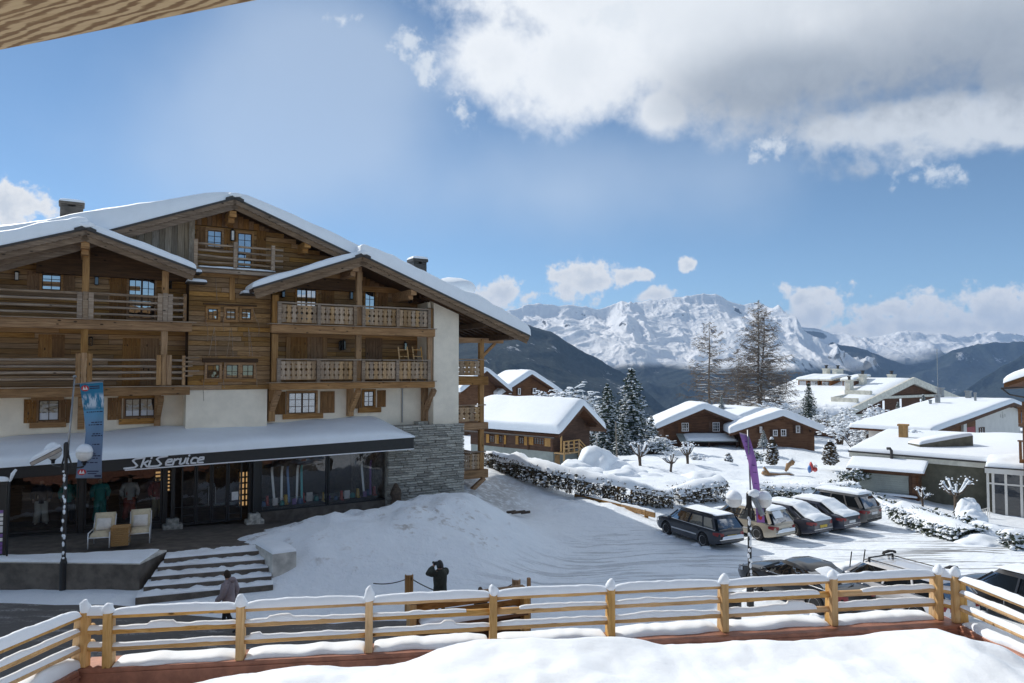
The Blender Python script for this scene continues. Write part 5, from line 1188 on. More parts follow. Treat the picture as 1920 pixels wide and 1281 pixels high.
# small posts and rails closing the two corners
for t, a, b in ((rl, PP[0], lA), (rl, PP[7], rA)):
    for j, z in enumerate(RAIL_Z): rail(t, a, b, z, .12 if j == 0 else .05, 95 + j + int(a.x), (.1, .9), big=1 if j == 0 else 0)
# house the picture is taken from: terrace, kerb, wall behind the viewer, beam overhead
house = thing('balcony_house', 'house of the viewpoint: rust brown metal terrace kerb and a pale timber beam overhead', 'house', (0, -2, 0))
def kerb(a, b, nn, name='kerb', t=.30):
    mb = MB(); q = [a - nn * .45, b - nn * .45, b + nn * t, a + nn * t]
    mb.add([(p.x, p.y, ZT - .9) for p in q] + [(p.x, p.y, ZT - .002) for p in q], [(3, 2, 1, 0), (4, 5, 6, 7), (0, 1, 5, 4), (1, 2, 6, 5), (2, 3, 7, 6), (3, 0, 4, 7)]); o = mb.build(name, M['copper'], house, bevel=.012)
    mb = MB(); mb.bar(a + nn * (t + .012) + Vector((0, 0, -.10)), b + nn * (t + .012) + Vector((0, 0, -.10)), .028, .03); mb.build('seam', M['copper'], o)
kerb(lA - d * .0 + Vector((0, 0, 0)), rA, nrm, t=.16)
kerb(lA + dl * .2, lB + dl * 6, n_in, t=.16); kerb(rA + dr * .2, rB + dr * 6, n_in2, t=.16)
mb = MB(); mb.add([(-16, -2.2, -.5), (16, -2.2, -.5), (16, -2.2, 13), (-16, -2.2, 13), (-16, -6, -.5), (16, -6, -.5), (16, -6, 13), (-16, -6, 13)], [(3, 2, 1, 0), (4, 5, 6, 7), (3, 7, 6, 2), (0, 3, 7, 4), (1, 5, 6, 2)]); mb.build('timber_wall', M['log'], house)
mb = MB(); mb.add([(-15.9, -2.12, -.4), (15.9, -2.12, -.4), (15.9, -2.12, 5.6), (-15.9, -2.12, 5.6)], [(3, 2, 1, 0)]); mb.build('plaster_wall', M['plaster'], house)  # unseen pale sheet over the timber wall, added to bounce light onto bank and hotel
mb = MB(); mb.add([(-11, -2.1, ZT - .9), (12, -2.1, ZT - .9), (rA.x, rA.y - .3, ZT - .9), (lA.x, lA.y - .3, ZT - .9)], [(0, 1, 2, 3)]); mb.build('terrace_deck', M['copper'], house)
# overhead beam: horizontal, running off to the left and away
BZ = HC + .9; e0 = PZ(497, 0, BZ); e1 = PZ(0, 96, BZ); bd = (e1 - e0).normalized(); bn = Vector((bd.y, -bd.x, 0))
if bn.y > 0: bn = -bn
fr = Frame(e1, math.atan2(-bd.y, -bd.x)); mb = MB(fr); mb.box((-3.0, 0, 0), (4.2, .26, .30)); mb.build('beam', M['beam'], house, bevel=.008, seg=2)
mb = MB(fr); mb.bar((3.9, .13, .31), (3.9, 4.5, .31 + .4), .2, .28); mb.bar((-2.7, .13, .31), (-2.7, 4.8, .31 + .4), .2, .28); mb.build('joist', M['beam'], house)
# the snow lying on the terrace
def terr(x, y):
    x = np.asarray(x, float); y = np.asarray(y, float)
    dist = (PP[0].x - x) * nrm.x * -1 + (y - PP[0].y) * nrm.y                 # metres inside the front kerb
    dist = (x - PP[0].x) * nrm.x + (y - PP[0].y) * nrm.y
    fx = np.interp(x, [-9, -6, -4.2, -2.2, -.9, .3, 2.4, 4.2, 6.4, 8.5, 10.5], [-.40, -.34, -.22, -.16, -.02, .03, .05, -.13, -.06, .0, .0])
    h = 1.18 + .3 * fx * np.exp(-(np.maximum(dist - .2, 0) / 1.6) ** 2)
    h = h - .22 * np.exp(-(np.maximum(dist, 0) / .34) ** 2) * (np.abs(x - 1) > 3.4)
    return h + .045 * fbm(x * .9, y * .9, 4, 77) + .012 * fbm(x * 3.4, y * 3.4, 3, 78)
ny, nx = 90, 220; rows = []
for j in range(ny + 1):
    t = j / ny; t = t * t
    a = PP[0] - d * 1.1 + nrm * .12; b = PP[7] + d * .62 + nrm * .12
    L = a + Vector((-.22 * 0, 0, 0)); y_sh = 13.5 * t
    l = lA + n_in * .17 + dl * y_sh; r_ = rA + n_in2 * .17 + dr * y_sh
    l = l + (nrm * .17 if j == 0 else nrm * .17); r_ = r_ + nrm * .17
    xs = np.linspace(l.x, r_.x, nx + 1); ysl = np.linspace(l.y, r_.y, nx + 1); zs = terr(xs, ysl)
    rows.append([Vector((x, y, z)) for x, y, z in zip(xs, ysl, zs)])
mb = MB(); mb.rows(rows, False); o = mb.build('terrace_snow', snow_mat('terrace_snow', (.85, .89, .94), 0, .03, 1.6), smooth=True); struct(o)

# snow on the lower roof right under the viewpoint, its crest crossing the foot of the railing
crest = [(250, 1330), (345, 1284), (430, 1268), (520, 1255), (575, 1249), (640, 1256), (700, 1254), (760, 1243), (820, 1218), (860, 1207), (930, 1203), (1000, 1198), (1080, 1199), (1170, 1196), (1250, 1210), (1320, 1209), (1420, 1203), (1520, 1206), (1600, 1192), (1700, 1186), (1760, 1183), (1830, 1200), (1920, 1250), (2000, 1310), (2100, 1380)]
cxp = np.array([c[0] for c in crest], float); cyp = np.array([c[1] for c in crest], float)
DC = 8.6; rows = []
pxs = np.linspace(260, 2090, 240)
for j in range(-14, 70):
    row = []
    for px in pxs:
        py = np.interp(px, cxp, cyp) + 6.0 * fn(px / 70.0, 2, 91, 4); p = PD(px, py, DC + .25 * fn(px / 150.0, 5, 92, 2)); x = p.x
        if j < 0: k = -j / 14; y = p.y + .42 * math.sin(k * 1.57); z = p.z - .85 * (1 - math.cos(k * 1.57))
        else:
            k = j / 69; y = p.y - 10.2 * k ** 1.5; z = p.z + (4.05 - p.z) * min(1, k * 3) ** 1.3 * .6 - .02 * k + .14 * fn(x * .8, y * 1.0, 93, 4) * min(1, k * 8) + .03 * fn(x * 3.5, y * 3.5, 94, 3) * min(1, k * 8)
        row.append(Vector((x, y, z)))
    rows.append(row)
mb = MB(); mb.rows(rows, False); lower = MB(); lower.add([(-8, -2.1, 2.9), (9.5, -2.1, 2.9), (8.2, 8.5, 2.45), (-4.6, 8.5, 2.45), (-8, -2.1, 2.7), (9.5, -2.1, 2.7), (8.2, 8.5, 2.25), (-4.6, 8.5, 2.25)], [(0, 1, 2, 3), (4, 7, 6, 5), (0, 3, 7, 4), (1, 5, 6, 2), (2, 6, 7, 3)]); lr = lower.build('lower_roof', M['copper'], house)
mb.build('roof_snow', snow_mat('lower_roof_snow', (.865, .91, .955), 0, .05, 2.2), lr, smooth=True)
# ---------------------------------------------------------------- houses beyond the yard
def seat(p, d=.0): return Vector((p.x, p.y, gz(p.x, p.y) - d))
def rect(mb, fr, a, b, n0, n1): mb.fr = fr; mb.box((a[0], n0, a[1]), (b[0], n1, b[1])); return mb
def small_window(fr, px0, py0, px1, py1, n, parent, sh=None, bars=(2, 3), frame='white', glass_='window_d', sill=False, fw=.06):
    u0, w1 = fr.hit(px0, py0, n); u1, w0 = fr.hit(px1, py1, n); u0, u1 = min(u0, u1), max(u0, u1); w0, w1 = min(w0, w1), max(w0, w1)
    mb = MB(fr)
    mb.box((u0, n, w0), (u0 + fw, n + .09, w1)); mb.box((u1 - fw, n, w0), (u1, n + .09, w1)); mb.box((u0 + fw, n, w1 - fw), (u1 - fw, n + .088, w1)); mb.box((u0 + fw, n, w0), (u1 - fw, n + .088, w0 + fw))
    for c in range(1, bars[0]): x = u0 + (u1 - u0) * c / bars[0]; mb.box((x - .02, n + .01, w0 + fw), (x + .02, n + .07, w1 - fw))
    for c in range(1, bars[1]): z = w0 + (w1 - w0) * c / bars[1]; mb.box((u0 + fw, n + .012, z - .015), (u1 - fw, n + .065, z + .015))
    o = mb.build('window', M[frame], parent)
    g = MB(fr); g.add([(u0 + .01, n + .03, w0 + .01), (u1 - .01, n + .03, w0 + .01), (u1 - .01, n + .03, w1 - .01), (u0 + .01, n + .03, w1 - .01)], [(0, 1, 2, 3)]); g.build('pane', M[glass_], o)
    if sh:
        sw = (u1 - u0) * sh[0]
        for a, b in ((u0 - sw - .03, u0 - .03), (u1 + .03, u1 + sw + .03)):
            s = MB(fr); h = (b - a) / 3
            for k in range(3): s.box((a + k * h + .005, n, w0 - .08), (a + (k + 1) * h - .005, n + .05, w1 + .08))
            s.box((a + .02, n + .051, w0 + .1), (b - .02, n + .07, w0 + .18)); s.box((a + .02, n + .051, w1 - .2), (b - .02, n + .07, w1 - .12)); s.build('shutter', M[sh[1]], o)
    return o
def gable_house(name, label, fr, u0, u1, dep, w0, we, wr, wall, roof='brown_wood', uc=None, ou=1.0, on=.9, th=.6, rt=.18, group=None, base=None, w_base=None, seed=1, cat='house', snow_p=9, ob=.6, sub=None, wes=None):
    t = sub or thing(name, label, cat, fr((u0 + u1) / 2, -dep / 2, w0), group)
    uc = (u0 + u1) / 2 if uc is None else uc; we_l, we_r = wes or (we, we)
    kl, kr = (wr - we_l) / (uc - u0), (wr - we_r) / (u1 - uc)
    mb = MB(fr); mb.prism([(u0, -dep, w_base or w0), (u1, -dep, w_base or w0), (u1, -dep, we_r - .02), (uc, -dep, wr - .02), (u0, -dep, we_l - .02)], (0, dep, 0)); w = mb.build('wall', M[wall], t)
    if base: mb = MB(fr); mb.box((u0 + .03, -dep + .03, w0), (u1 - .03, -.03, w_base - .002)); mb.build('base_wall', M[base], t)
    roofs = []
    L = (u0 - ou, we_l - kl * ou); Rr = (u1 + ou, we_r - kr * ou)
    for p, q in ((L, (uc, wr)), ((uc, wr), Rr)):
        mb = MB(fr); mb.prism([(p[0], -dep - ob, p[1]), (q[0], -dep - ob, q[1]), (q[0], -dep - ob, q[1] + rt), (p[0], -dep - ob, p[1] + rt)], (0, dep + on + ob, 0)); r_ = mb.build('roof', M[roof], t); roofs.append(r_)
        mb = MB(fr); d = .16; mb.prism([(p[0], on + .002, p[1] - .12), (q[0], on + .002, q[1] - .12), (q[0], on + .002, q[1] + rt + .02), (p[0], on + .002, p[1] + rt + .02)], (0, .07, 0)); mb.build('verge_board', M[roof], r_)
    mb = MB(fr)
    def f(a, b):
        u = L[0] - .02 + (Rr[0] - L[0] + .04) * a
        w_ = sum(float(np.interp(u + d_, [L[0], uc, Rr[0]], [L[1], wr, Rr[1]])) for d_ in (-.5, 0, .5)) / 3
        return fr(u, -dep - ob - .03 + (dep + on + ob + .08) * b, w_ + rt + .01)
    snow_pad(mb, f, th, 50, 18, p=snow_p, amp=.12, freq=.35, seed=seed); mb.build('roof_snow', M['snow'], roofs[0], smooth=True)
    for x in (u0 + .5, uc, u1 - .5):
        wz = (wr - abs(x - uc) * (kl if x < uc else kr)) - .22; mb = MB(fr); mb.box((x - .12, 0.005, wz - .12), (x + .12, on - .1, wz + .1)); mb.build('purlin', M[roof], t)
    return t, roofs
# near chalet with honey shutters
c0 = PD(1037, 884, 64); NFm = Frame((c0.x, c0.y, 0), R(48)); NSd = Frame((c0.x, c0.y, 0), R(-42))
zb = gz(c0.x, c0.y) - .6; z_e = PD(1037, 806, 64).z; z_w = PD(1037, 848, 64).z
nc, nr = gable_house('old_chalet', 'old brown chalet with honey shutters and a thick slab of roof snow', NFm, 0, 5.6, 10.5, zb, z_e, NFm.hit(1072, 764, 0)[1], 'brown_wood', ou=.8, on=1.3, th=.95, base='plaster_g', w_base=z_w, seed=11, snow_p=7)
for a in ((973, 819, 983, 833), (1001, 820, 1021, 835), (918, 816, 928, 830), (936, 817, 944, 831)): small_window(NSd, *a, .02, nc, (.55, 'honey'), (2, 3) if a[2] - a[0] < 15 else (4, 3), 'brown_wood')
for a in ((958, 859, 972, 874), (916, 856, 926, 870)): small_window(NSd, *a, -.01, nc, (.3, 'honey'), (2, 2), 'honey')
a, b = NSd.hit(1005, 868, -.02), NSd.hit(1021, 890, -.02); mb = MB(NSd); mb.box((a[0], -.03, zb), (b[0], .05, a[1])); mb.build('door', M['white'], nc)
mb = MB(NSd); e = NSd.hit(1037, 810, .1); mb.tube([(-11.5, .95, z_e - .62), (.9, .95, z_e - .62)], .07, 8); mb.build('gutter', M['tin'], nr[0])
for u in (-2.9, -6.0, -.1): mb = MB(NSd); mb.box((u - .1, 0, z_w), (u + .1, .1, z_e)); mb.build('wall_post', M['brown_wood'], nc)
mb = MB(NFm); mb.box((.1, .02, z_w - .15), (2.4, 1.2, z_w)); pl_ = mb.build('porch', M['fence'], nc)
for u in (.15, .8, 1.6, 2.35): mb = MB(NFm); mb.box((u - .06, 1.08, z_w - 1.6 if u in (.15, 2.35) else z_w), (u + .06, 1.2, z_w + 1.05)); mb.build('post', M['fence'], pl_)
mb = MB(NFm); mb.box((.10, .75, z_w + .1), (.22, .87, z_e + .2)); mb.build('post', M['fence'], pl_)
for z in (.35, .68, 1.0): mb = MB(NFm); mb.bar((.15, 1.14, z_w + z), (2.35, 1.14, z_w + z), .06, .09); mb.build('rail', M['fence'], pl_)
for z in (.0, .35, .68): mb = MB(NFm); mb.bar((2.4, 1.14, z_w + z + .35), (4.6, 1.14, z_w + z - 1.3), .06, .09); mb.build('rail', M['fence'], pl_)
mb = MB(NFm); mb.box((.2, .03, zb), (.9, .08, z_w - .3)); mb.build('door', M['honey'], nc)
# two gabled chalets far behind it
kc = PD(990, 745, 118); KF = Frame((kc.x, kc.y, 0), R(28)); z0 = gz(kc.x, kc.y) - 1
kw = lambda px, py: KF.hit(px, py, 0)
k1, kr1 = gable_house('twin_gable_chalet', 'brown chalet with two snowy gables behind the old chalet', KF, kw(938, 730)[0], kw(1038, 730)[0], 7, min(z0, -4), kw(1040, 736)[1], kw(990, 704)[1], 'brown_wood2', 'brown_wood', ou=1.2, on=1.5, th=.95, seed=21)
gable_house('', '', KF, kw(860, 730)[0], kw(937, 730)[0] - .3, 15, min(z0, -4), kw(945, 728)[1], kw(902, 698)[1], 'brown_wood2', 'brown_wood', ou=1.0, on=3.0, th=.95, seed=22, sub=k1)
for a in ((954, 728, 959, 739), (971, 728, 976, 740), (999, 728, 1005, 739), (932, 735, 941, 744)): small_window(KF, *a, .02, k1, (.5, 'brown_wood'), (1, 1), 'white', fw=.12)
# middle chalets
m0 = PD(1312, 830, 90); MF = Frame((m0.x, m0.y, 0), R(0)); mw = lambda px, py: MF.hit(px, py, 0)
zb = gz(m0.x, m0.y) - 1.2
m1, mr1 = gable_house('dark_chalet', 'dark brown gabled chalet with two pale windows beside the tall snowy spruce', MF, mw(1244, 810)[0], mw(1392, 810)[0], 5.4, zb, mw(1244, 799)[1], mw(1314, 769)[1], 'brown_wood', ou=1.3, on=1.2, th=.9, seed=31, uc=mw(1316, 780)[0])
for a in ((1278, 793, 1291, 809), (1336, 792, 1349, 809)): small_window(MF, *a, .02, m1, (.5, 'brown_wood'), (3, 3), 'white')
a, b = mw(1268, 815), mw(1374, 828); mb = MB(MF); mb.prism([(a[0], .02, a[1]), (b[0], .02, a[1]), (b[0], 2.2, a[1] - .7), (a[0], 2.2, a[1] - .7)], (0, 0, .12)); pr = mb.build('lean_to_roof', M['plaster_g'], m1)
s = MB(MF); snow_pad(s, lambda p, q: MF(a[0] + .8 + (b[0] - a[0] - 1.0) * p, .3 + 1.9 * q, a[1] + .13 - .7 * (.3 + 1.9 * q) / 2.2), .28, 20, 8, p=4); s.build('roof_snow', M['snow'], pr, smooth=True)
for u in (a[0] + .1, (a[0] + b[0]) / 2, b[0] - .1): mb = MB(MF); mb.box((u - .1, 1.95, zb), (u + .1, 2.1, a[1] - .66)); mb.build('post', M['brown_wood'], pr)
n0 = PD(1465, 830, 86); M2F = Frame((n0.x, n0.y, 0), R(-7)); nw = lambda px, py: M2F.hit(px, py, 0); zb = gz(n0.x, n0.y) - 1.2
m2, mr2 = gable_house('reddish_chalet', 'reddish brown gabled chalet behind the purple flag with four small windows', M2F, nw(1392, 815)[0], nw(1527, 815)[0], 3.0, zb, nw(1392, 806)[1], nw(1465, 782)[1], 'brown_wood2', 'brown_wood', ou=1.7, on=1.1, th=.9, seed=41, uc=nw(1464, 790)[0])
for a in ((1424, 800, 1429, 812), (1449, 806, 1458, 818), (1464, 805, 1474, 818), (1492, 798, 1500, 812)): small_window(M2F, *a, .02, m2, (.6, 'brown_wood'), (2, 2), 'white', fw=.1)
# a snowy roof with chimney peeping over between the two
q0 = PD(1410, 800, 108); QF = Frame((q0.x, q0.y, 0), R(24)); qw = lambda px, py: QF.hit(px, py, 0)
g1_, gr_ = gable_house('hidden_cottage', 'cottage of which only a white roof and a chimney show between two chalets', QF, qw(1372, 800)[0], qw(1460, 800)[0], 9, gz(q0.x, q0.y) - 1, qw(1420, 790)[1], qw(1420, 774)[1], 'brown_wood', ou=1, on=1, th=.8, seed=51)
a, b = qw(1428, 764), qw(1436, 782); mb = MB(QF); mb.box((a[0], -2, b[1] - 1), (b[0], -1.4, a[1])); mb.box((a[0] - .1, -2.1, a[1]), (b[0] + .1, -1.3, a[1] + .12)); mb.build('chimney', M['concrete_l'], g1_)
# large concrete and timber building, far right
q0 = PD(1715, 790, 132); QB = Frame((q0.x, q0.y, 0), R(34)); bw = lambda px, py, n=0: QB.hit(px, py, n)
uL, uR = bw(1556, 790)[0], bw(1796, 745)[0]; uc = bw(1714, 706)[0]; wR = bw(1714, 712)[1]; kL = (wR - bw(1556, 790)[1]) / (uc - uL); kR = (wR - bw(1796, 747)[1]) / (uR - uc)
big = thing('terraced_apartment_house', 'broad concrete gabled apartment house with snowy dormers and chimneys on its roof', 'building', QB(uc, -8, gz(q0.x, q0.y) - 2))
zb = gz(q0.x, q0.y) - 3; dep = 24
mb = MB(QB); mb.prism([(uL + 2, -dep, zb), (uR - 1, -dep, zb), (uR - 1, -dep, wR - kR * (uR - 1 - uc) - .5), (uc, -dep, wR - .5), (uL + 2, -dep, wR - kL * (uc - uL - 2) - .5)], (0, dep - 1.2, 0)); mb.build('wall', M['brown_wood'], big)
for p, q in (((uL, wR - kL * (uc - uL)), (uc, wR)), ((uc, wR), (uR + 2.5, wR - kR * (uR + 2.5 - uc)))):
    mb = MB(QB); mb.prism([(p[0], -dep, p[1] - .45), (q[0], -dep, q[1] - .45), (q[0], -dep, q[1]), (p[0], -dep, p[1])], (0, dep - .35, 0)); rf = mb.build('roof', M['concrete_l'], big)
    mb = MB(QB); mb.prism([(p[0], -.3, p[1] - .75), (q[0], -.3, q[1] - .75), (q[0], -.3, q[1] + .45), (p[0], -.3, p[1] + .45)], (0, .4, 0)); mb.build('verge_wall', M['concrete_l'], rf)
    s = MB(QB); snow_pad(s, lambda a, b: QB(p[0] + (q[0] - p[0]) * a, -dep + (dep - .5) * b, p[1] + (q[1] - p[1]) * a + .01), .4, 24, 10, p=10, amp=.1, freq=.2, seed=61); s.build('roof_snow', M['snow'], rf, smooth=True)
for y in (743, 773): 
    w = bw(1700, y)[1]; ul = uc - (wR - w) / kL + 1.6; ur = uc + (wR - w) / kR - 1.2; mb = MB(QB); mb.box((ul, -1.19, w - .35), (min(ur, uR - 1.2), -.6, w + .1)); mb.build('floor_beam', M['concrete_l'], big)
for px in (1605, 1640, 1668, 1700, 1738):
    u, w = bw(px, 760); top = wR - (kL * (uc - u) if u < uc else kR * (u - uc)) - 1.6
    mb = MB(QB); mb.box((u - .35, -1.18, bw(px, 786)[1]), (u + .35, -1.1, min(top, bw(px, 748)[1]))); mb.build('window', M['window_d'], big)
kl_ = lambda u: wR - kL * (uc - u)
for px, py, n in ((1548, 724, -17), (1571, 724, -14.5), (1596, 725, -12), (1630, 727, -7.5)):   # dormers with dark cheeks
    u = uc - 3.6; w = kl_(u); x0 = u - 3.4
    mb = MB(QB); mb.box((x0, n - 2.4, kl_(x0) - .2), (u, n - .3, w + .55)); o = mb.build('dormer', M['brown_wood2'], big)
    mb = MB(QB); mb.prism([(x0 - .3, n - 2.7, w + .56), (u + 2.2, n - 2.7, w + 1.35), (u + 2.2, n - 2.7, w + 1.6), (x0 - .3, n - 2.7, w + .85)], (0, 2.8, 0)); mb.build('dormer_roof', M['concrete_l'], o)
    s = MB(QB); snow_pad(s, lambda a, b: QB(x0 - .3 + (u + 2.5 - x0) * a, n - 2.7 + 2.8 * b, w + .86 + .75 * a), .35, 10, 8, p=5); s.build('roof_snow', M['snow'], o, smooth=True)
    mb = MB(QB); mb.box((x0 - .04, n - 2.1, kl_(x0) + .2), (x0, n - .6, w + .4)); mb.build('window', M['window'], o)
for du, n, ww, hh in ((-1.0, -16.5, 1.3, 3.0), (-1.0, -14, 2.4, 2.9), (-5.6, -6.2, 1.1, 3.0), (-11.5, -5.4, 1.3, 3.6), (4.3, -6, 1.5, 2.4)):
    u = uc + du; w = kl_(u) if du < 0 else wR - kR * du
    mb = MB(QB); mb.box((u - ww / 2, n - .9, w - .6), (u + ww / 2, n, w + hh * .7)); mb.box((u - ww / 2 - .1, n - 1, w + hh * .7), (u + ww / 2 + .1, n + .1, w + hh * .7 + .25)); o = mb.build('chimney', M['concrete_l'], big)
    mb = MB(QB); mb.lathe([(.25, 0), (.25, .5), (.4, .55), (.4, .7)], (u, n - .45, w + hh * .7 + .25), 8); mb.build('cowl', M['tin'], o)
for du, n in ((-8, -3.0), (-13, -2.6)):        # terrace walls stepping down the slope
    u = uc + du; mb = MB(QB); mb.prism([(u - 4.5, n - 3.2, kl_(u - 4.5)), (u + 1.2, n - 3.2, kl_(u - 1)), (u + 1.2, n - 3.2, kl_(u + 1.2) + .4), (u - 4.5, n - 3.2, kl_(u - 4.5) + 1.2)], (0, .3, 0)); mb.build('terrace_wall', M['concrete_l'], big)
    mb = MB(QB); mb.box((u - 4.5, n - 2.9, kl_(u - 4.5)), (u - 3.9, n + 1.6, kl_(u - 4.5) + 1.15)); mb.build('terrace_wall', M['concrete_l'], big)
# smoke from its chimney
def smoke():
    m = bpy.data.materials.new('smoke'); m.use_nodes = True; nt = m.node_tree; nt.nodes.clear(); o = nd(nt, 'OutputMaterial'); tc = nd(nt, 'TexCoord')
    n = nd(nt, 'TexNoise', {'Vector': tc.outputs['Object'], 'Scale': .45, 'Detail': 4.0})
    v = nd(nt, 'VolumePrincipled', {'Color': (.9, .92, .95, 1), 'Density': mth(nt, 'MULTIPLY', sstep(nt, n.outputs['Fac'], .45, .7), .16)}); nt.links.new(v.outputs[0], o.inputs['Volume'])
    p = QB(uc - 1, -15, kl_(uc - 1) + 3.2); mb = MB(); mb.blob(p + Vector((4, 2, .6)), (6.5, 3, 1.9), 3, .25, 1, 5); mb.build('smoke', m, kind='stuff', smooth=True)
smoke()
# white house with a broad snowy roof
s0 = PD(1880, 840, 76); SF = Frame((s0.x, s0.y, 0), R(38)); sw_ = lambda px, py, n=0: SF.hit(px, py, n); zb = gz(s0.x, s0.y) - 3
uc = sw_(1884, 760)[0]; u0, u1 = sw_(1752, 800)[0], sw_(1912, 770)[0]
wh, wr_ = gable_house('white_house', 'white rendered house under a broad snowy roof with small pipes', SF, u0, u1, 6.0, zb, 0, sw_(1884, 758)[1], 'plaster_w', 'brown_wood', uc=uc, ou=2.6, on=.8, th=.5, seed=71, wes=(sw_(1752, 806)[1], sw_(1912, 768)[1]))
a, b = sw_(1740, 790), sw_(1829, 850); mb = MB(SF)
mb.prism([(a[0], .01, zb), (b[0], .01, zb), (b[0], .01, sw_(1829, 779)[1]), (a[0], .01, sw_(1750, 806)[1])], (0, .07, 0)); mb.build('cladding', M['brown_wood2'], wh)
mb = MB(SF); mb.box((sw_(1800, 790)[0], .08, zb), (sw_(1806, 790)[0], .3, sw_(1803, 790)[1])); mb.build('pillar', M['plaster_w'], wh)
mb = MB(SF); mb.box((sw_(1807, 800)[0], .08, sw_(1807, 816)[1]), (sw_(1826, 800)[0], .12, sw_(1807, 802)[1])); mb.build('red_panel', simple('red_panel', (.30, .03, .04), .6), wh)
small_window(SF, 1835, 802, 1845, 817, .01, wh, None, (2, 3), 'brown_wood')
for px, y0, y1 in ((1876, 776, 783), (1880, 772, 784), (1884, 776, 782)): mb = MB(SF); mb.box((sw_(px, 780)[0] - .05, .003, sw_(px, y1)[1]), (sw_(px, 780)[0] + .05, .04, sw_(px, y0)[1])); mb.build('wall_slit', M['concrete'], wh)
small_window(SF, 1912, 808, 1920, 820, .01, wh, None, (2, 2), 'white')
klS = (sw_(1884, 758)[1] - sw_(1752, 806)[1]) / (uc - u0)
for du, n, r_, h in ((-.8, -3.2, .3, 1.3), (-.8, -6.0, .35, 1.6), (-5.5, -4.5, .25, 1.4), (-6.6, -4.8, .14, 1.0), (-2.9, -1.8, .12, 1.4)):
    w = sw_(1884, 758)[1] + klS * du; mb = MB(SF); mb.lathe([(r_, 0), (r_, h), (r_ * 1.3, h + .03), (r_ * 1.3, h + .16)], (uc + du, n, w), 10); mb.build('vent_pipe', M['steel'], wr_[0], smooth=False)
mb = MB(SF); w = sw_(1884, 758)[1]; mb.tube([(uc - 1.5, -6, w - .8), (uc - 1.5, -6, w + 6)], .035, 5); mb.build('aerial', M['steel'], wr_[0])
# flat roofed building with kiosk and white porch
t0 = PD(1855, 960, 47); TF = Frame((t0.x, t0.y, 0), R(-38)); tw = lambda px, py, n=0: TF.hit(px, py, n)
zb = gz(t0.x, t0.y) - 1.5; uA, uB = tw(1592, 850)[0], tw(1852, 870)[0]; wT = tw(1852, 867)[1]; wTl = tw(1592, 846)[1]
ft = thing('flat_roof_building', 'low olive rendered building with a deep flat snow roof beyond the parked cars', 'building', TF((uA + uB) / 2, -5, zb))
mb = MB(TF); mb.prism([(uA + .4, -11, zb), (uB + 6, -11, zb), (uB + 6, -11, wT - .35), (uA + .4, -11, wTl - .35)], (0, 10.7, 0)); mb.build('wall', M['plaster_o'], ft)
mb = MB(TF); mb.prism([(uA, -11.5, wTl - .4), (uB, -11.5, wT - .4), (uB, -11.5, wT), (uA, -11.5, wTl)], (0, 11.5, 0)); fr_ = mb.build('roof', M['concrete_l'], ft)
mb = MB(TF); mb.prism([(uA - .05, .002, wTl - .06), (uB, .002, wT - .06), (uB, .002, wT + .05), (uA - .05, .002, wTl + .05)], (0, .08, 0)); mb.build('roof_edge', M['tin'], fr_)
mb = MB(TF)
def tf(a, b): u = uA + (uB + 6 - uA) * a; return TF(u, -14.5 + 14.45 * b, wTl + (wT - wTl) * (u - uA) / (uB - uA) + .012 + .035 * (1 - b) * 14)
snow_pad(mb, tf, lambda a, b: .32 + .28 * max(0, 1 - ((a - .72) / .25) ** 2) * (1 - b), 40, 20, p=9, amp=.2, freq=.3, seed=81); mb.build('roof_snow', M['snow'], fr_, smooth=True)
a, b = tw(1702, 838, -3.5), tw(1795, 812, -6.5); mb = MB(TF); z = wT + .55
mb.prism([(a[0], -3.6, z - .2), (b[0] + .2, -6.2, z - .2), (b[0] + .2, -6.2, z + .75), (a[0], -3.6, z + .1)], (.9, 1.0, 0)); sk = mb.build('skylight', M['plaster_o'], fr_)
s = MB(TF); snow_pad(s, lambda p, q: TF(a[0] + (b[0] - a[0] + .2) * p + .9 * q, -3.6 - 2.6 * p + 1.0 * q, z + .11 + .65 * p), .26, 14, 8, p=4); s.build('roof_snow', M['snow'], sk, smooth=True)
u, w = tw(1694, 820, -8); mb = MB(TF); mb.box((u - .3, -8.3, w - .6), (u + .3, -7.7, w + .9)); mb.box((u - .38, -8.38, w + .9), (u + .38, -7.62, w + 1.05)); mb.build('chimney', M['honey'], ft)
u, w = tw(1672, 868, .2); mb = MB(TF); mb.tube([(u, .2, w), (u, .2, w + .85), (u - .1, .2, w + 1.0), (u - .3, .2, w + .98)], .1, 8); mb.build('vent_pipe', M['tin'], ft)
u0, u1 = tw(1612, 900)[0], tw(1728, 900)[0]; wk0 = tw(1722, 887, 1.2)[1]; wk1 = wk0 + .5
ks = thing('wooden_kiosk', 'brown timber kiosk with a closed grey blind and a snowy pent roof', 'kiosk', TF((u0 + u1) / 2, 1.4, zb + .8))
mb = MB(TF); mb.box((u0, .02, zb), (u1, 1.3, wk0 - .05)); mb.build('wall', M['brown_wood2'], ks)
mb = MB(TF); mb.prism([(u0 - .45, .03, wk1), (u1 + .35, .03, wk1), (u1 + .5, 2.0, wk0 - .05), (u0 - .45, 2.0, wk0 - .05)], (0, 0, .12)); kr = mb.build('roof', M['brown_wood'], ks)
s = MB(TF); snow_pad(s, lambda p, q: TF(u0 - .45 + (u1 - u0 + .9) * p, .05 + 1.98 * q, wk1 + .122 - (wk1 - wk0 + .05) * q), .16, 24, 12, p=8, amp=.1); s.build('roof_snow', M['snow'], kr, smooth=True)
a, b = tw(1606, 885, 1.3), tw(1704, 912, 1.3); mb = MB(TF)
zt = wk0 - .25; hgt = 1.35
for k in range(9): mb.box((a[0], 1.305, zt - hgt + k * hgt / 9), (b[0], 1.335 + .01 * (k % 2), zt - hgt + (k + 1) * hgt / 9 - .006))
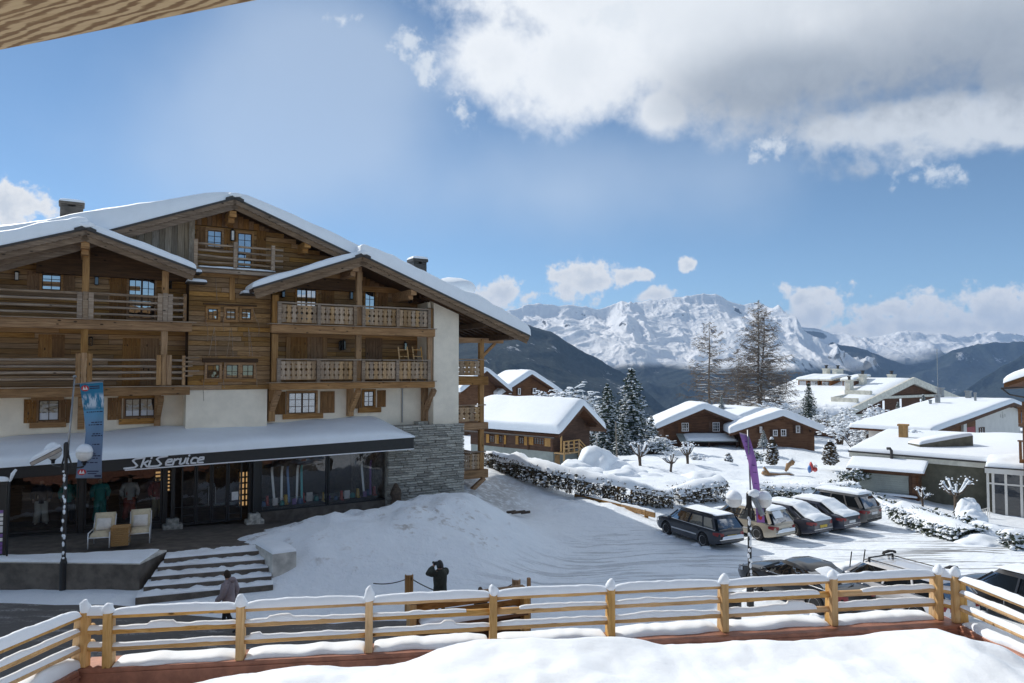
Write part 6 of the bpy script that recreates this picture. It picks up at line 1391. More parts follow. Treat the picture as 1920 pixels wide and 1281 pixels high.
mb.build('blind', M['plaster_g'], ks)
for u in (u0 + .05, a[0] - .1, b[0] + .1, u1 - .07): mb = MB(TF); mb.box((u - .07, 1.302, zb), (u + .07, 1.40, wk0 - .06)); mb.build('post', M['brown_wood'], ks)
mb = MB(TF); mb.box((a[0] - .1, 1.401, zt - hgt - .14), (b[0] + .3, 1.7, zt - hgt - .04)); sh_ = mb.build('counter', M['brown_wood'], ks)
s = MB(TF); snow_pad(s, lambda p, q: TF(a[0] + 1.2 + 2.6 * p, 1.42 + .26 * q, zt - hgt - .038), .12, 14, 6, p=4); s.build('snow_cap', M['snow'], sh_, smooth=True)
# porch
wp0 = tw(1860, 980, 1.4)[1]; wpt = tw(1860, 886, 1.4)[1]; uP0, uP1 = tw(1852, 900, 1.4)[0], tw(1852, 900, 1.4)[0] + 4.5
po = thing('white_porch', 'white framed glazed porch at the right end of the olive building', 'porch', TF(uP0 + 1.5, 1, wp0))
mb = MB(TF); mb.box((uP0 - .12, -.4, wpt - .02), (uP1, 1.75, wpt + .30)); pr_ = mb.build('roof', M['plaster_w'], po)
mb = MB(TF); mb.box((uP0 - .15, -.4, wpt + .301), (uP1, 1.8, wpt + .37)); mb.build('roof_edge', M['tin'], pr_)
s = MB(TF); snow_pad(s, lambda p, q: TF(uP0 - .1 + 4.6 * p, -.9 + 2.6 * q, wpt + .375), lambda p, q: .3 + .5 * (1 - q), 16, 12, p=6, amp=.3); s.build('roof_snow', M['snow'], pr_, smooth=True)
xs_ = [uP0, uP0 + .28, uP0 + .95, uP0 + 1.75, uP0 + 2.6, uP0 + 3.5]
for x in xs_: mb = MB(TF); mb.box((x - .07, 1.3, wp0 - .1), (x + .07, 1.42, wpt - .025)); mb.build('frame_post', M['plaster_w'], po)
mb = MB(TF); mb.box((uP0, 1.31, wpt - .75), (uP1, 1.41, wpt - .65)); mb.box((uP0, 1.31, wp0 - .1), (uP1, 1.41, wp0 + .22)); mb.build('transom', M['plaster_w'], po).__setitem__('kind', 'stuff')
mb = MB(TF); mb.box((uP0 + .2, 1.34, wp0), (uP1, 1.36, wpt - .03)); mb.build('pane', M['window_d'], po)
mb = MB(TF); mb.box((uP0 + .06, -.3, wp0 - .1), (uP1, 1.2, wpt - .03)); mb.build('inner_wall', M['plaster_o'], po)
mb = MB(TF); mb.box((uP0 - .6, -.3, zb), (uP1, 2.2, wp0 - .105)); mb.box((uP0 + .3, 2.21, zb), (uP1, 3.6, wp0 - .6)); mb.build('plinth', M['plaster_o'], po)
s = MB(TF); snow_pad(s, lambda p, q: TF(uP0 - .6 + 5.1 * p, 1.42 + .78 * q, wp0 - .1), .12, 20, 8, p=5, amp=.5, freq=1.2); s.build('step_snow', M['snow'], po, smooth=True)
s = MB(TF); snow_pad(s, lambda p, q: TF(uP0 + .3 + 4.2 * p, 2.25 + 1.4 * q, wp0 - .6), .22, 20, 8, p=4, amp=.5, freq=1); s.build('step_snow', M['snow'], po, smooth=True)
# little grille railing left of the porch
gr = thing('grille_railing', 'small white metal railing beside the porch steps', 'railing', PD(1842, 978, 44.5)); g0, g1 = PD(1828, 985, 44.5), PD(1856, 978, 44.5)
for k in range(8): p = g0.lerp(g1, k / 7); mb = MB(); mb.tube([(p.x, p.y, p.z - .3), (p.x, p.y, p.z + .85)], .02, 5); mb.build('bar', M['plaster_w'], gr)
mb = MB(); mb.tube([g0 + Vector((0, 0, .85)), g1 + Vector((0, 0, .85))], .025, 6); mb.build('rail', M['plaster_w'], gr)
# chalet cut by the right edge
e0 = PD(1915, 735, 44); EF = Frame((e0.x, e0.y, 0), R(-50)); ew = lambda px, py, n=0: EF.hit(px, py, n)
ec = thing('edge_chalet', 'brown chalet cut off by the right edge with a snowy eave and flowered balcony', 'house', EF(3, -4, gz(e0.x, e0.y)))
a = ew(1884, 716); mb = MB(EF); mb.prism([(a[0], -8, a[1] - .1), (a[0] + 6, -8, a[1] + 2.3), (a[0] + 6, -8, a[1] + 2.05), (a[0], -8, a[1] - .35)], (0, 8.2, 0)); er = mb.build('roof', M['brown_wood2'], ec)
s = MB(EF); snow_pad(s, lambda p, q: EF(a[0] - .05 + 6 * p, -8 + 8.25 * q, a[1] - .09 + 2.4 * p), .55, 20, 16, p=6, amp=.15, seed=5); s.build('roof_snow', M['snow'], er, smooth=True)
mb = MB(EF); mb.tube([(a[0] - .08, -8, a[1] - .42), (a[0] - .08, .3, a[1] - .42)], .07, 8); mb.tube([(a[0] - .08, .2, a[1] - .45), (a[0] + .3, .2, a[1] - .8), (a[0] + 1.4, .2, a[1] - 1.0)], .05, 8); mb.build('gutter', M['tin'], er)
ux = ew(1913, 800)[0]; mb = MB(EF); mb.box((ux + .5, -8, gz(e0.x, e0.y) + 2.0), (ux + 6, -.5, a[1] + .6)); mb.build('wall', M['brown_wood2'], ec)
for y0, y1 in ((766, 800), (828, 868)):
    w0, w1 = ew(1915, y1)[1], ew(1915, y0)[1]; mb = MB(EF); mb.box((ux - .05, -6, w0), (ux + 4, .2, w0 + .18)); b = mb.build('balcony', M['brown_wood2'], ec)
    for k in range(8): mb = MB(EF); mb.box((ux - .05 + k * .2, .16, w0 + .2), (ux + .1 + k * .2, .2, w1)); mb.build('baluster', M['brown_wood2'], b)
    mb = MB(EF); mb.box((ux - .1, .1, w1), (ux + 4, .26, w1 + .09)); mb.build('hand_rail', M['brown_wood2'], b)
mb = MB(EF); mb.box((ux + .15, .0, gz(e0.x, e0.y) + 1.6), (ux + .32, .15, a[1] - 1.2)); mb.build('post', M['brown_wood2'], ec)
# ---------------------------------------------------------------- trees, hedges
def leafcard(mb, c, d, size, rnd, droop=.0):
    """one small tilted diamond"""
    a = Vector((rnd.gauss(0, 1), rnd.gauss(0, 1), rnd.gauss(0, .6))).normalized(); b = a.cross(Vector((rnd.gauss(0, 1), rnd.gauss(0, 1), rnd.gauss(0, 1)))).normalized()
    s = size * rnd.uniform(.6, 1.3); k = len(mb.v)
    mb.v += [c - a * s, c + b * s * .45, c + a * s, c - b * s * .45]; mb.f.append((k, k + 1, k + 2, k + 3)); mb.m.append(0)
def lump(mb, c, rx, ry, rz, rnd, n=6, ang=0.0):
    """flattened snow lump: dome of two rings"""
    k = len(mb.v); ca, sa = math.cos(ang), math.sin(ang)
    for r_, z in ((1, 0), (.72, .7)):
        for j in range(n):
            t = 2 * math.pi * j / n + .3; q = r_ * rnd.uniform(.75, 1.2); x, y = math.cos(t) * rx * q, math.sin(t) * ry * q
            mb.v.append(c + Vector((x * ca - y * sa, x * sa + y * ca, z * rz)))
    mb.v.append(c + Vector((0, 0, rz)))
    for j in range(n): j2 = (j + 1) % n; mb.f += [(k + j, k + j2, k + n + j2, k + n + j), (k + n + j, k + n + j2, k + 2 * n)]; mb.m += [0, 0]
def spruce(px, py_b, py_t, d, label, group=None, wid=.23, seed=0, snow=.6, name='spruce_tree', dens=1.0, lean=0, tiers=None, base=None):
    b = PD(px, py_b, d) if base is None else base; H = PD(px, py_t, d).z - b.z; rnd = random.Random(seed)
    t = thing(name, label, 'tree', b, group); mb = MB(); mb.tube([b - Vector((0, 0, .5)), b + Vector((0, 0, H * .5)), b + Vector((lean, 0, H * .985))], [H * .022, H * .013, .015], 7); mb.build('trunk', M['bark'], t, smooth=True)
    fo, sn = MB(), MB(); nt_ = tiers or int(22 + H * 1.1); R0 = H * wid
    fine = H / 12
    for i in range(nt_):
        q = (i + rnd.random() * .8) / nt_; z = H * (.05 + .94 * q); Rz = R0 * (1 - q) ** .8 * rnd.uniform(.8, 1.12) + .12 * fine
        nb = max(4, int((5 + 6 * (1 - q)) * dens)); off = rnd.random() * 6.28
        for k in range(nb):
            a = off + k * 6.283 / nb + rnd.uniform(-.25, .25); L = Rz * rnd.uniform(.6, 1.15); dr = Vector((math.cos(a), math.sin(a), 0))
            ns = max(3, int(L / (.34 * fine))); sag = rnd.uniform(.25, .5)
            for s in range(1, ns + 1):
                e = s / ns; p = b + Vector((lean * q, 0, z)) + dr * (L * e) + Vector((0, 0, L * (.12 * e - sag * e * e)))
                w = L * .26 * (1 - .55 * e) + .08 * fine
                for _ in range(int(5 * dens)):
                    o = Vector((rnd.gauss(0, w * .55), rnd.gauss(0, w * .55), rnd.gauss(-.12 * fine, .10 * fine)))
                    leafcard(fo, p + o, dr, .20 * fine, rnd)
                if rnd.random() < snow:
                    lump(sn, p + Vector((rnd.gauss(0, w * .2), rnd.gauss(0, w * .2), .02)), w * rnd.uniform(.55, 1.0) + .03 * fine, w * rnd.uniform(.35, .7) + .02 * fine, .10 * fine * rnd.uniform(.6, 1.5), rnd, 6, a)
    fo.build('crown', M['needle'], t); sn.build('branch_snow', M['snow'], t, smooth=True, kind='stuff')
    return t
spruce(1185, 862, 686, 82, 'tallest snow laden spruce, standing right of the old chalet', wid=.31, seed=1, snow=.75)
spruce(1140, 865, 718, 78, 'second tallest snowy spruce, close on the left of the tallest one', wid=.30, seed=2, snow=.7)
spruce(1222, 858, 778, 84, 'small dark snowy spruce low on the right flank of the tallest one', wid=.36, seed=3, snow=.6)
spruce(1168, 868, 778, 75, 'dark spruce in front between the two tall ones', wid=.33, seed=4, snow=.42)
spruce(1517, 790, 716, 106, 'dark conical spruce before the terraced apartment house', wid=.30, seed=5, snow=.25)
spruce(1684, 792, 753, 100, 'small frosted spruce before the gable of the apartment house', wid=.26, seed=6, snow=.85)
spruce(1732, 790, 738, 98, 'frosted spruce right of its smaller neighbour before the apartment house', wid=.26, seed=7, snow=.85)
spruce(1353, 768, 741, 112, 'small snowy conifer peeping over the dark chalet roof', wid=.3, seed=8, snow=.7)
spruce(1432, 838, 806, 80, 'small snow coated fir against the reddish chalet wall', wid=.36, seed=9, snow=.85, name='fir_tree')
def column_tree(px, py_b, py_t, d, label, w, seed):
    b = PD(px, py_b, d); H = PD(px, py_t, d).z - b.z; rnd = random.Random(seed); t = thing('columnar_conifer', label, 'tree', b, 'columnar conifers in the garden'); fo, sn = MB(), MB()
    mb = MB(); mb.tube([b, b + Vector((0, 0, H * .7))], [.12, .05], 6); mb.build('trunk', M['bark'], t)
    for i in range(900):
        q = rnd.random(); r_ = w * (1 - q ** 3) * math.sqrt(rnd.random()) * (.75 + .25 * min(1, q * 6)); a = rnd.random() * 6.28
        p = b + Vector((math.cos(a) * r_, math.sin(a) * r_, .05 + H * q)); leafcard(fo, p, None, .16, rnd)
        if r_ > w * .5 and rnd.random() < .28 or q > .93: lump(sn, p + Vector((0, 0, .03)), .13, .10, .08, rnd, 5)
    fo.build('crown', simple('rusty_needles', (.085, .062, .032), .85, var=.5, scale=4), t); sn.build('branch_snow', M['snow'], t, smooth=True, kind='stuff')
column_tree(1448, 872, 822, 68, 'slim snowy columnar conifer behind the purple flag', .62, 1)
column_tree(1557, 872, 827, 66, 'thick rusty columnar conifer beside the olive building', .75, 2)
column_tree(1366, 871, 852, 66, 'short dark columnar shrub left of the purple flag', .35, 3)
# bare larches
def larch(px, py_b, py_t, d, label, seed, spread, twin=False, dens=1.0):
    b = PD(px, py_b, d); H = PD(px, py_t, d).z - b.z; rnd = random.Random(seed); t = thing('bare_larch', label, 'tree', b, 'bare larches before the mountains')
    tr, br, sn = MB(), MB(), MB()
    stems = [(0, 1.0)] + ([(.9, .93)] if twin else [])
    for ox, hk in stems:
        Hs = H * hk; top = b + Vector((ox * 1.3, 0, Hs)); pts = [b + Vector((ox * .2, 0, -1)), b + Vector((ox * .6 - .15, 0, Hs * .35)), b + Vector((ox + .1, 0, Hs * .7)), top]
        tr.tube(pts, [H * .015, H * .011, H * .006, .02], 7)
        n = int(120 * dens)
        for i in range(n):
            q = .13 + .86 * (i / n); z = Hs * q; a = rnd.random() * 6.283
            L = spread * H * (1 - q) ** .62 * rnd.uniform(.45, 1.1) * (.7 + .3 * min(1, q * 4)) + .25; dr = Vector((math.cos(a), math.sin(a) * .9, 0)); s = rnd.uniform(-.18, .02)
            x0 = b + Vector((ox * (.4 + .7 * q), 0, z)); P = [x0 + dr * (L * e) + Vector((0, 0, L * (s * math.sin(e * 2.4) + (.16 if q > .6 else .05) * e ** 3 * 2))) for e in (0, .35, .7, 1)]
            r0 = .012 * H * .1 + .045 * (1 - q)
            br.tube(P, [r0, r0 * .75, r0 * .5, .008], 4)
            if rnd.random() < .6: sn.tube([p + Vector((0, 0, r0 * .9)) for p in P[:3]], [r0 * .95, r0 * .9, r0 * .6], 4)
            for k in range(int(4 + L * 2.6)):
                e = rnd.uniform(.2, 1); p = P[0].lerp(P[3], e); p.z = np.interp(e, (0, .35, .7, 1), [v.z for v in P]); a2 = a + rnd.choice((-1, 1)) * rnd.uniform(.4, 1.2); l2 = L * rnd.uniform(.10, .28) + .12
                d2 = Vector((math.cos(a2), math.sin(a2), rnd.uniform(-.75, .15))); e2 = p + d2 * l2; br.tube([p, p + d2 * l2 * .55 + Vector((0, 0, .02)), e2], [.034, .026, .016], 3)
                if rnd.random() < .6: br.tube([p + d2 * l2 * .5, p + d2 * l2 * .5 + Vector((rnd.gauss(0, .2), rnd.gauss(0, .2), -.25)) * (l2 + .3)], [.026, .014], 3)
    tr.build('trunk', M['bark_l'], t, smooth=True); br.build('crown', M['bark_l'], t); sn.build('branch_snow', M['snow'], t, kind='stuff')
larch(1331, 775, 602, 125, 'slimmer bare larch standing over the dark chalet', 1, .42)
larch(1424, 790, 563, 128, 'tallest bare larch, twin stemmed, left of the dark spruce', 2, .36, True, 1.35)
larch(1475, 790, 690, 140, 'low thin bare larch behind the tallest larch', 3, .3, False, .5)
larch(1385, 785, 655, 138, 'pale bare larch half hidden between the two big larches', 4, .26, False, .6)
# frosted broadleaf bushes
def frosty_bush(name, px, py_b, py_t, d, w, label, seed, snow=.75, n=26, leaf='hedge', group=None, cat='bush', stem=1, ry=.8):
    b = PD(px, py_b, d); H = PD(px, py_t, d).z - b.z; rnd = random.Random(seed); t = thing(name, label, cat, b, group); st, sn, fo = MB(), MB(), MB()
    for i in range(n):
        a = rnd.random() * 6.283; e = math.sqrt(rnd.random()); top = b + Vector((math.cos(a) * w * e, math.sin(a) * w * e * ry, H * (1 - .55 * e * e) * rnd.uniform(.7, 1.05)))
        root = b + Vector((rnd.gauss(0, w * .08 * stem), rnd.gauss(0, w * .08), -.2)); mid = root.lerp(top, .55) + Vector((rnd.gauss(0, .15), rnd.gauss(0, .15), H * .12))
        st.tube([root, mid, top], [.05 * H / 4 + .015, .03 * H / 4 + .01, .012], 4)
        for k in range(9):
            e2 = rnd.uniform(.45, 1); p = (mid.lerp(top, (e2 - .4) / .6)); q = p + Vector((rnd.gauss(0, w * .16), rnd.gauss(0, w * .16), rnd.gauss(.0, H * .07)))
            st.tube([p, q], [.018, .008], 3)
            if rnd.random() < snow: sn.tube([p.lerp(q, .2) + Vector((0, 0, .02)), p.lerp(q, .7) + Vector((0, 0, .04)), q + Vector((0, 0, .03))], [.05 * max(.6, H / 5), .06 * max(.6, H / 5), .03], 5)
            if leaf:
                for _ in range(3): leafcard(fo, q + Vector((rnd.gauss(0, .15), rnd.gauss(0, .15), rnd.gauss(0, .1))), None, .13, rnd)
            if rnd.random() < snow * .6: lump(sn, q + Vector((0, 0, .02)), w * .09 + .06, w * .07 + .05, .08 + .03 * H / 3, rnd, 6)
    st.build('stem', M['bark'], t); sn.build('branch_snow', M['snow'], t, smooth=True, kind='stuff')
    if leaf: fo.build('foliage', M[leaf], t)
    return t
frosty_bush('snowy_pine', 1075, 800, 728, 84, 4.0, 'wide snow loaded pine behind the old chalet ridge', 1, .95, 60, 'needle', cat='tree')
frosty_bush('snowy_pine', 1020, 795, 733, 92, 3.2, 'snow loaded pine between the old chalet and the twin gables', 2, .95, 40, 'needle', cat='tree')
frosty_bush('snowy_pine', 1118, 845, 752, 80, 3.0, 'snow loaded pine left of the two tall spruces', 3, .9, 46, 'needle', cat='tree')
for i, (px, pb, pt, d, w, lb) in enumerate(((1575, 830, 782, 80, 2.3, 'frosted bush beside the reddish chalet corner'), (1605, 840, 772, 76, 2.3, 'taller frosted bush third from the white house'), (1637, 835, 770, 74, 2.2, 'frosted bush second from the white house roof'), (1662, 825, 776, 78, 2.0, 'frosted bush touching the white house roof'), (1712, 832, 804, 60, 1.1, 'small frosted bush behind the honey chimney'))):
    frosty_bush('frosted_bush', px, pb, pt, d, w, lb, 10 + i, .85, 26, None, 'frosted bushes along the white house')
frosty_bush('frosted_bush', 1455, 790, 748, 116, 3.2, 'frosted round bush between the chalets and the big larch', 16, .9, 30, None)
frosty_bush('snowy_yew', 1222, 852, 822, 76, 2.3, 'low dark yew under thick snow beside the tall spruce foot', 17, .95, 40, 'needle')
frosty_bush('snowy_shrub', 1300, 866, 850, 64, 1.2, 'bare snowy shrub in the middle of the garden', 18, .8, 14, None); frosty_bush('snowy_shrub', 1415, 868, 848, 66, .9, 'snowy shrub just left of the purple flag', 19, .8, 14, 'green')
frosty_bush('snowy_shrub', 1106, 862, 838, 66, .9, 'snowy bush behind the heap at the old chalet stairs', 20, .8, 14, 'green')
for i, (px, pb, pt, d, w, lb) in enumerate(((1640, 955, 928, 43, .8, 'snow laden bush directly behind the grey sports utility car'), (1668, 968, 938, 41, .8, 'snow laden bush between the grey car and the snow mound'), (1722, 985, 952, 38.5, .7, 'snow laden bush at the foot of the forked pollard tree'), (1752, 990, 960, 37.5, .8, 'snow laden bush below the tallest pollard tree'), (1600, 905, 880, 50, .9, 'snow laden bush at the left corner of the wooden kiosk'), (1575, 918, 900, 49, .8, 'low snow laden bush before the wooden kiosk'), (1808, 1000, 968, 36, .7, 'snow laden bush at the end of the juniper hedge'))):
    frosty_bush('snowy_bush', px, pb, pt, d, w, lb, 40 + i, .95, 16, 'green', 'snow laden bushes behind the parked cars')
for i, (px, pb, pt, d, w, lb) in enumerate(((1590, 812, 760, 92, 2.0, 'bare frosted tree left of the apartment house gable'), (1650, 800, 756, 92, 2.0, 'bare frosted tree before the dark apartment house gable'), (1618, 850, 800, 72, 1.6, 'bare frosted tree before the white house eave'), (1240, 842, 818, 82, 1.5, 'bare frosted shrub between the spruces and the dark chalet'), (1545, 800, 768, 98, 1.8, 'bare frosted shrub behind the reddish chalet roof'), (1690, 838, 812, 62, .9, 'bare frosted shrub before the honey chimney'))):
    frosty_bush('bare_tree', px, pb, pt, d, w, lb, 60 + i, .7, 22, None, 'bare frosted trees between the houses', 'tree')
# pollarded trees
def pollard(px, py_b, py_t, d, label, seed, w=1.0, group='pollarded trees in the snow'):
    b = PD(px, py_b, d); H = PD(px, py_t, d).z - b.z; rnd = random.Random(seed); t = thing('pollard_tree', label, 'tree', b, group); tr, sn = MB(), MB(); k = H / 3
    f = b + Vector((rnd.uniform(-.1, .1), 0, H * .45)); tr.tube([b - Vector((0, 0, .4)), b.lerp(f, .5), f], [.2 * k, .16 * k, .19 * k], 8)
    for i in range(9):
        a = i * 6.283 / 9 + rnd.uniform(-.3, .3); L = w * rnd.uniform(.55, 1.0) * k * 1.15; e = f + Vector((math.cos(a) * L, math.sin(a) * L, H * rnd.uniform(.16, .5))); mid = f.lerp(e, .55) + Vector((0, 0, -.06 * H))
        tr.tube([f, mid, e], [.11 * k, .085 * k, .09 * k], 6); tr.blob(e, (.13 * k,) * 3, 1, .3, 2, seed + i)
        sn.tube([f.lerp(mid, .5) + Vector((0, 0, .09 * k)), mid + Vector((0, 0, .09 * k)), e + Vector((0, 0, .12 * k))], [.06 * k, .09 * k, .12 * k], 6); lump(sn, e + Vector((0, 0, .05 * k)), .19 * k, .19 * k, .2 * k, rnd, 7)
        for _ in range(5):
            g = e + Vector((rnd.gauss(0, .3), rnd.gauss(0, .3), rnd.uniform(.02, .3))) * k; tr.tube([e, g], [.03 * k, .012 * k], 4); lump(sn, g, .08 * k, .08 * k, .09 * k, rnd, 5)
    tr.build('trunk', M['bark'], t, smooth=True); sn.build('branch_snow', M['snow'], t, smooth=True, kind='stuff')
pollard(1201, 880, 830, 56, 'pollard tree nearest to the snow heap', 1, 1.05); pollard(1257, 887, 848, 54, 'lowest pollard tree, between the other two in the garden', 2, 1.15); pollard(1290, 876, 829, 60, 'pollard tree before the dark chalet lean-to', 3, .9)
pollard(1731, 953, 916, 41, 'stocky forked pollard tree above the hedge before the olive wall', 4, .9); pollard(1792, 957, 897, 42, 'tallest pollard with snow thick on its fists before the olive wall', 5, 1.15)
# hedges: leaves through a bank along a line, snow on top
def hedge(label, pts, h, w, seed, leaf='hedge', snow=.3, cover=.5, dens=1.0, name='clipped_hedge', size=.10, bare=0.0):
    """pts: ground points (Vector)"""
    rnd = random.Random(seed); c = sum(pts, Vector()) / len(pts); t = thing(name, label, 'hedge', c); fo, sn, st = MB(), MB(), MB()
    Ls = [0]
    for a, b in zip(pts[:-1], pts[1:]): Ls.append(Ls[-1] + (b - a).length)
    def at(s): 
        i = max(0, min(len(pts) - 2, int(np.searchsorted(Ls, s)) - 1)); k = (s - Ls[i]) / (Ls[i + 1] - Ls[i]); d = (pts[i + 1] - pts[i]).normalized(); return pts[i].lerp(pts[i + 1], k), Vector((d.y, -d.x, 0)).normalized()
    L = Ls[-1]
    for i in range(int(L * 520 * dens)):
        s = rnd.random() * L; p, n = at(s); z = h * rnd.random() ** .8; hh = h * (1 + .18 * fn(s * .6 + seed, 1, 3, 3)); y = rnd.uniform(-1, 1) * w * (1 if z < h * .8 else .8)
        y = (abs(y) ** .6) * w ** .4 * (1 if y > 0 else -1)
        if fn(s * 1.7 + seed * 5, z * 2.0, 8, 3) < -.12 - .3 * (1 - bare): continue
        leafcard(fo, p + n * y + Vector((0, 0, min(z, hh))), None, size, rnd)
        if rnd.random() < .05: st.tube([p + n * y * .5 + Vector((0, 0, -.1)), p + n * y + Vector((0, 0, z + .15))], [.015, .006], 3)
        if rnd.random() < cover * .26: lump(sn, p + n * y * 1.03 + Vector((0, 0, min(z, hh))), rnd.uniform(.06, .16), rnd.uniform(.05, .1), rnd.uniform(.05, .1), rnd, 5)
    fo.build('foliage', M[leaf], t); st.build('twigs', M['bark'], t).__setitem__('kind', 'stuff')
    na = int(L * 5)
    def f(a, b): p, n = at(min(L * .9999, max(0, a * L))); return p + n * (b - .5) * 1.7 * w + Vector((0, 0, h * (.97 + .14 * fn(a * L * .6 + seed, 1, 3, 3)) - .22 * (2 * b - 1) ** 2 - .02))
    snow_pad(sn, f, lambda a, b: max(.03, .62 * snow * (1 + .8 * fn(a * L * .9, b * 2, seed, 3))), na, 10, p=3, amp=.4, freq=1.6, seed=seed); sn.build('hedge_snow', M['snow'], t, smooth=True)
    return t
def gpts(L): return [PD(*q) for q in L]
hedge('long brown clipped hedge under thick snow running down from the hotel side balconies', gpts([(908, 878, 45.5), (960, 894, 43.5), (1040, 914, 41), (1130, 935, 39.5), (1200, 950, 39), (1262, 960, 38.8)]), 1.15, .55, 1, 'hedge', .38, .45, 1.0, bare=.25)
hedge('ragged snow flecked hedge end behind the dark blue estate car', gpts([(1262, 955, 39.5), (1320, 945, 40), (1352, 938, 40.5)]), 1.2, .75, 2, 'hedge', .42, .9, 1.0, bare=.5)
hedge('dense dark hedge behind the beige estate car', gpts([(1418, 950, 42), (1480, 955, 42), (1560, 950, 42.5), (1600, 945, 43)]), 1.35, .8, 3, 'green', .22, .95, 1.1)
hedge('snow flecked hedge behind the grey sports utility car', gpts([(1600, 938, 44), (1650, 965, 41.5), (1690, 985, 39), (1720, 985, 38)]), .8, .6, 4, 'green', .2, 1.2, .9)
hedge('broad low juniper hedge spilling over the bank before the porch', gpts([(1705, 985, 37.5), (1745, 1005, 35), (1790, 1022, 33), (1828, 1028, 32)]), .95, 1.1, 5, 'green', .22, 1.0, 1.3, 'juniper_hedge', .12)
hedge('small snowy hedge at the right edge below the porch', gpts([(1882, 1030, 30.5), (1925, 1030, 30.5)]), .75, .5, 6, 'green', .2, 1.0, 1)
# ploughed snow heap by the old chalet, in lumps
def heap(label, L, seed):
    rnd = random.Random(seed); t = MB()
    for (px, py, d, rx, rz) in L: t.blob(PD(px, py, d), (rx, rx * .9, rz), 4, .24, 1.3, seed + px)
    tag(t.build('snow_heap', M['snow'], smooth=True), label, 'snow heap')
heap('lumpy heap of ploughed snow at the foot of the old chalet stairs', [(1118, 885, 52, 1.6, 1.75), (1078, 892, 51, 1.35, 1.15), (1150, 890, 52, 1.5, 1.15), (1180, 897, 51, 1.4, .8), (1100, 900, 49, 1.7, .9), (1215, 903, 50, 1.2, .6), (1060, 900, 50, 1.1, .6), (1133, 878, 54, 1.2, 1.2), (1160, 900, 48, 1.4, .7)], 3)
heap('rounded snow mound on the garden behind the hedge end', [(1312, 905, 52, 1.6, .8), (1280, 912, 50, 1.3, .5), (1345, 915, 49, 1.1, .5)], 7)
heap('ploughed snow mound between the hedge and the forked pollard tree', [(1700, 970, 40, 1.3, .8), (1692, 980, 39, 1.0, .5), (1712, 985, 38.5, .8, .5)], 9)
heap('tall snow mound against the stair railing of the porch', [(1818, 968, 41, .7, 1.0), (1824, 975, 40.4, .7, .6)], 10)
heap('snow mound along the bottom of the porch bank', [(1845, 1030, 31.5, 1.2, .6), (1852, 1020, 32.6, 1.2, .7), (1850, 1010, 34, 1.3, .8)], 12)
# ---------------------------------------------------------------- street furniture
def globe(t, c, r, seed):
    mb = MB(); mb.blob(c, (r, r, r * .97), 3, 0, 1, 1); g = mb.build('globe', M['globe'], t, smooth=True)
    s = MB(); rnd = random.Random(seed); pr = []
    for k in range(9): a = k / 8 * 1.35; pr.append(((r + .010 + .03 * math.cos(a)) * math.sin(a), (r + .015 + .06 * math.cos(a)) * math.cos(a)))
    s.lathe([(max(.004, x), z) for x, z in reversed(pr)], c, 16)
    for v in s.v: v += Vector((0, 0, .025)) * noise.fractal(v * 5, 1, 2, 2)
    s.build('snow_cap', M['snow'], g, smooth=True)
    mb = MB(); mb.lathe([(.05, -r - .12), (.06, -r - .02), (.12, -r + .05), (.10, -r + .09)], c, 12); mb.build('lamp_holder', M['black'], t, smooth=True)
def lamp(b, ztop, arms, r, label, flood, group):
    t = thing('street_lamp', label, 'street lamp', b, group); mb = MB(); mb.lathe([(.11, -.3), (.11, .9), (.085, .95), (.085, 1.0), (.06, 1.05), (.055, ztop - b.z)], b, 12); mb.build('post', M['black'], t, smooth=False)
    mb = MB(); mb.lathe([(.085, 0), (.085, .45), (.04, .5)], Vector((b.x, b.y, ztop - .45)), 10); mb.build('post_head', M['black'], t)
    s = MB(); rnd = random.Random(3)
    for k in range(17):
        z = 1.0 + (ztop - b.z - 1.5) * rnd.random(); s.blob(b + Vector((rnd.uniform(-.05, .03), -.05, z)), (.045, .035, .06 * rnd.uniform(.5, 1.8)), 1, .3, 3, k)
    s.build('clinging_snow', M['snow'], t, smooth=True).__setitem__('kind', 'stuff')
    for i, (dx, dy, dz) in enumerate(arms):
        e = Vector((b.x + dx, b.y + dy, ztop + dz)); mb = MB(); p0 = Vector((b.x, b.y, ztop - .12)); low = e.z - r - .14
        mb.tube([p0, p0 + Vector((dx * .06, dy * .06, -.14)), Vector((b.x + dx * .35, b.y + dy * .35, low - .02)), Vector((e.x - dx * .2, e.y - dy * .2, low)), Vector((e.x, e.y, low + .02))], .028, 8); mb.build('arm', M['black'], t, smooth=True)
        globe(t, e, r * .86, i + 5)
    return t
lb = PZ(118, 1108, .15); kz = lambda py, d: PD(118, py, d).z
zt = PD(124, 832, lb.y).z
lampL = lamp(lb, zt, [(.62, -.05, -.32), (-.58, .25, -.30)], .29, 'street lamp with two snow capped globes and floodlight before the shop', True, 'street lamps with snowy globes')
fr = Frame(Vector((lb.x - .15, lb.y - .1, zt - .28)), R(15)); mb = MB(fr); mb.bar((.05, 0, .12), (-.75, .15, -.32), .16, .14); mb.build('floodlight', M['steel'], lampL, bevel=.02)
s = MB(fr)
def fs(a, b_): return fr(.05 - .82 * a, -.1 + .2 * b_ + .15 * a, .20 - .46 * a)
snow_pad(s, fs, .13, 14, 8, p=3, amp=.4, freq=4); s.build('snow_cap', M['snow'], lampL, smooth=True)
lb2 = PZ(1407, 1140, -.2); zt2 = PD(1406, 925, lb2.y).z
lampR = lamp(lb2, zt2, [(-.47, 0, -.22), (.48, .05, -.24)], .28, 'street lamp with two snow capped globes under the purple flag', False, 'street lamps with snowy globes')
fr = Frame(Vector((lb2.x + .1, lb2.y - .1, zt2 - .2)), R(-20)); mb = MB(fr); mb.bar((0, 0, .1), (.28, .2, -.42), .14, .13); mb.build('floodlight', M['steel'], lampR, bevel=.02)
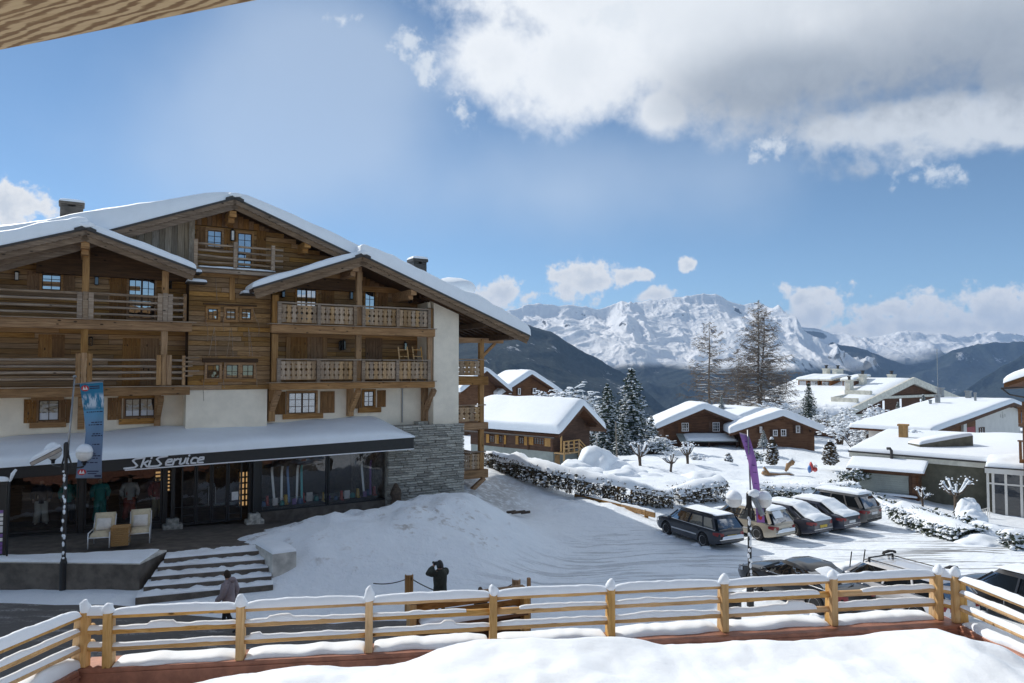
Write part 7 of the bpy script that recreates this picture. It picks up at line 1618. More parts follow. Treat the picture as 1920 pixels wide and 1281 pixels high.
s = MB(fr); s.blob((.02, .0, .22), (.17, .15, .14), 2, .2, 2, 4); s.build('snow_cap', M['snow'], lampR, smooth=True)
# banners: cloth between the pole and a loose hem
def cloth(t, corner, cols, nu, nv, mat_, name='cloth', thick=.0):
    """corner(a, b): a across 0..1, b downwards 0..1"""
    rows = [[corner(i / nu, j / nv) for i in range(nu + 1)] for j in range(nv + 1)]
    mb = MB(); mb.rows(rows, False); o = mb.build(name, mat_, t, smooth=True)
    so = o.modifiers.new('thickness', 'SOLIDIFY'); so.thickness = .004; return o
def banner_mat(name, stops, noise_c=None):
    m, nt, b = newmat(name); uv = nd(nt, 'UVMap'); sx = nd(nt, 'SeparateXYZ', {0: uv.outputs[0]})
    rp = nd(nt, 'ValToRGB', {'Fac': sx.outputs[1]}); e = rp.color_ramp.elements; e[0].position = stops[0][0]; e[0].color = (*stops[0][1], 1); e[1].position = stops[-1][0]; e[1].color = (*stops[-1][1], 1)
    for p, c in stops[1:-1]: k = e.new(p); k.color = (*c, 1)
    c = rp.outputs[0]
    n = nd(nt, 'TexNoise', {'Vector': uv.outputs[0], 'Scale': 6.0, 'Detail': 6.0, 'Roughness': .6})
    if noise_c:
        lo, hi, col, th = noise_c
        k = mth(nt, 'MULTIPLY', mth(nt, 'MULTIPLY', sstep(nt, sx.outputs[1], lo - .03, lo + .03), sstep(nt, sx.outputs[1], hi + .03, hi - .03)), sstep(nt, n.outputs['Fac'], th, th + .1)); c = mixc(nt, k, c, col)
    nt.links.new(c, b.inputs['Base Color']); b.inputs['Roughness'].default_value = .7
    tl = nd(nt, 'BsdfTranslucent', {'Color': c}); mx = nd(nt, 'MixShader', {0: .3, 1: b.outputs[0], 2: tl.outputs[0]}); out = [x for x in nt.nodes if x.type == 'OUTPUT_MATERIAL'][0]; nt.links.new(mx.outputs[0], out.inputs[0])
    return m
def uvgrid(o, nu, nv):
    uv = o.data.uv_layers.new(name='uv')
    for l in o.data.loops: i = l.vertex_index; uv.data[l.index].uv = ((i % (nu + 1)) / nu, 1 - (i // (nu + 1)) / nv)
d0 = lb.y
fl = thing('flag_banner', 'blue ski banner with printed lines hanging from a thin steel pole over the shop', 'banner', lb + Vector((.1, -.1, 3.0)), 'banners on the street lamps')
mb = MB(); pT, pB2 = PD(140, 708, d0), PD(122, 905, d0); mb.tube([pB2, pT], [.035, .026], 8); mb.build('pole', M['steel'], fl, smooth=True)
mb = MB(); mb.lathe([(.05, 0), (.06, .03), (.05, .06), (.01, .08)], pT, 10); mb.build('pole_tip', M['steel'], fl)
mb = MB(); mb.tube([PD(138, 721, d0), PD(194, 714, d0)], .016, 6); mb.build('cross_bar', M['steel'], fl)
def lc(a, b):
    xl = np.interp(b, [0, .3, .52, .72, .8, 1], [149, 157, 161, 157, 146, 142]); xr = np.interp(b, [0, .2, .5, .8, 1], [193, 195, 194, 191, 191]); y = 716 + b * 181 + 3 * (1 - a) * (1 - b)
    return PD(xl + (xr - xl) * a, y, d0 + .10 * math.sin(b * 9 + a * 3) + .14 * math.sin(a * 4 + b * 4) * b)
bm_ = banner_mat('blue_banner', [(0, (.20, .26, .36)), (.3, (.19, .27, .42)), (.55, (.18, .33, .52)), (.71, (.13, .38, .60)), (.72, (.03, .22, .38)), (.99, (.03, .24, .42)), (1, (.7, .72, .75))], (.74, .87, (.62, .70, .78), .46))
o = cloth(fl, lc, None, 14, 60, bm_); uvgrid(o, 14, 60)
def prints(t, fn_, L, m, off=-.012):
    for a0, a1, b0, b1 in L:
        mb = MB(); n = 5; mb.rows([[fn_(a0 + (a1 - a0) * i / n, b) + Vector((0, off, 0)) for i in range(n + 1)] for b in (b0, (b0 + b1) / 2, b1)], False); mb.build('print', m, t, smooth=True)
ink = simple('dark_ink', (.03, .035, .08), .8); redp = simple('red_print', (.48, .03, .035), .7)
rnd = random.Random(4); L = []
for b0, a0, a1 in ((.30, .15, .98), (.41, .35, .95), (.435, .2, .95), (.53, .4, .9), (.55, .35, .98), (.64, .45, .85), (.74, .45, .7), (.76, .5, .95), (.785, .6, .85), (.83, .15, .85)):
    a = a0
    while a < a1: e = min(a1, a + rnd.uniform(.06, .2)); L.append((a, e - .02, b0, b0 + .011)); a = e + .015
for b0 in (.035, .055): L.append((.42, .85, b0, b0 + .012))
L += [(.42, .88, .92, .932), (.45, .80, .945, .955), (.72, .98, .965, .985)]
prints(o, lc, L, ink)
def disc(t, f, a, b, ra, rb, m, off, n=14):
    mb = MB(); c = f(a, b) + Vector((0, off, 0)); ring = [f(a + ra * math.cos(k * 2 * math.pi / n), b + rb * math.sin(k * 2 * math.pi / n)) + Vector((0, off, 0)) for k in range(n)]; k0 = 0
    mb.v = [c] + ring; mb.f = [(0, 1 + (i + 1) % n, 1 + i) for i in range(n)]; mb.m = [0] * n; return mb.build('emblem', m, t)
for b in (.055, .935):
    disc(o, lc, .22, b, .17, .032, redp, -.014)
    for da in (-.05, .06): mb = MB(); mb.v = [lc(.22 + da - .06, b + .016) + Vector((0, -.019, 0)), lc(.22 + da + .06, b + .016) + Vector((0, -.019, 0)), lc(.22 + da, b - .022) + Vector((0, -.019, 0))]; mb.f = [(0, 1, 2)]; mb.m = [0]; mb.build('emblem', M['plate_w'], o)
d1 = lb2.y - .02
fp = thing('flag_banner', 'purple banner bent by the wind on the right hand street lamp', 'banner', lb2 + Vector((0, -.1, 3.0)), 'banners on the street lamps')
mb = MB(); mb.tube([PD(1408, 935, d1), PD(1402, 806, d1)], [.03, .022], 8); mb.build('pole', M['steel'], fp, smooth=True)
def rc(a, b):
    xl = np.interp(b, [0, .15, .4, .7, .9, 1], [1386, 1392, 1402, 1409, 1413, 1414]); xr = np.interp(b, [0, .1, .4, .7, .85, 1], [1403, 1408, 1418, 1423, 1425, 1417]); y = np.interp(b, [0, 1], [811, 937]) + 4 * a * (1 - b)
    return PD(xl + (xr - xl) * a, y, d1 - .05 + .12 * math.sin(b * 7 + a * 2))
pm = banner_mat('purple_banner', [(0, (.36, .16, .46)), (.5, (.42, .20, .55)), (.85, (.40, .22, .56)), (.97, (.26, .16, .40)), (1, (.6, .55, .6))])
o = cloth(fp, rc, None, 10, 40, pm); uvgrid(o, 10, 40); prints(o, rc, [(.3, .8, .12, .13), (.25, .75, .2, .21), (.35, .8, .47, .485), (.35, .85, .58, .59), (.3, .7, .75, .76)], simple('violet_ink', (.10, .05, .2), .8))
def rc2(a, b): return PD(1417 + 15 * a + 2 * b, 953 + 27 * b, lb2.y - .3 + .05 * math.sin(a * 3))
o = cloth(fp, rc2, None, 6, 8, pm, 'hem'); uvgrid(o, 6, 8); disc(o, rc2, .45, .62, .26, .2, redp, -.012)
# bollards with chain
bs = []
for px, py, lb_ in ((767, 1077, 'timber bollard left of the standing photographer'), (968, 1086, 'timber bollard right of the child, mostly behind the railing')):
    p = PD(px, py, 21.6); b = Vector((p.x, p.y, -.1)); mb = MB(); mb.lathe([(.13, 0), (.13, p.z - b.z - .02), (.115, p.z - b.z)], b, 14); o = mb.build('bollard', M['log_v']); tag(o, lb_, 'bollard', 'timber bollards along the road'); bs.append(Vector((p.x, p.y, p.z)))
    s = MB(); s.blob(Vector((p.x, p.y, p.z)), (.11, .11, .03), 2, .2, 3, 2); s.build('snow_cap', M['snow'], o, smooth=True)
def chain(a, b, sag, label):
    mb = MB(); n = 26
    P = [a.lerp(b, i / n) - Vector((0, 0, sag * 4 * (i / n) * (1 - i / n))) for i in range(n + 1)]; mb.tube(P, .016, 6); tag(mb.build('barrier_chain', M['tin'], smooth=True), label, 'chain', 'chains between the bollards')
chain(bs[0] + Vector((.12, 0, -.16)), bs[1] + Vector((-.12, 0, -.16)), .42, 'dark chain slung between the two timber bollards'); chain(PD(700, 1094, 21.9), bs[0] + Vector((-.12, 0, -.16)), .06, 'dark chain end reaching from the snow to the left bollard')
# low timber stand behind the railing
a, b = PD(772, 1130, 18.2), PD(985, 1121, 19.4); zt_ = a.z; b.z = zt_ + .02; dd = Vector((b.x - a.x, b.y - a.y, 0)); L = dd.length; SFm = Frame(Vector((a.x, a.y, 0)), math.atan2(dd.y, dd.x)); zg = gz(a.x, a.y)
sd_ = thing('timber_stand', 'low honey timber stand with snow on its ledge, seen through the railing', 'stand', SFm(L / 2, 0, zg))
mb = MB(SFm)
for k in range(3): mb.box((.12, -.30, zt_ - .32 - .3 * k), (L - .02, -.24, zt_ - .065 - .3 * k))
mb.build('back_board', M['log_u'], sd_)
mb = MB(SFm); mb.box((-.06, -.33, zt_ - .06), (L + .06, .02, zt_)); mb.build('top_board', M['log_u'], sd_, bevel=.01)
for u in (0, L): mb = MB(SFm); mb.box((u - .05, -.34, zg - .1), (u + .12, .03, zt_ - .061)); mb.build('side_board', M['fence_v'], sd_, bevel=.01)
mb = MB(SFm); mb.box((.13, -.23, .72), (L - .06, .35, .79)); sh = mb.build('shelf', M['brown_wood2'], sd_)
s = MB(SFm); snow_pad(s, lambda p, q: SFm(.2 + (L - .4) * p, -.1 + .44 * q, .792), .10, 40, 8, p=4, amp=.5, freq=1.5); s.build('snow_cap', M['snow'], sh, smooth=True)
mb = MB(SFm); mb.box((.13, -.23, zg), (L - .06, -.2, .715)); mb.build('front_board', M['brown_wood'], sd_)
mb = MB(SFm); mb.box((L + .35, -.7, zg), (L + .43, -.6, zt_ + .05)); mb.build('corner_post', M['log_v'], sd_)
# guard rail and arched wooden thing below the hedge
g0, g1, g2_ = PD(1078, 930, 40.5), PD(1165, 950, 37.6), PD(1228, 966, 35.6)
gd = thing('guard_rail', 'snow topped timber guard rail below the long hedge', 'guard rail', g1)
for p, q in ((g0, g1), (g1, g2_)): mb = MB(); mb.bar(p, q, .12, .26); o = mb.build('plank', M['log'], gd, bevel=.02); s = MB(); snow_pad(s, lambda a_, b_: p.lerp(q, a_) + Vector((0, (b_ - .5) * .16, .131)), .08, 30, 6, p=4, amp=.5, freq=2); s.build('snow_cap', M['snow'], o, smooth=True)
for p in (g1, PD(1213, 960, 36)): mb = MB(); mb.box((p.x - .09, p.y + .07, gz(p.x, p.y) - .2), (p.x + .09, p.y + .25, p.z + .1)); mb.build('post', M['log'], gd)
p0, p1 = PD(1158, 916, 39), PD(1184, 914, 39); am = thing('timber_arch', 'small dark timber arch standing in the long hedge', 'arch', (p0 + p1) / 2 - Vector((0, 0, .6)))
mb = MB(); mb.tube([p0, p0.lerp(p1, .25) + Vector((0, 0, .13)), p0.lerp(p1, .75) + Vector((0, 0, .15)), p1], .10, 7); mb.build('arch_beam', M['log'], am)
for p in (p0, p1): mb = MB(); mb.tube([p, p - Vector((0, 0, .9))], .06, 6); mb.build('post', M['log'], am)
# garden details
mb = MB(); mb.tube([PD(1157, 868, 60), PD(1154, 790, 60)], [.07, .05], 7); tag(mb.build('garden_pole', M['grey_v']), 'thin bare pole standing in the snow before the tall spruces', 'pole')
mb = MB(); mb.tube([PD(1120, 850, 64), PD(1119, 820, 64)], [.05, .04], 6); tag(mb.build('garden_pole', M['grey_v']), 'shorter bare pole behind the snow heap', 'pole')
b = PD(1462, 893, 57); ss_ = thing('carved_seesaw', 'curved brown wood playground carving half sunk in the snow', 'playground toy', b)
for L_, r_ in (([(1430, 885), (1440, 889), (1462, 890), (1480, 890), (1489, 893)], [.22, .16, .13, .16, .10]), ([(1473, 884), (1478, 872), (1486, 866), (1489, 868)], [.08, .2, .26, .12]), ([(1432, 876), (1438, 886), (1443, 894)], [.10, .17, .18])):
    mb = MB(); mb.tube([PD(x, y, 57) for x, y in L_], r_, 9); o = mb.build('carved_limb', M['log_v'], ss_, smooth=True)
    s = MB(); s.tube([PD(x, y, 57) + Vector((0, 0, r2_ * .8)) for (x, y), r2_ in zip(L_, r_)], [q * .6 for q in r_], 7); s.build('snow_cap', M['snow'], o, smooth=True)
b = PD(1524, 888, 58); tg = thing('spring_rider', 'small red, blue and white playground rider in the garden snow', 'playground toy', b)
for x, y, m, rx, rz in ((1518, 880, gcols[0], .16, .32), (1521, 876, gcols[1], .16, .42), (1528, 880, gcols[1], .22, .22), (1529, 874, gcols[2], .16, .14)): mb = MB(); mb.blob(PD(x, y, 58), (rx, .2, rz), 2, .2, 2, x); mb.build('panel', m, tg, smooth=True)
for px, py, w_ in ((1362, 876, 1.0), (1444, 880, 1.5)):
    p = PD(px, py, 62); mb = MB(); mb.box((p.x - w_, p.y - .25, p.z - .3), (p.x + w_, p.y + .25, p.z)); o = mb.build('garden_bench', M['log']); tag(o, 'snowed in timber bench %s' % ('in the middle of the garden' if px < 1400 else 'right of the purple flag'), 'bench', 'garden benches')
    s = MB(); snow_pad(s, lambda a_, b_: Vector((p.x - w_ + 2 * w_ * a_, p.y - .3 + .6 * b_, p.z + .002)), .32, 14, 8, p=4); s.build('snow_cap', M['snow'], o, smooth=True)
for px, py, d in ((958, 962, 35.8),):
    t = thing('log_pile', 'few dark logs poking from the dirty snow bank', 'logs', PD(px, py, d))
    for k in range(4): p = PD(px - 8 + k * 9, py + (k % 2) - 1, d); mb = MB(); mb.tube([p, p + Vector((.45, .1, .03))], .07, 7); mb.build('log', M['bark'], t)
p = PD(1376, 1122, 20.5); lbn = thing('litter_bin', 'small dark litter bin seen between the railing posts', 'bin', Vector((p.x, p.y, gz(p.x, p.y))))
zz = gz(p.x, p.y); mb = MB(); mb.lathe([(.17, 0), (.2, .1), (.21, .72), (.2, .74)], Vector((p.x, p.y, zz)), 14); mb.build('body', M['black'], lbn); mb = MB(); mb.lathe([(.24, .80), (.25, .84), (.18, .95), (.05, .99)], Vector((p.x, p.y, zz)), 14); mb.build('lid', M['tin'], lbn); mb = MB(); mb.tube([(p.x, p.y, zz + .7), (p.x, p.y, zz + .82)], .03, 6); mb.build('lid_post', M['black'], lbn)
# ---------------------------------------------------------------- cars
PAINT = {}
def car(label, rear_wheel, fwd, kind, col, snow=None, plate='plate_w', seed=0, group='parked cars', rack=None, sc=.91):
    """rear_wheel: ground point of the left rear wheel; fwd: heading (x, y). x runs forward from the rear bumper, y to the left."""
    fx = Vector((fwd[0], fwd[1], 0)).normalized(); ly = Vector((-fx.y, fx.x, 0)); g = Vector(rear_wheel)
    S = {'wagon': dict(L=4.72, w=.89, wb=(.98, 3.70), zt=.93, hood=.84, zr=1.47, g=(.10, .42, 3.05, 3.72), tail=.93),
         'suv': dict(L=4.65, w=.93, wb=(.95, 3.62), zt=1.05, hood=1.0, zr=1.68, g=(.10, .50, 3.0, 3.62), tail=1.05),
         'sedan': dict(L=4.75, w=.91, wb=(1.02, 3.80), zt=.93, hood=.86, zr=1.44, g=(.55, 1.35, 3.0, 3.75), tail=.98),
         'hatch': dict(L=4.25, w=.88, wb=(.80, 3.38), zt=.92, hood=.85, zr=1.45, g=(.12, .55, 2.75, 3.40), tail=.92),
         'coupe': dict(L=4.45, w=.90, wb=(.90, 3.50), zt=.88, hood=.80, zr=1.33, g=(.35, 1.35, 2.55, 3.35), tail=.93)}[kind]
    L, W0, wb, zt, zh, zr, G = S['L'], S['w'], S['wb'], S['zt'], S['hood'], S['zr'], S['g']
    org = g - (fx * wb[0] + ly * (W0 - .08)) * sc; P = lambda x, y, z: org + (fx * x + ly * y + Vector((0, 0, z))) * sc
    t = thing('parked_car', label, 'car', P(L / 2, 0, 0), group)
    if col not in PAINT: PAINT[col] = paint('car_paint', col)
    pm = PAINT[col]; rw = .335
    def hw(x): e = abs(2 * x / L - 1); return W0 * (1 - .20 * max(0, (e - .72) / .28) ** 2.2 - .015 * e)
    def top(x):
        if x < G[0]: return S['tail'] - .10 * (1 - x / max(.01, G[0])) ** 2
        if x > G[3]: k = (x - G[3]) / (L - G[3]); return zt + (zh - zt) * k - .20 * k ** 4
        return zt + (S['tail'] - zt) * max(0, 1 - (x - G[0]) / 1.5) 
    def bot(x): return .22 + .16 * max(0, (x - L + .5) / .5) ** 1.5 + .12 * max(0, (.5 - x) / .5) ** 1.5
    xs = sorted(set([0, .03, .09, .2, .34, .5, .62] + [w + d for w in wb for d in np.linspace(-.40, .40, 15)] + list(np.linspace(1.5, L - 1.6, 9)) + [L - .5, L - .34, L - .2, L - .09, L - .03, L]))
    rows = []
    for x in xs:
        h = hw(x); zb, z1 = bot(x), top(x); arch = 0
        for w in wb:
            if abs(x - w) < .385: arch = max(arch, .33 + math.sqrt(max(0, .385 ** 2 - (x - w) ** 2)))
        lo = max(zb, arch); zm = max(lo + .02, (zb + z1) * .5 + .02); zs = max(zm + .02, z1 - .13)
        half = [(h * .70, zb), (h * .72, max(zb, arch)), (h * .97, max(zb + .02, arch)), (h, max(zb + .09, arch + .01)), (h * 1.0, zm), (h * .985, zs), (h * .95, z1 - .035), (h * .86, z1), (h * .45, z1 + .025), (0, z1 + .032)]
        rows.append([P(x, y, z) for y, z in half] + [P(x, -y, z) for y, z in reversed(half[:-1])])
    mb = MB(); mb.rows([list(reversed(r_)) for r_ in rows], False); mb.cap(list(reversed(rows[0])), False); mb.cap(rows[-1], False); body = mb.build('body', pm, t, smooth=True, auto=42)
    mb = MB(); mb.v = [P(x, y, .24) for x, y in ((.2, -.7), (L - .2, -.7), (L - .2, .7), (.2, .7))]; mb.f = [(0, 1, 2, 3)]; mb.m = [0]; mb.build('underbody', M['rubber'], t)
    mb = MB()
    for sx in (0, 1):
        for xx in wb: mb.add([P(xx + a, s, z) for s in ((.5, .9)[0] * (1 if sx else -1), .62 * (1 if sx else -1)) for a, z in ((-.37, .24), (.37, .24), (.37, .68), (-.37, .68))], [(0, 1, 2, 3), (3, 2, 6, 7)], False)
    mb.build('wheel_housing', M['rubber'], t).__setitem__('kind', 'stuff')
    # greenhouse
    yb, yr = W0 * .93, W0 * .70; zg = zt - .015
    def ring(z, k):  # k 0 at the belt, 1 at the roof
        x0 = G[0] + (G[1] - G[0]) * k; x3 = G[3] + (G[2] - G[3]) * k; y = yb + (yr - yb) * k; bow = .10
        zz = lambda x: (S['tail'] - .02 if False else 0)
        pts = [(x0 + .10, y), (x0 + .55, y * 1.0), ((x0 + x3) / 2, y * 1.01), (x3 - .35, y * .98), (x3 - .05, y * .88), (x3 + bow, 0), (x3 - .05, -y * .88), (x3 - .35, -y * .98), ((x0 + x3) / 2, -y * 1.01), (x0 + .55, -y), (x0 + .10, -y), (x0 - .02, -y * .86), (x0 - .06, 0), (x0 - .02, y * .86)]
        return [P(x, yy, z) for x, yy in pts]
    zrb = zr - .11
    R0, R1, R2 = ring(zg - .03, 0), ring(zg + (zrb - zg) * .55, .52), ring(zrb, .96)
    mb = MB(); mb.rows([R0, R1, R2], False, True); cab = mb.build('windows', M['car_glass'], t, smooth=True, auto=35)
    Rt = ring(zr - .005, 1.10); Rc = [q.lerp(sum(Rt, Vector()) / len(Rt), .5) + Vector((0, 0, .03)) for q in Rt]
    Ro = [q + (q - sum(R2, Vector()) / len(R2)).normalized() * .012 for q in R2]
    mb = MB(); mb.rows([Ro, Rt, Rc], False, True); mb.cap(Rc, False); mb.build('roof', pm, t, smooth=True, auto=50)
    if kind == 'coupe': px_ = ((G[0] + .3, G[1] + .3, .07), (G[3] - .12, G[2] - .02, .06))
    else: px_ = ((G[0] + .12, G[1] + .14, .17 if kind in ('wagon', 'suv', 'hatch') else .12), (G[0] + (.95 if kind != 'sedan' else .75), G[1] + (.82 if kind != 'sedan' else .25), .06), ((G[0] + G[3]) / 2 + .22, (G[1] + G[2]) / 2 + .30, .06), (G[3] - .16, G[2] - .02, .06))
    for a, b, w in px_:
        for s in (1, -1): mb = MB(); mb.bar(P(a, s * (yb + .004), zg), P(b, s * (yr + .03), zrb), w, .03, ly); mb.build('pillar', pm, t)
    for s in (1, -1):
        mb = MB(); mb.tube([P(G[0] + .1, s * (yb + .015), zg + .01), P((G[0] + G[3]) / 2, s * (yb + .02), zg + .01), P(G[3] - .1, s * (yb - .02), zg + .01)], .013, 5); mb.build('window_trim', M['chrome'] if kind in ('coupe', 'wagon') else M['black'], t)
        mb = MB(); mb.blob(P(G[3] - .42, s * (W0 + .09), zg + .07), (.10, .10, .075), 2, 0, 1, 1); mb.build('mirror', pm, t, smooth=True)
        for xw in wb:
            c = P(xw, s * (W0 - .10), rw); A = ly * s
            mb = MB(); mb.lathe([(rw * .62 * sc, .10), (rw * .9 * sc, .105), (rw * sc, .07), (rw * sc, -.07), (rw * .9 * sc, -.1), (.1, -.1)], c, 24, A); tw_ = mb.build('wheel', M['rubber'], t, smooth=True, auto=40)
            mb = MB(); mb.lathe([(.02, .082), (.06, .085), (.06, .07)], c, 10, A)
            Xx = fx; Zz = Vector((0, 0, 1))
            for k in range(10):
                a = k * math.pi / 5; d = Xx * math.cos(a) + Zz * math.sin(a); mb.bar(c + A * .075 + d * .05, c + A * .085 + d * rw * .62 * sc, .055, .02, A)
            mb.lathe([(rw * .60 * sc, .09), (rw * .66 * sc, .107), (rw * .60 * sc, .095)], c, 20, A); mb.build('rim', M['alloy'], tw_)
            mb = MB(); mb.lathe([(rw * .6 * sc, .03), (.01, .03)], c, 16, A); mb.build('hub', M['black'], tw_)
        # lights
        zl = S['tail'] - .22; mb = MB(); e = .30 if kind != 'suv' else .42
        mb.rows([[P(.34, s * (hw(.34) + .006), zl - .02), P(.34, s * (hw(.34) + .006), zl + .09)], [P(.12, s * (hw(.12) + .006), zl - .07), P(.12, s * (hw(.12) + .006), zl + .11)], [P(.0, s * (hw(0) * .97 + .004), zl - .07), P(.0, s * (hw(0) * .97), zl + .10)], [P(-.012, s * (hw(0) - e * .7), zl - .04), P(-.012, s * (hw(0) - e * .7), zl + .07)]], False); mb.build('tail_light', M['red_lens'], t, smooth=True)
        mb = MB(); mb.rows([[P(L - .42, s * (hw(L - .42) + .006), .62), P(L - .42, s * (hw(L - .42) + .004), .74)], [P(L - .12, s * (hw(L - .12) + .006), .56), P(L - .12, s * (hw(L - .12) + .004), .72)], [P(L + .01, s * (hw(L) - .3), .56), P(L + .01, s * (hw(L) - .3), .68)]], False); mb.build('headlight', M['chrome'], t, smooth=True)
        for xh in ((G[0] + G[3]) / 2 - .55, (G[0] + G[3]) / 2 + .45):
            mb = MB(); mb.bar(P(xh - .1, s * (hw(xh) + .015), zt - .17), P(xh + .1, s * (hw(xh) + .015), zt - .17), .025, .03); mb.build('door_handle', M['chrome'] if kind == 'coupe' else pm, t)
        mb = MB(); mb.bar(P(wb[0] + .45, s * (W0 + .008), .52), P(wb[1] - .45, s * (W0 + .008), .50), .02, .05); mb.build('rubbing_strip', M['alloy'] if kind == 'wagon' else M['black'], t)
    if kind in ('wagon', 'suv'):
        for s in (1, -1): mb = MB(); mb.tube([P(G[1] + .1, s * (yr - .04), zr), P(G[1] + .25, s * (yr - .05), zr + .05), P(G[2] - .2, s * (yr - .05), zr + .05), P(G[2] - .05, s * (yr - .04), zr - .02)], .018, 6); mb.build('roof_rail', M['alloy'] if kind == 'suv' else M['black'], t)
    mb = MB(); mb.bar(P(-.012, .27, zt - .30), P(-.012, -.27, zt - .30), .02, .115); mb.build('number_plate', M[plate], t)
    mb = MB(); mb.bar(P(.01, .7, .42), P(.01, -.7, .42), .06, .10); mb.build('rear_bumper', M['black'] if kind in ('suv',) else pm, t, bevel=.02)
    mb = MB(); mb.bar(P(.0, .72, .50), P(.0, -.72, .50), .03, .02); mb.build('bumper_trim', M['chrome'], t)
    if kind != 'sedan': mb = MB(); mb.bar(P(G[0] - .1, .3, zg + .06), P(G[0] - .02, -.15, zg + .12), .02, .02); mb.build('rear_wiper', M['black'], t)
    # snow
    def sn(f, th, sd, p=4, m='snow', na=24, nb=14, amp=.35): s_ = MB(); snow_pad(s_, f, th, na, nb, p=p, amp=amp, freq=2.2, seed=sd); return s_.build('car_snow', M[m], t, smooth=True)
    sn_ = snow or ''
    if 'r' in sn_: sn(lambda a, b: P(G[1] - .02 + (G[2] - G[1] + .1) * a, (b - .5) * 2 * (yr - .02), zr + .012), .13, seed)
    if 't' in sn_: sn(lambda a, b: P(G[1] + .05 + (G[2] - G[1] - .1) * a, (b - .5) * 2 * (yr - .08), zr + .022), .035, seed + 9, amp=.9)
    if 'h' in sn_: sn(lambda a, b: P(G[3] - .02 + (L - G[3] - .05) * a, (b - .5) * 2 * (hw(G[3] + (L - G[3]) * a) * .84), top(G[3] + (L - G[3]) * a) + .015), .12, seed + 1)
    if 'b' in sn_:      # rear window and boot
        x0, x1 = -.0, G[1] + .1
        def fb(a, b):
            x = x0 + (x1 - x0) * a; y = (b - .5) * 2 * (yb * .86 + (yr - yb * .86) * max(0, (x - G[0]) / max(.01, G[1] - G[0]))); z = top(x) + .03 if x < G[0] else (S['tail'] + .01 + (zr + .01 - S['tail']) * min(1, (x - G[0] + .05) / (G[1] - G[0] + .05)))
            return P(x, y * .95, z)
        sn(fb, .12, seed + 2, amp=.6)
    if 'w' in sn_:      # windscreen
        sn(lambda a, b: P(G[2] + (G[3] - G[2]) * a, (b - .5) * 2 * (yr + (yb - yr) * a) * .85, zr - .02 + (zg + .06 - zr) * a), .09, seed + 3)
    if 's' in sn_: sn(lambda a, b: P(-.05 - .03 * a, -.62 + 1.24 * b, .52 + .10 * a), .05, seed + 4, na=8)
    if 'p' in sn_: sn(lambda a, b: P(G[0] + (G[1] - G[0]) * (.25 + .6 * a), -.1 + (yr) * b, zg + .13 + (zr - zg - .1) * (.25 + .6 * a)), .05, seed + 5, na=10, nb=8, amp=.9)
    # snow packed round the wheels
    s_ = MB(); rnd = random.Random(seed + 50)
    for xw in wb:
        for k in range(5): q = P(xw + rnd.uniform(-.45, .45), W0 - .05 + rnd.uniform(-.05, .12), 0); s_.blob(Vector((q.x, q.y, gz(q.x, q.y) + .0)), (.2, .18, .09), 2, .4, 2, k)
    s_.build('wheel_snow', M['snow'], t, smooth=True).__setitem__('kind', 'stuff')
    if rack:
        for xr in (G[1] + .25, G[2] - .25):
            mb = MB(); mb.bar(P(xr, yr - .05, zr + .10), P(xr, -yr + .05, zr + .10), .06, .035); rk = mb.build('roof_bar', M['black'], t, bevel=.008)
            for s in (1, -1): mb = MB(); mb.bar(P(xr, s * (yr - .05), zr - .03), P(xr, s * (yr - .07), zr + .12), .05, .06); mb.build('bar_foot', M['black'], rk)
            mb = MB(); q = [(-.28, .0), (-.26, .09), (.0, .13), (.26, .09), (.28, .0)]; y0 = -yr + .22
            mb.rows([[P(xr - .05, y0 + a, zr + .125 + z), P(xr + .05, y0 + a, zr + .125 + z)] for a, z in q], False); mb.rows([[P(xr - .05, y0 + a, zr + .125 + z * .5), P(xr + .05, y0 + a, zr + .125 + z * .5)] for a, z in reversed(q)], False); k_ = mb.build('ski_carrier', M['rubber'], t); so = k_.modifiers.new('thickness', 'SOLIDIFY'); so.thickness = .02
    return t, P, S
def gp(px, py, d): p = PD(px, py, d); return Vector((p.x, p.y, gz(p.x, p.y) - .02))
H0 = (-.44, .90)
car('dark blue estate car frosted with snow, apart from the others by the guard rail', gp(1320, 1024, 30.4), (-.43, .90), 'wagon', (.018, .022, .032), 'ts', 'plate_y', 1)
car('beige estate car with the snow patched tailgate, second from the guard rail', gp(1421, 1012, 31.9), (-.52, .85), 'wagon', (.42, .37, .29), 'rhps', 'plate_w', 2)
car('dark hatchback under thick snow with a yellow plate, between the beige car and the sedan', gp(1491, 1007, 32.8), (-.52, .85), 'sedan', (.03, .032, .048), 'rhbw', 'plate_y', 3)
car('dark blue sedan under thick snow with dark red tail lights', gp(1546, 1000, 33.8), (-.54, .84), 'sedan', (.03, .034, .055), 'rhb', 'plate_w', 4)
car('grey sports utility car with a snowy roof, last of the parked row', gp(1592, 989, 35.4), (-.56, .83), 'suv', (.12, .115, .11), 'rh', 'plate_w', 5)
car('black coupe with a snow patch on its rear window close behind the railing', Vector((9.14, 21.65, gz(9.14, 21.65) - .02)), (-.42, .91), 'coupe', (.010, .011, .013), 'p', 'plate_w', 6, sc=.97)
cg, Pg, Sg = car('white estate car with black roof bars and ski carriers behind the railing', Vector((11.75, 20.95, gz(11.75, 20.95) - .02)), (-.42, .91), 'wagon', (.72, .72, .73), 'h', 'plate_w', 7, rack=True, sc=.95)
for y in (.35, -.3): mb = MB(); mb.bar(Pg(3.75, y, .98), Pg(3.45, y + .25, 1.62), .03, .03); mb.build('raised_wiper', M['black'], cg)
car('dark car cut by the right picture edge beyond the railing', Vector((15.2, 20.0, gz(15.2, 20.0) - .02)), (-.42, .91), 'hatch', (.02, .02, .023), 't', 'plate_w', 8, sc=.97)
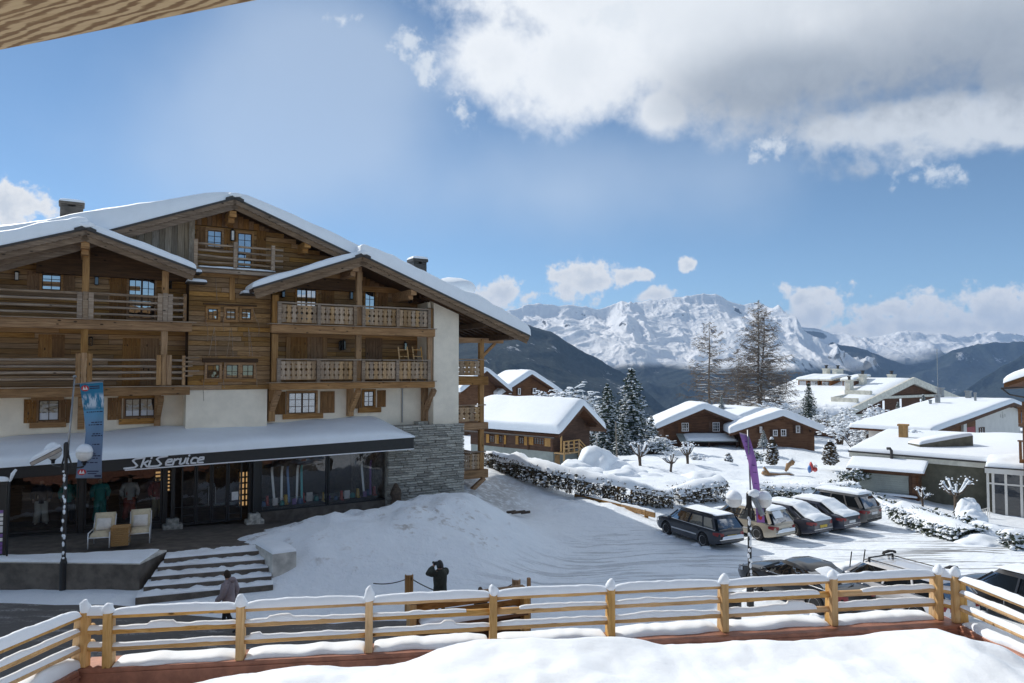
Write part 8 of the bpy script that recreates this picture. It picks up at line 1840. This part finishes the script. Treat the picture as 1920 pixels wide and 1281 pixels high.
# ---------------------------------------------------------------- people and shop dummies
def skeleton(h, pose):
    """joints in body space: x right, y forward, z up; h = standing height"""
    J = {'pelvis': (0, 0, .52), 'spine': (0, .005, .62), 'chest': (0, 0, .74), 'neck': (0, 0, .835), 'head0': (0, .012, .875), 'head1': (0, .015, .955),
         'shR': (.105, 0, .805), 'elR': (.135, -.02, .64), 'wrR': (.14, .03, .50), 'haR': (.14, .045, .455), 'shL': (-.105, 0, .805), 'elL': (-.135, -.02, .64), 'wrL': (-.14, .03, .50), 'haL': (-.14, .045, .455),
         'hipR': (.055, 0, .50), 'knR': (.06, .015, .28), 'anR': (.06, -.01, .05), 'toR': (.065, .09, .018), 'hipL': (-.055, 0, .50), 'knL': (-.06, .015, .28), 'anL': (-.06, -.01, .05), 'toL': (-.065, .09, .018)}
    J.update(pose); return {k: Vector(v) * h for k, v in J.items()}
RAD = {'pelvis': .085, 'spine': .078, 'chest': .088, 'neck': .036, 'head0': .045, 'head1': .052, 'shR': .045, 'elR': .031, 'wrR': .020, 'haR': .020, 'hipR': .062, 'knR': .040, 'anR': .026, 'toR': .024}
for k in list(RAD):
    if k.endswith('R') and k[:-1] + 'L' not in RAD: RAD[k[:-1] + 'L'] = RAD[k]
BONES = [('pelvis', 'spine'), ('spine', 'chest'), ('chest', 'neck'), ('neck', 'head0'), ('head0', 'head1')] + [b for s in 'RL' for b in (('chest', 'sh' + s), ('sh' + s, 'el' + s), ('el' + s, 'wr' + s), ('wr' + s, 'ha' + s), ('pelvis', 'hip' + s), ('hip' + s, 'kn' + s), ('kn' + s, 'an' + s), ('an' + s, 'to' + s))]
TODO = []
def figure(name, label, cat, base, ang, h, pose, mats, group=None, fat=1.0):
    fr = Frame(base, ang); T = lambda v: fr(v.x, -v.y, v.z) - fr.o       # body forward = -n
    t = thing(name, label, cat, base, group); J = skeleton(h, pose); V = []; E = []; idx = {}; rad = []
    for k, v in J.items(): idx[k] = len(V); V.append(T(v)); rad.append(RAD[k] * h * (fat if k in ('pelvis', 'spine', 'chest') else 1))
    E = [(idx[a], idx[b]) for a, b in BONES]
    for s in 'RL':
        d = (J['ha' + s] - J['wr' + s]).normalized(); side = d.cross(Vector((0, 1, 0))); side = side.normalized() if side.length > .1 else Vector((1, 0, 0))
        for k in range(5):
            o = (k - 2) * .011 * h; L = (.030, .044, .050, .046, .036)[k] * h
            tip = J['ha' + s] + side * o * (1.6 if k == 0 else 1.2) + d * (L * (.6 if k == 0 else 1)) + Vector((0, .008 * h, 0)); V.append(T(tip)); rad.append(.0056 * h); E.append((idx['ha' + s], len(V) - 1))
    me = bpy.data.meshes.new('body'); me.from_pydata(V, E, []); o = bpy.data.objects.new('body', me); C.objects.link(o); o.parent = t
    m = o.modifiers.new('skin', 'SKIN'); m.use_smooth_shade = True
    for i, sv in enumerate(me.skin_vertices[0].data): sv.radius = (rad[i], rad[i]); sv.use_root = (i == idx['pelvis'])
    s = o.modifiers.new('sub', 'SUBSURF'); s.levels = 1; s.render_levels = 1
    TODO.append((o, J, T, mats)); return t, J, (lambda v: base + T(v)), fr
def finish_figures():
    dg = bpy.context.evaluated_depsgraph_get()
    for o, J, T, mats in TODO:
        me = bpy.data.meshes.new_from_object(o.evaluated_get(dg)); o.modifiers.clear(); o.data = me; me.materials.clear()
        for m in mats: me.materials.append(m)                     # skin, top, trousers, shoes
        seg = [(T(J[a]), T(J[b]), 0 if ('head' in b or 'ha' in b) else 1 if a in ('spine', 'chest') or a[:2] in ('sh', 'el') else 3 if a.startswith('an') else 2 if a[:2] in ('hi', 'kn') or a == 'pelvis' else 1) for a, b in BONES]
        for p in me.polygons:
            c = p.center; best = 9; mi = 1
            for a, b, k in seg:
                ab = b - a; q = max(0, min(1, (c - a).dot(ab) / ab.length_squared)); d = (c - a - ab * q).length
                if d < best: best, mi = d, k
            p.material_index = mi; p.use_smooth = True
def loft(name, mat_, t, T, rings, n=18, cap=True):
    """rings: (centre Vector, rx, ry) in body space"""
    mb = MB(); rows = []
    for c, rx, ry in rings: rows.append([T(c + Vector((math.cos(2 * math.pi * k / n) * rx, math.sin(2 * math.pi * k / n) * ry, 0))) for k in range(n)])
    for r_ in rows:
        for k, v in enumerate(r_): v += Vector((1, 1, 0)) * .012 * noise.noise(v * 7)
    mb.rows(rows, False, True); mb.cap(rows[-1], False); mb.cap(list(reversed(rows[0])), False); return mb.build(name, mat_, t, smooth=True)
def sleeve(t, T, J, s, m, r0, r1, r2):
    mb = MB(); mb.tube([T(J['sh' + s] + Vector((0, 0, .01))), T(J['sh' + s].lerp(J['el' + s], .5)), T(J['el' + s]), T(J['el' + s].lerp(J['wr' + s], .55)), T(J['wr' + s])], [r0, r0, r1, r1 * .95, r2], 12); return mb.build('sleeve', m, t, smooth=True)
def face(t, T, J, h, hairm, hat=False):
    hc = J['head0'].lerp(J['head1'], .75)
    mb = MB()
    for s in (1, -1): mb.blob(T(hc + Vector((s * .018, .050, .004)) * h), (.006 * h,) * 3, 1, 0, 1, 1)
    mb.build('eyes', M['black'], t)
    mb = MB(); mb.blob(T(hc + Vector((0, .060, -.014)) * h), (.010 * h, .010 * h, .014 * h), 2, 0, 1, 1); mb.build('nose', M['skin'], t, smooth=True)
    mb = MB(); rows = []
    for i in range(9):
        th = math.pi * (.02 + .56 * i / 8); rows.append([T(hc + Vector((math.cos(a) * math.sin(th) * .060, math.sin(a) * math.sin(th) * .066 - .014 * max(0, math.sin(a)) * (1 if not hat else .2) * (i / 8) * 1.5 - .006, math.cos(th) * .072 - (.035 * (i / 8) if math.sin(a) < .2 else 0))) * h) for a in [2 * math.pi * k / 18 for k in range(18)]])
    for r_ in rows:
        for v in r_: v += Vector((.006, .006, .004)) * noise.noise(v * 25)
    mb.rows(rows, False, True); mb.build('hat' if hat else 'hair', hairm, t, smooth=True)
coat_g = simple('grey_mauve_coat', (.27, .23, .25), .9, var=.15, bump=.01); coat_d = simple('dark_green_coat', (.03, .035, .028), .85, var=.3, bump=.01); hairb = simple('dark_hair', (.03, .018, .012), .8, var=.4); dark_tr = simple('dark_trousers', (.015, .016, .02), .9); tan_h = simple('brown_cap', (.11, .075, .045), .9, var=.4)
# walking person with a grey coat, heading left
b = PD(428, 1164, 20.4); b.z = gz(b.x, b.y) + .03
t, J, T, fr = figure('person', 'person in a grey hooded coat walking left past the snowy steps', 'person', b, R(82), 1.72, {'knR': (.06, .10, .29), 'anR': (.06, .13, .06), 'toR': (.065, .23, .04), 'knL': (-.06, -.03, .28), 'anL': (-.06, -.20, .07), 'toL': (-.06, -.11, .02), 'elR': (.145, -.06, .65), 'wrR': (.14, -.01, .51), 'haR': (.14, .01, .47), 'elL': (-.145, .02, .64), 'wrL': (-.14, .12, .54), 'haL': (-.14, .15, .51), 'head0': (0, .03, .875), 'head1': (0, .045, .953)}, (M['skin'], coat_g, dark_tr, M['black']))
h = 1.72; V3 = lambda x, y, z: Vector((x, y, z)) * h
loft('coat', coat_g, t, T, [(V3(0, -.02, .36), .125 * h, .135 * h), (V3(0, -.01, .45), .118 * h, .118 * h), (V3(0, 0, .56), .104 * h, .092 * h), (V3(0, 0, .68), .108 * h, .088 * h), (V3(0, 0, .78), .118 * h, .080 * h), (V3(0, 0, .83), .085 * h, .07 * h), (V3(0, .005, .855), .05 * h, .052 * h)])
for s in 'RL': sleeve(t, T, J, s, coat_g, .062 * h, .050 * h, .042 * h)
mb = MB(); mb.blob(T(V3(0, -.055, .845)), (.075 * h, .06 * h, .05 * h), 2, .15, 3, 2); mb.build('hood', coat_g, t, smooth=True); face(t, T, J, h, hairb)
# person holding a camera to the eye, heading left and away
b = PD(825, 1150, 21.0); b.z = gz(b.x, b.y) + .02; h = 1.74
t, J, T, fr = figure('person', 'person in a dark green coat and black hat raising a camera to the eye', 'person', b, R(40), h, {'elR': (.16, .08, .745), 'wrR': (.055, .125, .865), 'haR': (.03, .13, .90), 'elL': (-.17, .09, .80), 'wrL': (-.06, .135, .865), 'haL': (-.035, .14, .895), 'anR': (.075, -.01, .05), 'anL': (-.075, -.01, .05), 'toR': (.085, .09, .018), 'toL': (-.085, .09, .018)}, (M['skin'], coat_d, dark_tr, M['black']))
loft('coat', coat_d, t, T, [(V3(0, 0, .40) / 1.72 * h, .118 * h, .10 * h), (Vector((0, 0, .50)) * h, .122 * h, .105 * h), (Vector((0, 0, .60)) * h, .112 * h, .10 * h), (Vector((0, 0, .70)) * h, .122 * h, .098 * h), (Vector((0, 0, .79)) * h, .125 * h, .085 * h), (Vector((0, 0, .84)) * h, .075 * h, .065 * h), (Vector((0, 0, .862)) * h, .05 * h, .05 * h)])
for s in 'RL': sleeve(t, T, J, s, coat_d, .062 * h, .054 * h, .040 * h)
face(t, T, J, h, M['black'], True)
cmr = thing('camera_body', 'small dark camera held to the face by the person in green', 'camera', T(Vector((0, .135, .925)) * h))
mb = MB(Frame(T(Vector((0, .125, .925)) * h), R(40))); mb.box((-.07, -.06, -.045), (.07, 0, .045)); mb.build('body', M['black'], cmr, bevel=.008)
mb = MB(); A = -fr.en; mb.lathe([(.035, 0), (.04, .05), (.036, .09), (.03, .085)], T(Vector((0, .16, .925)) * h), 14, A); mb.build('lens', M['black'], cmr, smooth=True)
# child of whom only the head shows above the railing
b = PD(901, 1150, 20.6); b.z = gz(b.x, b.y); h = 1.16
t, J, T, fr = figure('person', 'child in a brown cap whose head shows above the railing', 'person', b, R(150), h, {}, (M['skin'], coat_d, dark_tr, M['black'])); face(t, T, J, h, tan_h, True)
loft('jacket', coat_d, t, T, [(Vector((0, 0, .47)) * h, .115 * h, .10 * h), (Vector((0, 0, .62)) * h, .12 * h, .10 * h), (Vector((0, 0, .78)) * h, .125 * h, .09 * h), (Vector((0, 0, .84)) * h, .07 * h, .06 * h)])
for s in 'RL': sleeve(t, T, J, s, coat_d, .06 * h, .05 * h, .04 * h)
# dummies in the left shop windows
navy = simple('navy_cloth', (.02, .022, .035), .9); pale = simple('pale_trousers', (.42, .42, .40), .9); teal = simple('teal_suit', (.02, .20, .21), .9); rust = simple('rust_jacket', (.22, .05, .035), .9, var=.3); olive = simple('olive_trousers', (.26, .24, .16), .9); dummy = simple('dummy_skin', (.25, .2, .17), .5)
def mannequin(px, n, top, tr, label, hh=1.75, step=.05):
    u = U(px, n); bb = HF(u, n, wp(u) + .32)
    t, J, T, fr = figure('mannequin', label, 'mannequin', bb, ALPHA + math.pi, hh, {'anR': (.09, .0, .04), 'anL': (-.09, -.0, .04), 'toR': (.11, .08, .015), 'toL': (-.11, .08, .015), 'elR': (.17, -.02, .65), 'elL': (-.17, -.02, .65), 'wrR': (.15, .08, .55), 'wrL': (-.15, .08, .55), 'haR': (.14, .12, .52), 'haL': (-.14, .12, .52)}, (dummy, top, tr, tr), 'shop window mannequins')
    loft('jacket', top, t, T, [(Vector((0, 0, .45)) * hh, .11 * hh, .085 * hh), (Vector((0, 0, .6)) * hh, .105 * hh, .08 * hh), (Vector((0, 0, .78)) * hh, .125 * hh, .08 * hh), (Vector((0, 0, .84)) * hh, .07 * hh, .06 * hh)])
    for s in 'RL':
        sleeve(t, T, J, s, top, .055 * hh, .048 * hh, .035 * hh)
        mb = MB(); mb.tube([T(J['hip' + s]), T(J['kn' + s]), T(J['an' + s])], [.075 * hh, .062 * hh, .066 * hh], 12); mb.build('trouser_leg', tr, t, smooth=True)
mannequin(84, -.75, navy, pale, 'shop mannequin in a navy jacket and pale trousers, leftmost'); mannequin(135, -.85, teal, navy, 'shop mannequin in a teal jacket and navy trousers'); mannequin(193, -.8, teal, teal, 'shop mannequin all in teal above the left chair'); mannequin(248, -.9, simple('grey_jacket', (.3, .31, .33), .9), rust, 'shop mannequin with a pale grey jacket and rust trousers'); mannequin(300, -.8, rust, olive, 'shop mannequin in a rust jacket and olive trousers by the door')
for px in (60, 118, 225):
    u = U(px, -.8)
for i, (a, b) in enumerate(((22, 152), (164, 308))):
    ua, ub = U(a, NGS), U(b, NGS); mb = MB(HF); mb.prism([(ua, -1.5, wp(ua)), (ub, -1.5, wp(ub)), (ub, -1.5, wp(ub) + .3), (ua, -1.5, wp(ua) + .3)], (0, 1.15, 0)); mb.build('display_plinth', M['dark_int'], shop)
    mb = MB(HF); mb.prism([(ua, -1.62, wp(ua)), (ub, -1.62, wp(ub)), (ub, -1.62, wp(ub) + 1.7), (ua, -1.62, wp(ua) + 1.7)], (0, .05, 0)); mb.build('display_screen', M['dark_u'], shop)
ua, ub = U(491, NGS), U(731, NGS); mb = MB(HF); mb.prism([(ua, -1.6, Wt(491, 957, NGS) - .1), (ub, -1.6, Wt(731, 933, NGS) - .1), (ub, -1.6, Wt(731, 933, NGS) + .01), (ua, -1.6, Wt(491, 957, NGS) + .01)], (0, 1.25, 0)); mb.build('display_plinth', M['dark_int'], shop)
finish_figures()
